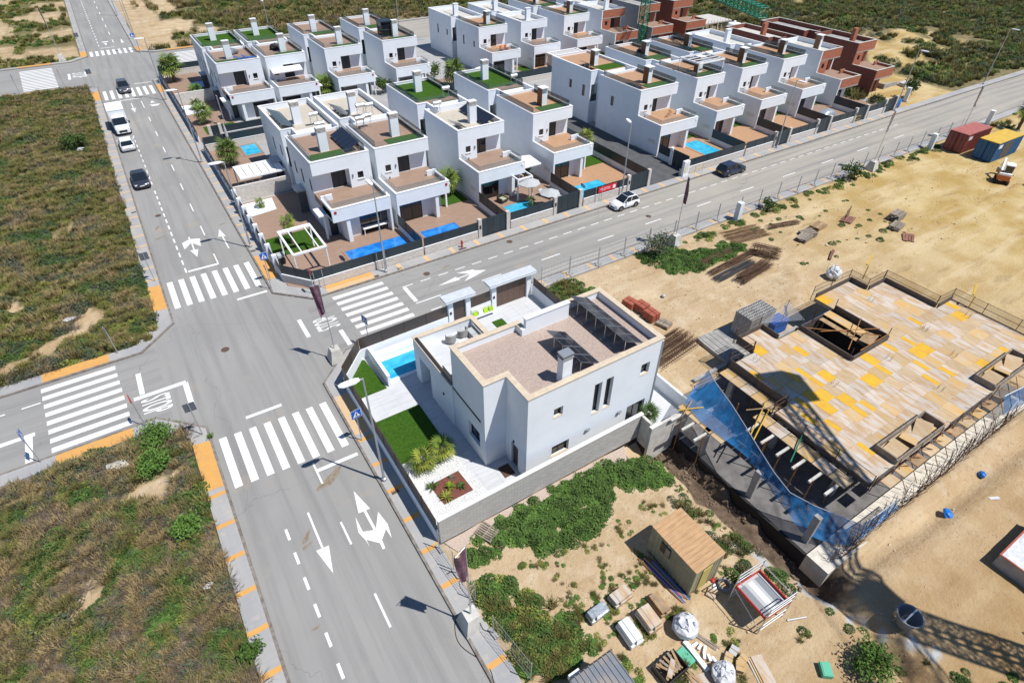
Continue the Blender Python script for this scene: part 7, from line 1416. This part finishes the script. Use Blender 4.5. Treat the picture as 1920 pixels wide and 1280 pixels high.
tree('low bush at the pavement edge of the near left lot', -6.2, 36.2, 0, .15, 1.3, .5, 1500, 'leaf_lush', 12, .10); tree('rounded green bush in the near left lot below the paving', -6.6, 33.6, 0, .15, 1.1, .6, 1300, 'leaf_lush', 13, .10); tree('green bush on the near left lot beside the orange bands', -5.6, 27.4, 0, .15, .9, .5, 1000, 'leaf_lush', 14, .10)
# ------------------------------------------------------------------ ground cover, scattered with geometry nodes
lib = bpy.data.collections.new('plant_library')
def clump(name, kind, seed, mt_, n_, r, h, leaf):
    q = random.Random(seed); mb = MB()
    for i in range(n_):
        a = q.uniform(0,6.283); rr = r*math.sqrt(q.random())
        if kind == 'leafy':
            z = h*(1-(rr/r)**2)*q.uniform(.35,1.0)+.02; c_ = Vector((rr*math.cos(a),rr*math.sin(a),z)); t_ = q.uniform(0,6.28); d1 = Vector((math.cos(t_),math.sin(t_),q.uniform(-.5,.6))).normalized()*leaf*q.uniform(.7,1.3); d3 = d1.cross(Vector((q.gauss(0,1),q.gauss(0,1),1.5))).normalized()*leaf*.5
            mb.poly([c_-d1,c_+d3,c_+d1,c_-d3])
        elif kind == 'grass':
            b0 = Vector((rr*math.cos(a)*.6,rr*math.sin(a)*.6,0)); t_ = q.uniform(0,6.28); le = h*q.uniform(.6,1.2); tip = b0+Vector((math.cos(t_)*le*.55,math.sin(t_)*le*.55,le)); sd = Vector((-math.sin(t_),math.cos(t_),0))*leaf
            md = b0.lerp(tip,.55)+Vector((0,0,le*.08)); mb.poly([b0-sd,b0+sd,md+sd*.7,md-sd*.7]); mb.poly([md-sd*.7,md+sd*.7,tip])
        else:
            b0 = Vector((rr*math.cos(a)*.3,rr*math.sin(a)*.3,0)); t_ = q.uniform(0,6.28); le = h*q.uniform(.5,1.3); tip = b0+Vector((math.cos(t_)*le,math.sin(t_)*le,le*q.uniform(.3,1))); sd = Vector((-math.sin(t_),math.cos(t_),0))*leaf; mb.poly([b0-sd,b0+sd,tip+sd*.3,tip-sd*.3])
            for k in range(2): m0 = b0.lerp(tip,q.uniform(.4,.8)); e = m0+Vector((q.gauss(0,1),q.gauss(0,1),q.uniform(0,1)))*le*.25; mb.poly([m0-sd*.6,m0+sd*.6,e])
    o = mb.build(name, mt_); C.objects.unlink(o); lib.objects.link(o); return o
# order matters: index into the library (kept alphabetical)
protos = [('a_lush','leafy','leaf_lush',130,.42,.26,.085),('b_green','leafy','leaf_green',150,.5,.42,.085),('c_olive','grass','olive_grass',70,.42,.5,.022),('d_dry','grass','dry_grass',60,.42,.5,.020),('e_twig','twig','twig',46,.5,.55,.013),('f_grey','leafy','leaf_grey',120,.5,.45,.075),('g_yellow','leafy','yellow_green',120,.45,.35,.075),('h_lush2','leafy','leaf_lush',110,.36,.18,.075)]
for i, (nm, kd, mt_, n_, r, h, lf) in enumerate(protos): clump(nm, kd, 40+i, mt_, n_, r, h, lf)
def ground_z(x, y):
    ix = np.clip(np.searchsorted(gx, x)-1, 0, len(gx)-2); iy = np.clip(np.searchsorted(gy, y)-1, 0, len(gy)-2)
    fx = (x-gx[ix])/(gx[ix+1]-gx[ix]); fy = (y-gy[iy])/(gy[iy+1]-gy[iy])
    return (H[iy,ix]*(1-fx)+H[iy,ix+1]*fx)*(1-fy)+(H[iy+1,ix]*(1-fx)+H[iy+1,ix+1]*fx)*fy
def scatter(name, label, cat, xs, ys, idxs, scl):
    zs = ground_z(xs, ys)-.02
    me = bpy.data.meshes.new(name); me.from_pydata(np.stack([xs,ys,zs],-1).tolist(), [], [])
    for nm, tp, v in (('idx','INT',idxs.astype(np.int32)),('scl','FLOAT',scl.astype(np.float32)),('rot','FLOAT',rng.uniform(0,6.283,len(xs)).astype(np.float32))):
        a = me.attributes.new(nm, tp, 'POINT'); a.data.foreach_set('value', v)
    o = bpy.data.objects.new(name, me); C.objects.link(o); tag(o, label, cat, kind='stuff')
    ng = bpy.data.node_groups.new(name+'_scatter', 'GeometryNodeTree'); ng.interface.new_socket('Geometry', in_out='INPUT', socket_type='NodeSocketGeometry'); ng.interface.new_socket('Geometry', in_out='OUTPUT', socket_type='NodeSocketGeometry')
    N = ng.nodes; Lk = ng.links; gi = N.new('NodeGroupInput'); go = N.new('NodeGroupOutput'); ip = N.new('GeometryNodeInstanceOnPoints'); ci = N.new('GeometryNodeCollectionInfo')
    ci.inputs['Collection'].default_value = lib; ci.inputs['Separate Children'].default_value = True; ci.inputs['Reset Children'].default_value = True
    mp = N.new('GeometryNodeMeshToPoints'); Lk.new(gi.outputs[0], mp.inputs[0])
    Lk.new(mp.outputs[0], ip.inputs['Points']); Lk.new(ci.outputs[0], ip.inputs['Instance']); ip.inputs['Pick Instance'].default_value = True
    def na(nm, tp): n_ = N.new('GeometryNodeInputNamedAttribute'); n_.data_type = tp; n_.inputs['Name'].default_value = nm; return n_.outputs[0]
    Lk.new(na('idx','INT'), ip.inputs['Instance Index']); cx = N.new('ShaderNodeCombineXYZ'); Lk.new(na('rot','FLOAT'), cx.inputs[2]); Lk.new(cx.outputs[0], ip.inputs['Rotation'])
    c3 = N.new('ShaderNodeCombineXYZ'); s_ = na('scl','FLOAT')
    for k in range(3): Lk.new(s_, c3.inputs[k])
    Lk.new(c3.outputs[0], ip.inputs['Scale']); Lk.new(ip.outputs[0], go.inputs[0]); md = o.modifiers.new('scatter', 'NODES'); md.node_group = ng; return o
def area(x0,x1,y0,y1,n_): return rng.uniform(x0,x1,n_), rng.uniform(y0,y1,n_)
def pick(x, y, seed, s, table):
    """table: list of (threshold, [library index...])"""
    v = fbm(x, y, s, seed, 3)+rng.normal(0,.22,len(x)); out = np.zeros(len(x), int)
    for lo, ids in table: mk = v >= lo; out[mk] = rng.choice(ids, mk.sum())
    return out
def zone_at(x, y):
    ix = np.clip(np.searchsorted(gx, x)-1, 0, len(gx)-2); iy = np.clip(np.searchsorted(gy, y)-1, 0, len(gy)-2); return zone[iy,ix]
def lot(label, x0,x1,y0,y1, n_, seed, s, table, sc, cond=None, thr=.55, name='scrub'):
    x, y = area(x0,x1,y0,y1,n_); k = zone_at(x,y)+rng.normal(0,.13,len(x)) > thr
    if cond is not None: k &= cond(x,y)
    x, y = x[k], y[k]; scatter(name, label, 'scrub', x, y, pick(x,y,seed,s,table), rng.uniform(*sc,len(x))*(1+.25*np.clip(fbm(x,y,s*1.3,seed+1,3),-1,1)))
lot('tangled green and dry scrub covering the near left lot', -19,-4.2,5,37.1,7600, 22, 4.5, [(-9,[3,4,3]),(-.4,[2,4,5,3]),(-.05,[2,3,5,4]),(.25,[1,6,2]),(.5,[1,1,2]),(.85,[0,1])], (.55,1.2), lambda x,y: ~((x > -6.0) & (y > 40.8+x)))
lot('olive and brown scrub covering the upper left lot', -24,-4.2,48.5,128.6,14500, 32, 9, [(-9,[4,3,5]),(-.55,[2,3,5]),(-.2,[2,6,6,3]),(.15,[2,6,2]),(.45,[5,5,1,2]),(.8,[1,5,1])], (.75,1.4), lambda x,y: ~((x > -5.9) & (y < 43.0-x+.2)))
lot('patchy grass on the far left lot', -45,-4.4,149,260,6000, 42, 9, [(-9,[2,6,2]),(.2,[0,1,6])], (.9,1.7), None, .62)
lot('brown and olive heath beyond the houses', 7.3,190,149,320,26000, 53, 24, [(-9,[3,4,2]),(-.4,[2,3,2]),(.0,[2,2,5]),(.4,[1,2,6])], (1.3,2.6), None, .6)
lot('green and sandy rough ground right of the brick houses', 104,310,49.6,150,24000, 62, 16, [(-9,[2,5,2]),(-.3,[1,2,5]),(.2,[1,6,2]),(.7,[1,0,2])], (1.1,2.3), lambda x,y: ~((x < 124) & (y > 85) & (y < 106)), .6)
lot('weeds on the far right end of the site', 108,260,20,37,1500, 72, 9, [(-9,[1,2,0])], (.7,1.3), lambda x,y: fbm(x,y,9,71,4) > .1, -1)
# creeping green plants on the building plots
def in_poly(x, y, P_):
    r = np.zeros(len(x), bool); n_ = len(P_)
    for i in range(n_):
        (x1,y1),(x2,y2) = P_[i],P_[(i+1)%n_]; c_ = ((y1 > y) != (y2 > y)) & (x < (x2-x1)*(y-y1)/(y2-y1+1e-9)+x1); r ^= c_
    return r
def patch(label, P_, dens, seed, sc=(.7,1.15), ids=(0,7,0,7,1), fray=.25, thr=-.55):
    X0, X1 = min(p[0] for p in P_), max(p[0] for p in P_); Y0, Y1_ = min(p[1] for p in P_), max(p[1] for p in P_); n_ = int((X1-X0)*(Y1_-Y0)*dens)
    x, y = area(X0,X1,Y0,Y1_,n_); k = in_poly(x+rng.normal(0,fray,n_),y+rng.normal(0,fray,n_),P_) & (fbm(x,y,2.6,seed,4) > thr); x, y = x[k], y[k]
    scatter('ground_cover', label, 'ground cover', x, y, rng.choice(ids,len(x)), rng.uniform(*sc,len(x)))
patch('dense green creeper along the villa front wall', [(10.2,16.8),(11.2,18.0),(13.5,18.1),(17.0,17.8),(19.2,17.6),(20.6,17.5),(21.6,17.0),(22.2,14.6),(20.6,14.8),(19.2,15.7),(18.6,16.3),(17.4,15.6),(16.4,14.7),(14.6,14.2),(12.1,14.9)], 26, 81)
patch('green weeds beside the near banner and dark hut roof', [(7.2,14.3),(7.7,15.6),(9.2,14.2),(9.7,12.2),(10.6,10.4),(10.9,9.0),(8.6,8.6),(7.1,9.8)], 20, 82, ids=(0,1,7,6,2)); patch('small green weeds by the villa wall corner', [(8.0,16.2),(9.0,17.7),(10.6,17.4),(9.6,16.0)], 18, 83)
patch('green creeper mound by the site fence and grey shrub', [(38.7,36.9),(41.4,36.6),(43.8,35.0),(45.3,34.0),(50.4,32.9),(49.1,31.4),(43.0,31.9),(40.1,32.4),(39.8,34.4)], 20, 84, fray=.35); patch('green weeds outside the villa driveway corner', [(27.2,36.6),(29.9,36.9),(31.5,34.9),(28.5,34.0),(27.0,34.6)], 20, 85, ids=(1,0,2,0))
patch('weeds around the board packs on the near plot', [(10.5,11.2),(14,11.6),(16.5,10),(16.6,6.4),(17.8,5.6),(17.6,3.2),(12,3.4),(11.2,7.6)], 22, 86, (.3,.62), (0,7,2,7,6), thr=.3); patch('sparse weeds on the near sandy plot', [(8,16),(13,14.5),(17,14.2),(22.5,14),(22.5,8.8),(20,8),(10,9)], 22, 87, (.22,.5), (0,7,2,6,3), thr=.42)
patch('weeds on the bank between hut and trench', [(19.8,12.6),(21.6,13.4),(22.4,9.4),(23,6.4),(21.4,5.2),(20.4,8)], 13, 88, (.5,.9), (1,2,3,5), thr=.0); patch('scattered weeds along the site side of the street fence', [(44,37.0),(96,36.8),(96,35.4),(60,35.0),(46,35.2)], 5, 89, (.5,1.1), (0,1,7,6), thr=.1)
patch('weed tufts among the stored materials', [(46,36),(70,33),(68,24),(52,26),(48,33)], 1.6, 90, (.4,1.0), (0,1,7), thr=.45); patch('weeds along the drain at the bottom right', [(20,4),(23,5),(24,0),(30,-4),(22,-5)], 3, 91, (.4,.8), (1,2,7), thr=.3)
# weeds in the kerb joints
xs = np.concatenate([rng.normal(-2.9,.08,110), rng.normal(5.62,.07,60), rng.uniform(-14,-5,60), rng.uniform(-13,-6,20)]); ys = np.concatenate([rng.uniform(10,35,55), rng.uniform(50,125,55), rng.uniform(8,35,60), rng.normal(46.98,.07,60), rng.normal(38.48,.06,20)])
scatter('kerb_weeds', 'small weeds growing in the kerb joints', 'weeds', xs, ys, rng.choice([7,2,3],len(xs)), rng.uniform(.15,.4,len(xs)))
# stones and clods on the bare soil
def stones(name, label, X0,X1,Y0,Y1_, n_, smin, smax, mt_, seed, cond=None):
    q = np.random.default_rng(seed); x = q.uniform(X0,X1,n_); y = q.uniform(Y0,Y1_,n_); k = fbm(x,y,5,seed,3) > -.1
    if cond is not None: k &= cond(x,y)
    x, y = x[k], y[k]; z = ground_z(x,y); mb = MB(); r = random.Random(seed)
    for a, b_, c_ in zip(x,y,z): s_ = r.uniform(smin,smax)*(1 if r.random() < .93 else 2); mb.obox((a,b_,c_+s_*.2),(s_*1.3,s_,s_*.7),r.uniform(0,3),r.uniform(-.5,.5),r.uniform(-.5,.5))
    tag(mb.build(name, mt_), label, 'stones', kind='stuff')
mat('soil_clod', (.13,.09,.06), .95, col2=(.20,.145,.10), scale=2)
mat('clod', (.40,.28,.16), .95, obj_random=.1, col2=(.52,.42,.29), scale=1.5)
stones('stones', 'stones and clods on the bare near plot', 7.5,23,4,18, 1100, .02,.07, 'clod', 1, lambda x,y: ~((x > 17) & (x < 19.5) & (y > 8) & (y < 11.7)))
stones('stones', 'clods along the open trench and foundation', 22.5,48,-4,4.6, 900, .02,.06, 'clod', 2); stones('stones', 'clods on the open sandy site', 28,95,21.5,36.5, 1800, .03,.10, 'clod', 3)
stones('stones', 'stones in the near left lot', -17,-4.3,6,37, 700, .03,.09, 'clod', 4); stones('stones', 'rubble in the trench bottom', 22.7,25.0,5,18, 500, .04,.16, 'soil_clod', 5)
# strip of pale pink gravel at the foot of the villa wall
gp_ = ground_patch('gravel_strip', [(7.6,17.4),(9.2,17.7),(14,17.6),(18.5,17.2),(20.6,17.2),(21.3,18.3),(14,18.36),(7.2,18.36)], .075, 'pink_gravel', th=.06)

# rest the stored things on the uneven soil
for o in list(C.objects):
    if o.parent is None and o.type in ('EMPTY','MESH') and o.name.split('.')[0] in ('rebar_pile','board_stack','pallet','builders_bag','block_stack','precast_stack','can','sheet','tarpaulin','drum','mini_excavator','dumper','shipping_container','profile_pile','carton','timber_bundle','cable_coil','crate','shrub','mortar_skip'):
        x_, y_ = o.location.x, o.location.y
        if x_ > 7 and y_ < 37.2: o.location.z += float(ground_z(np.array([x_]), np.array([y_]))[0])
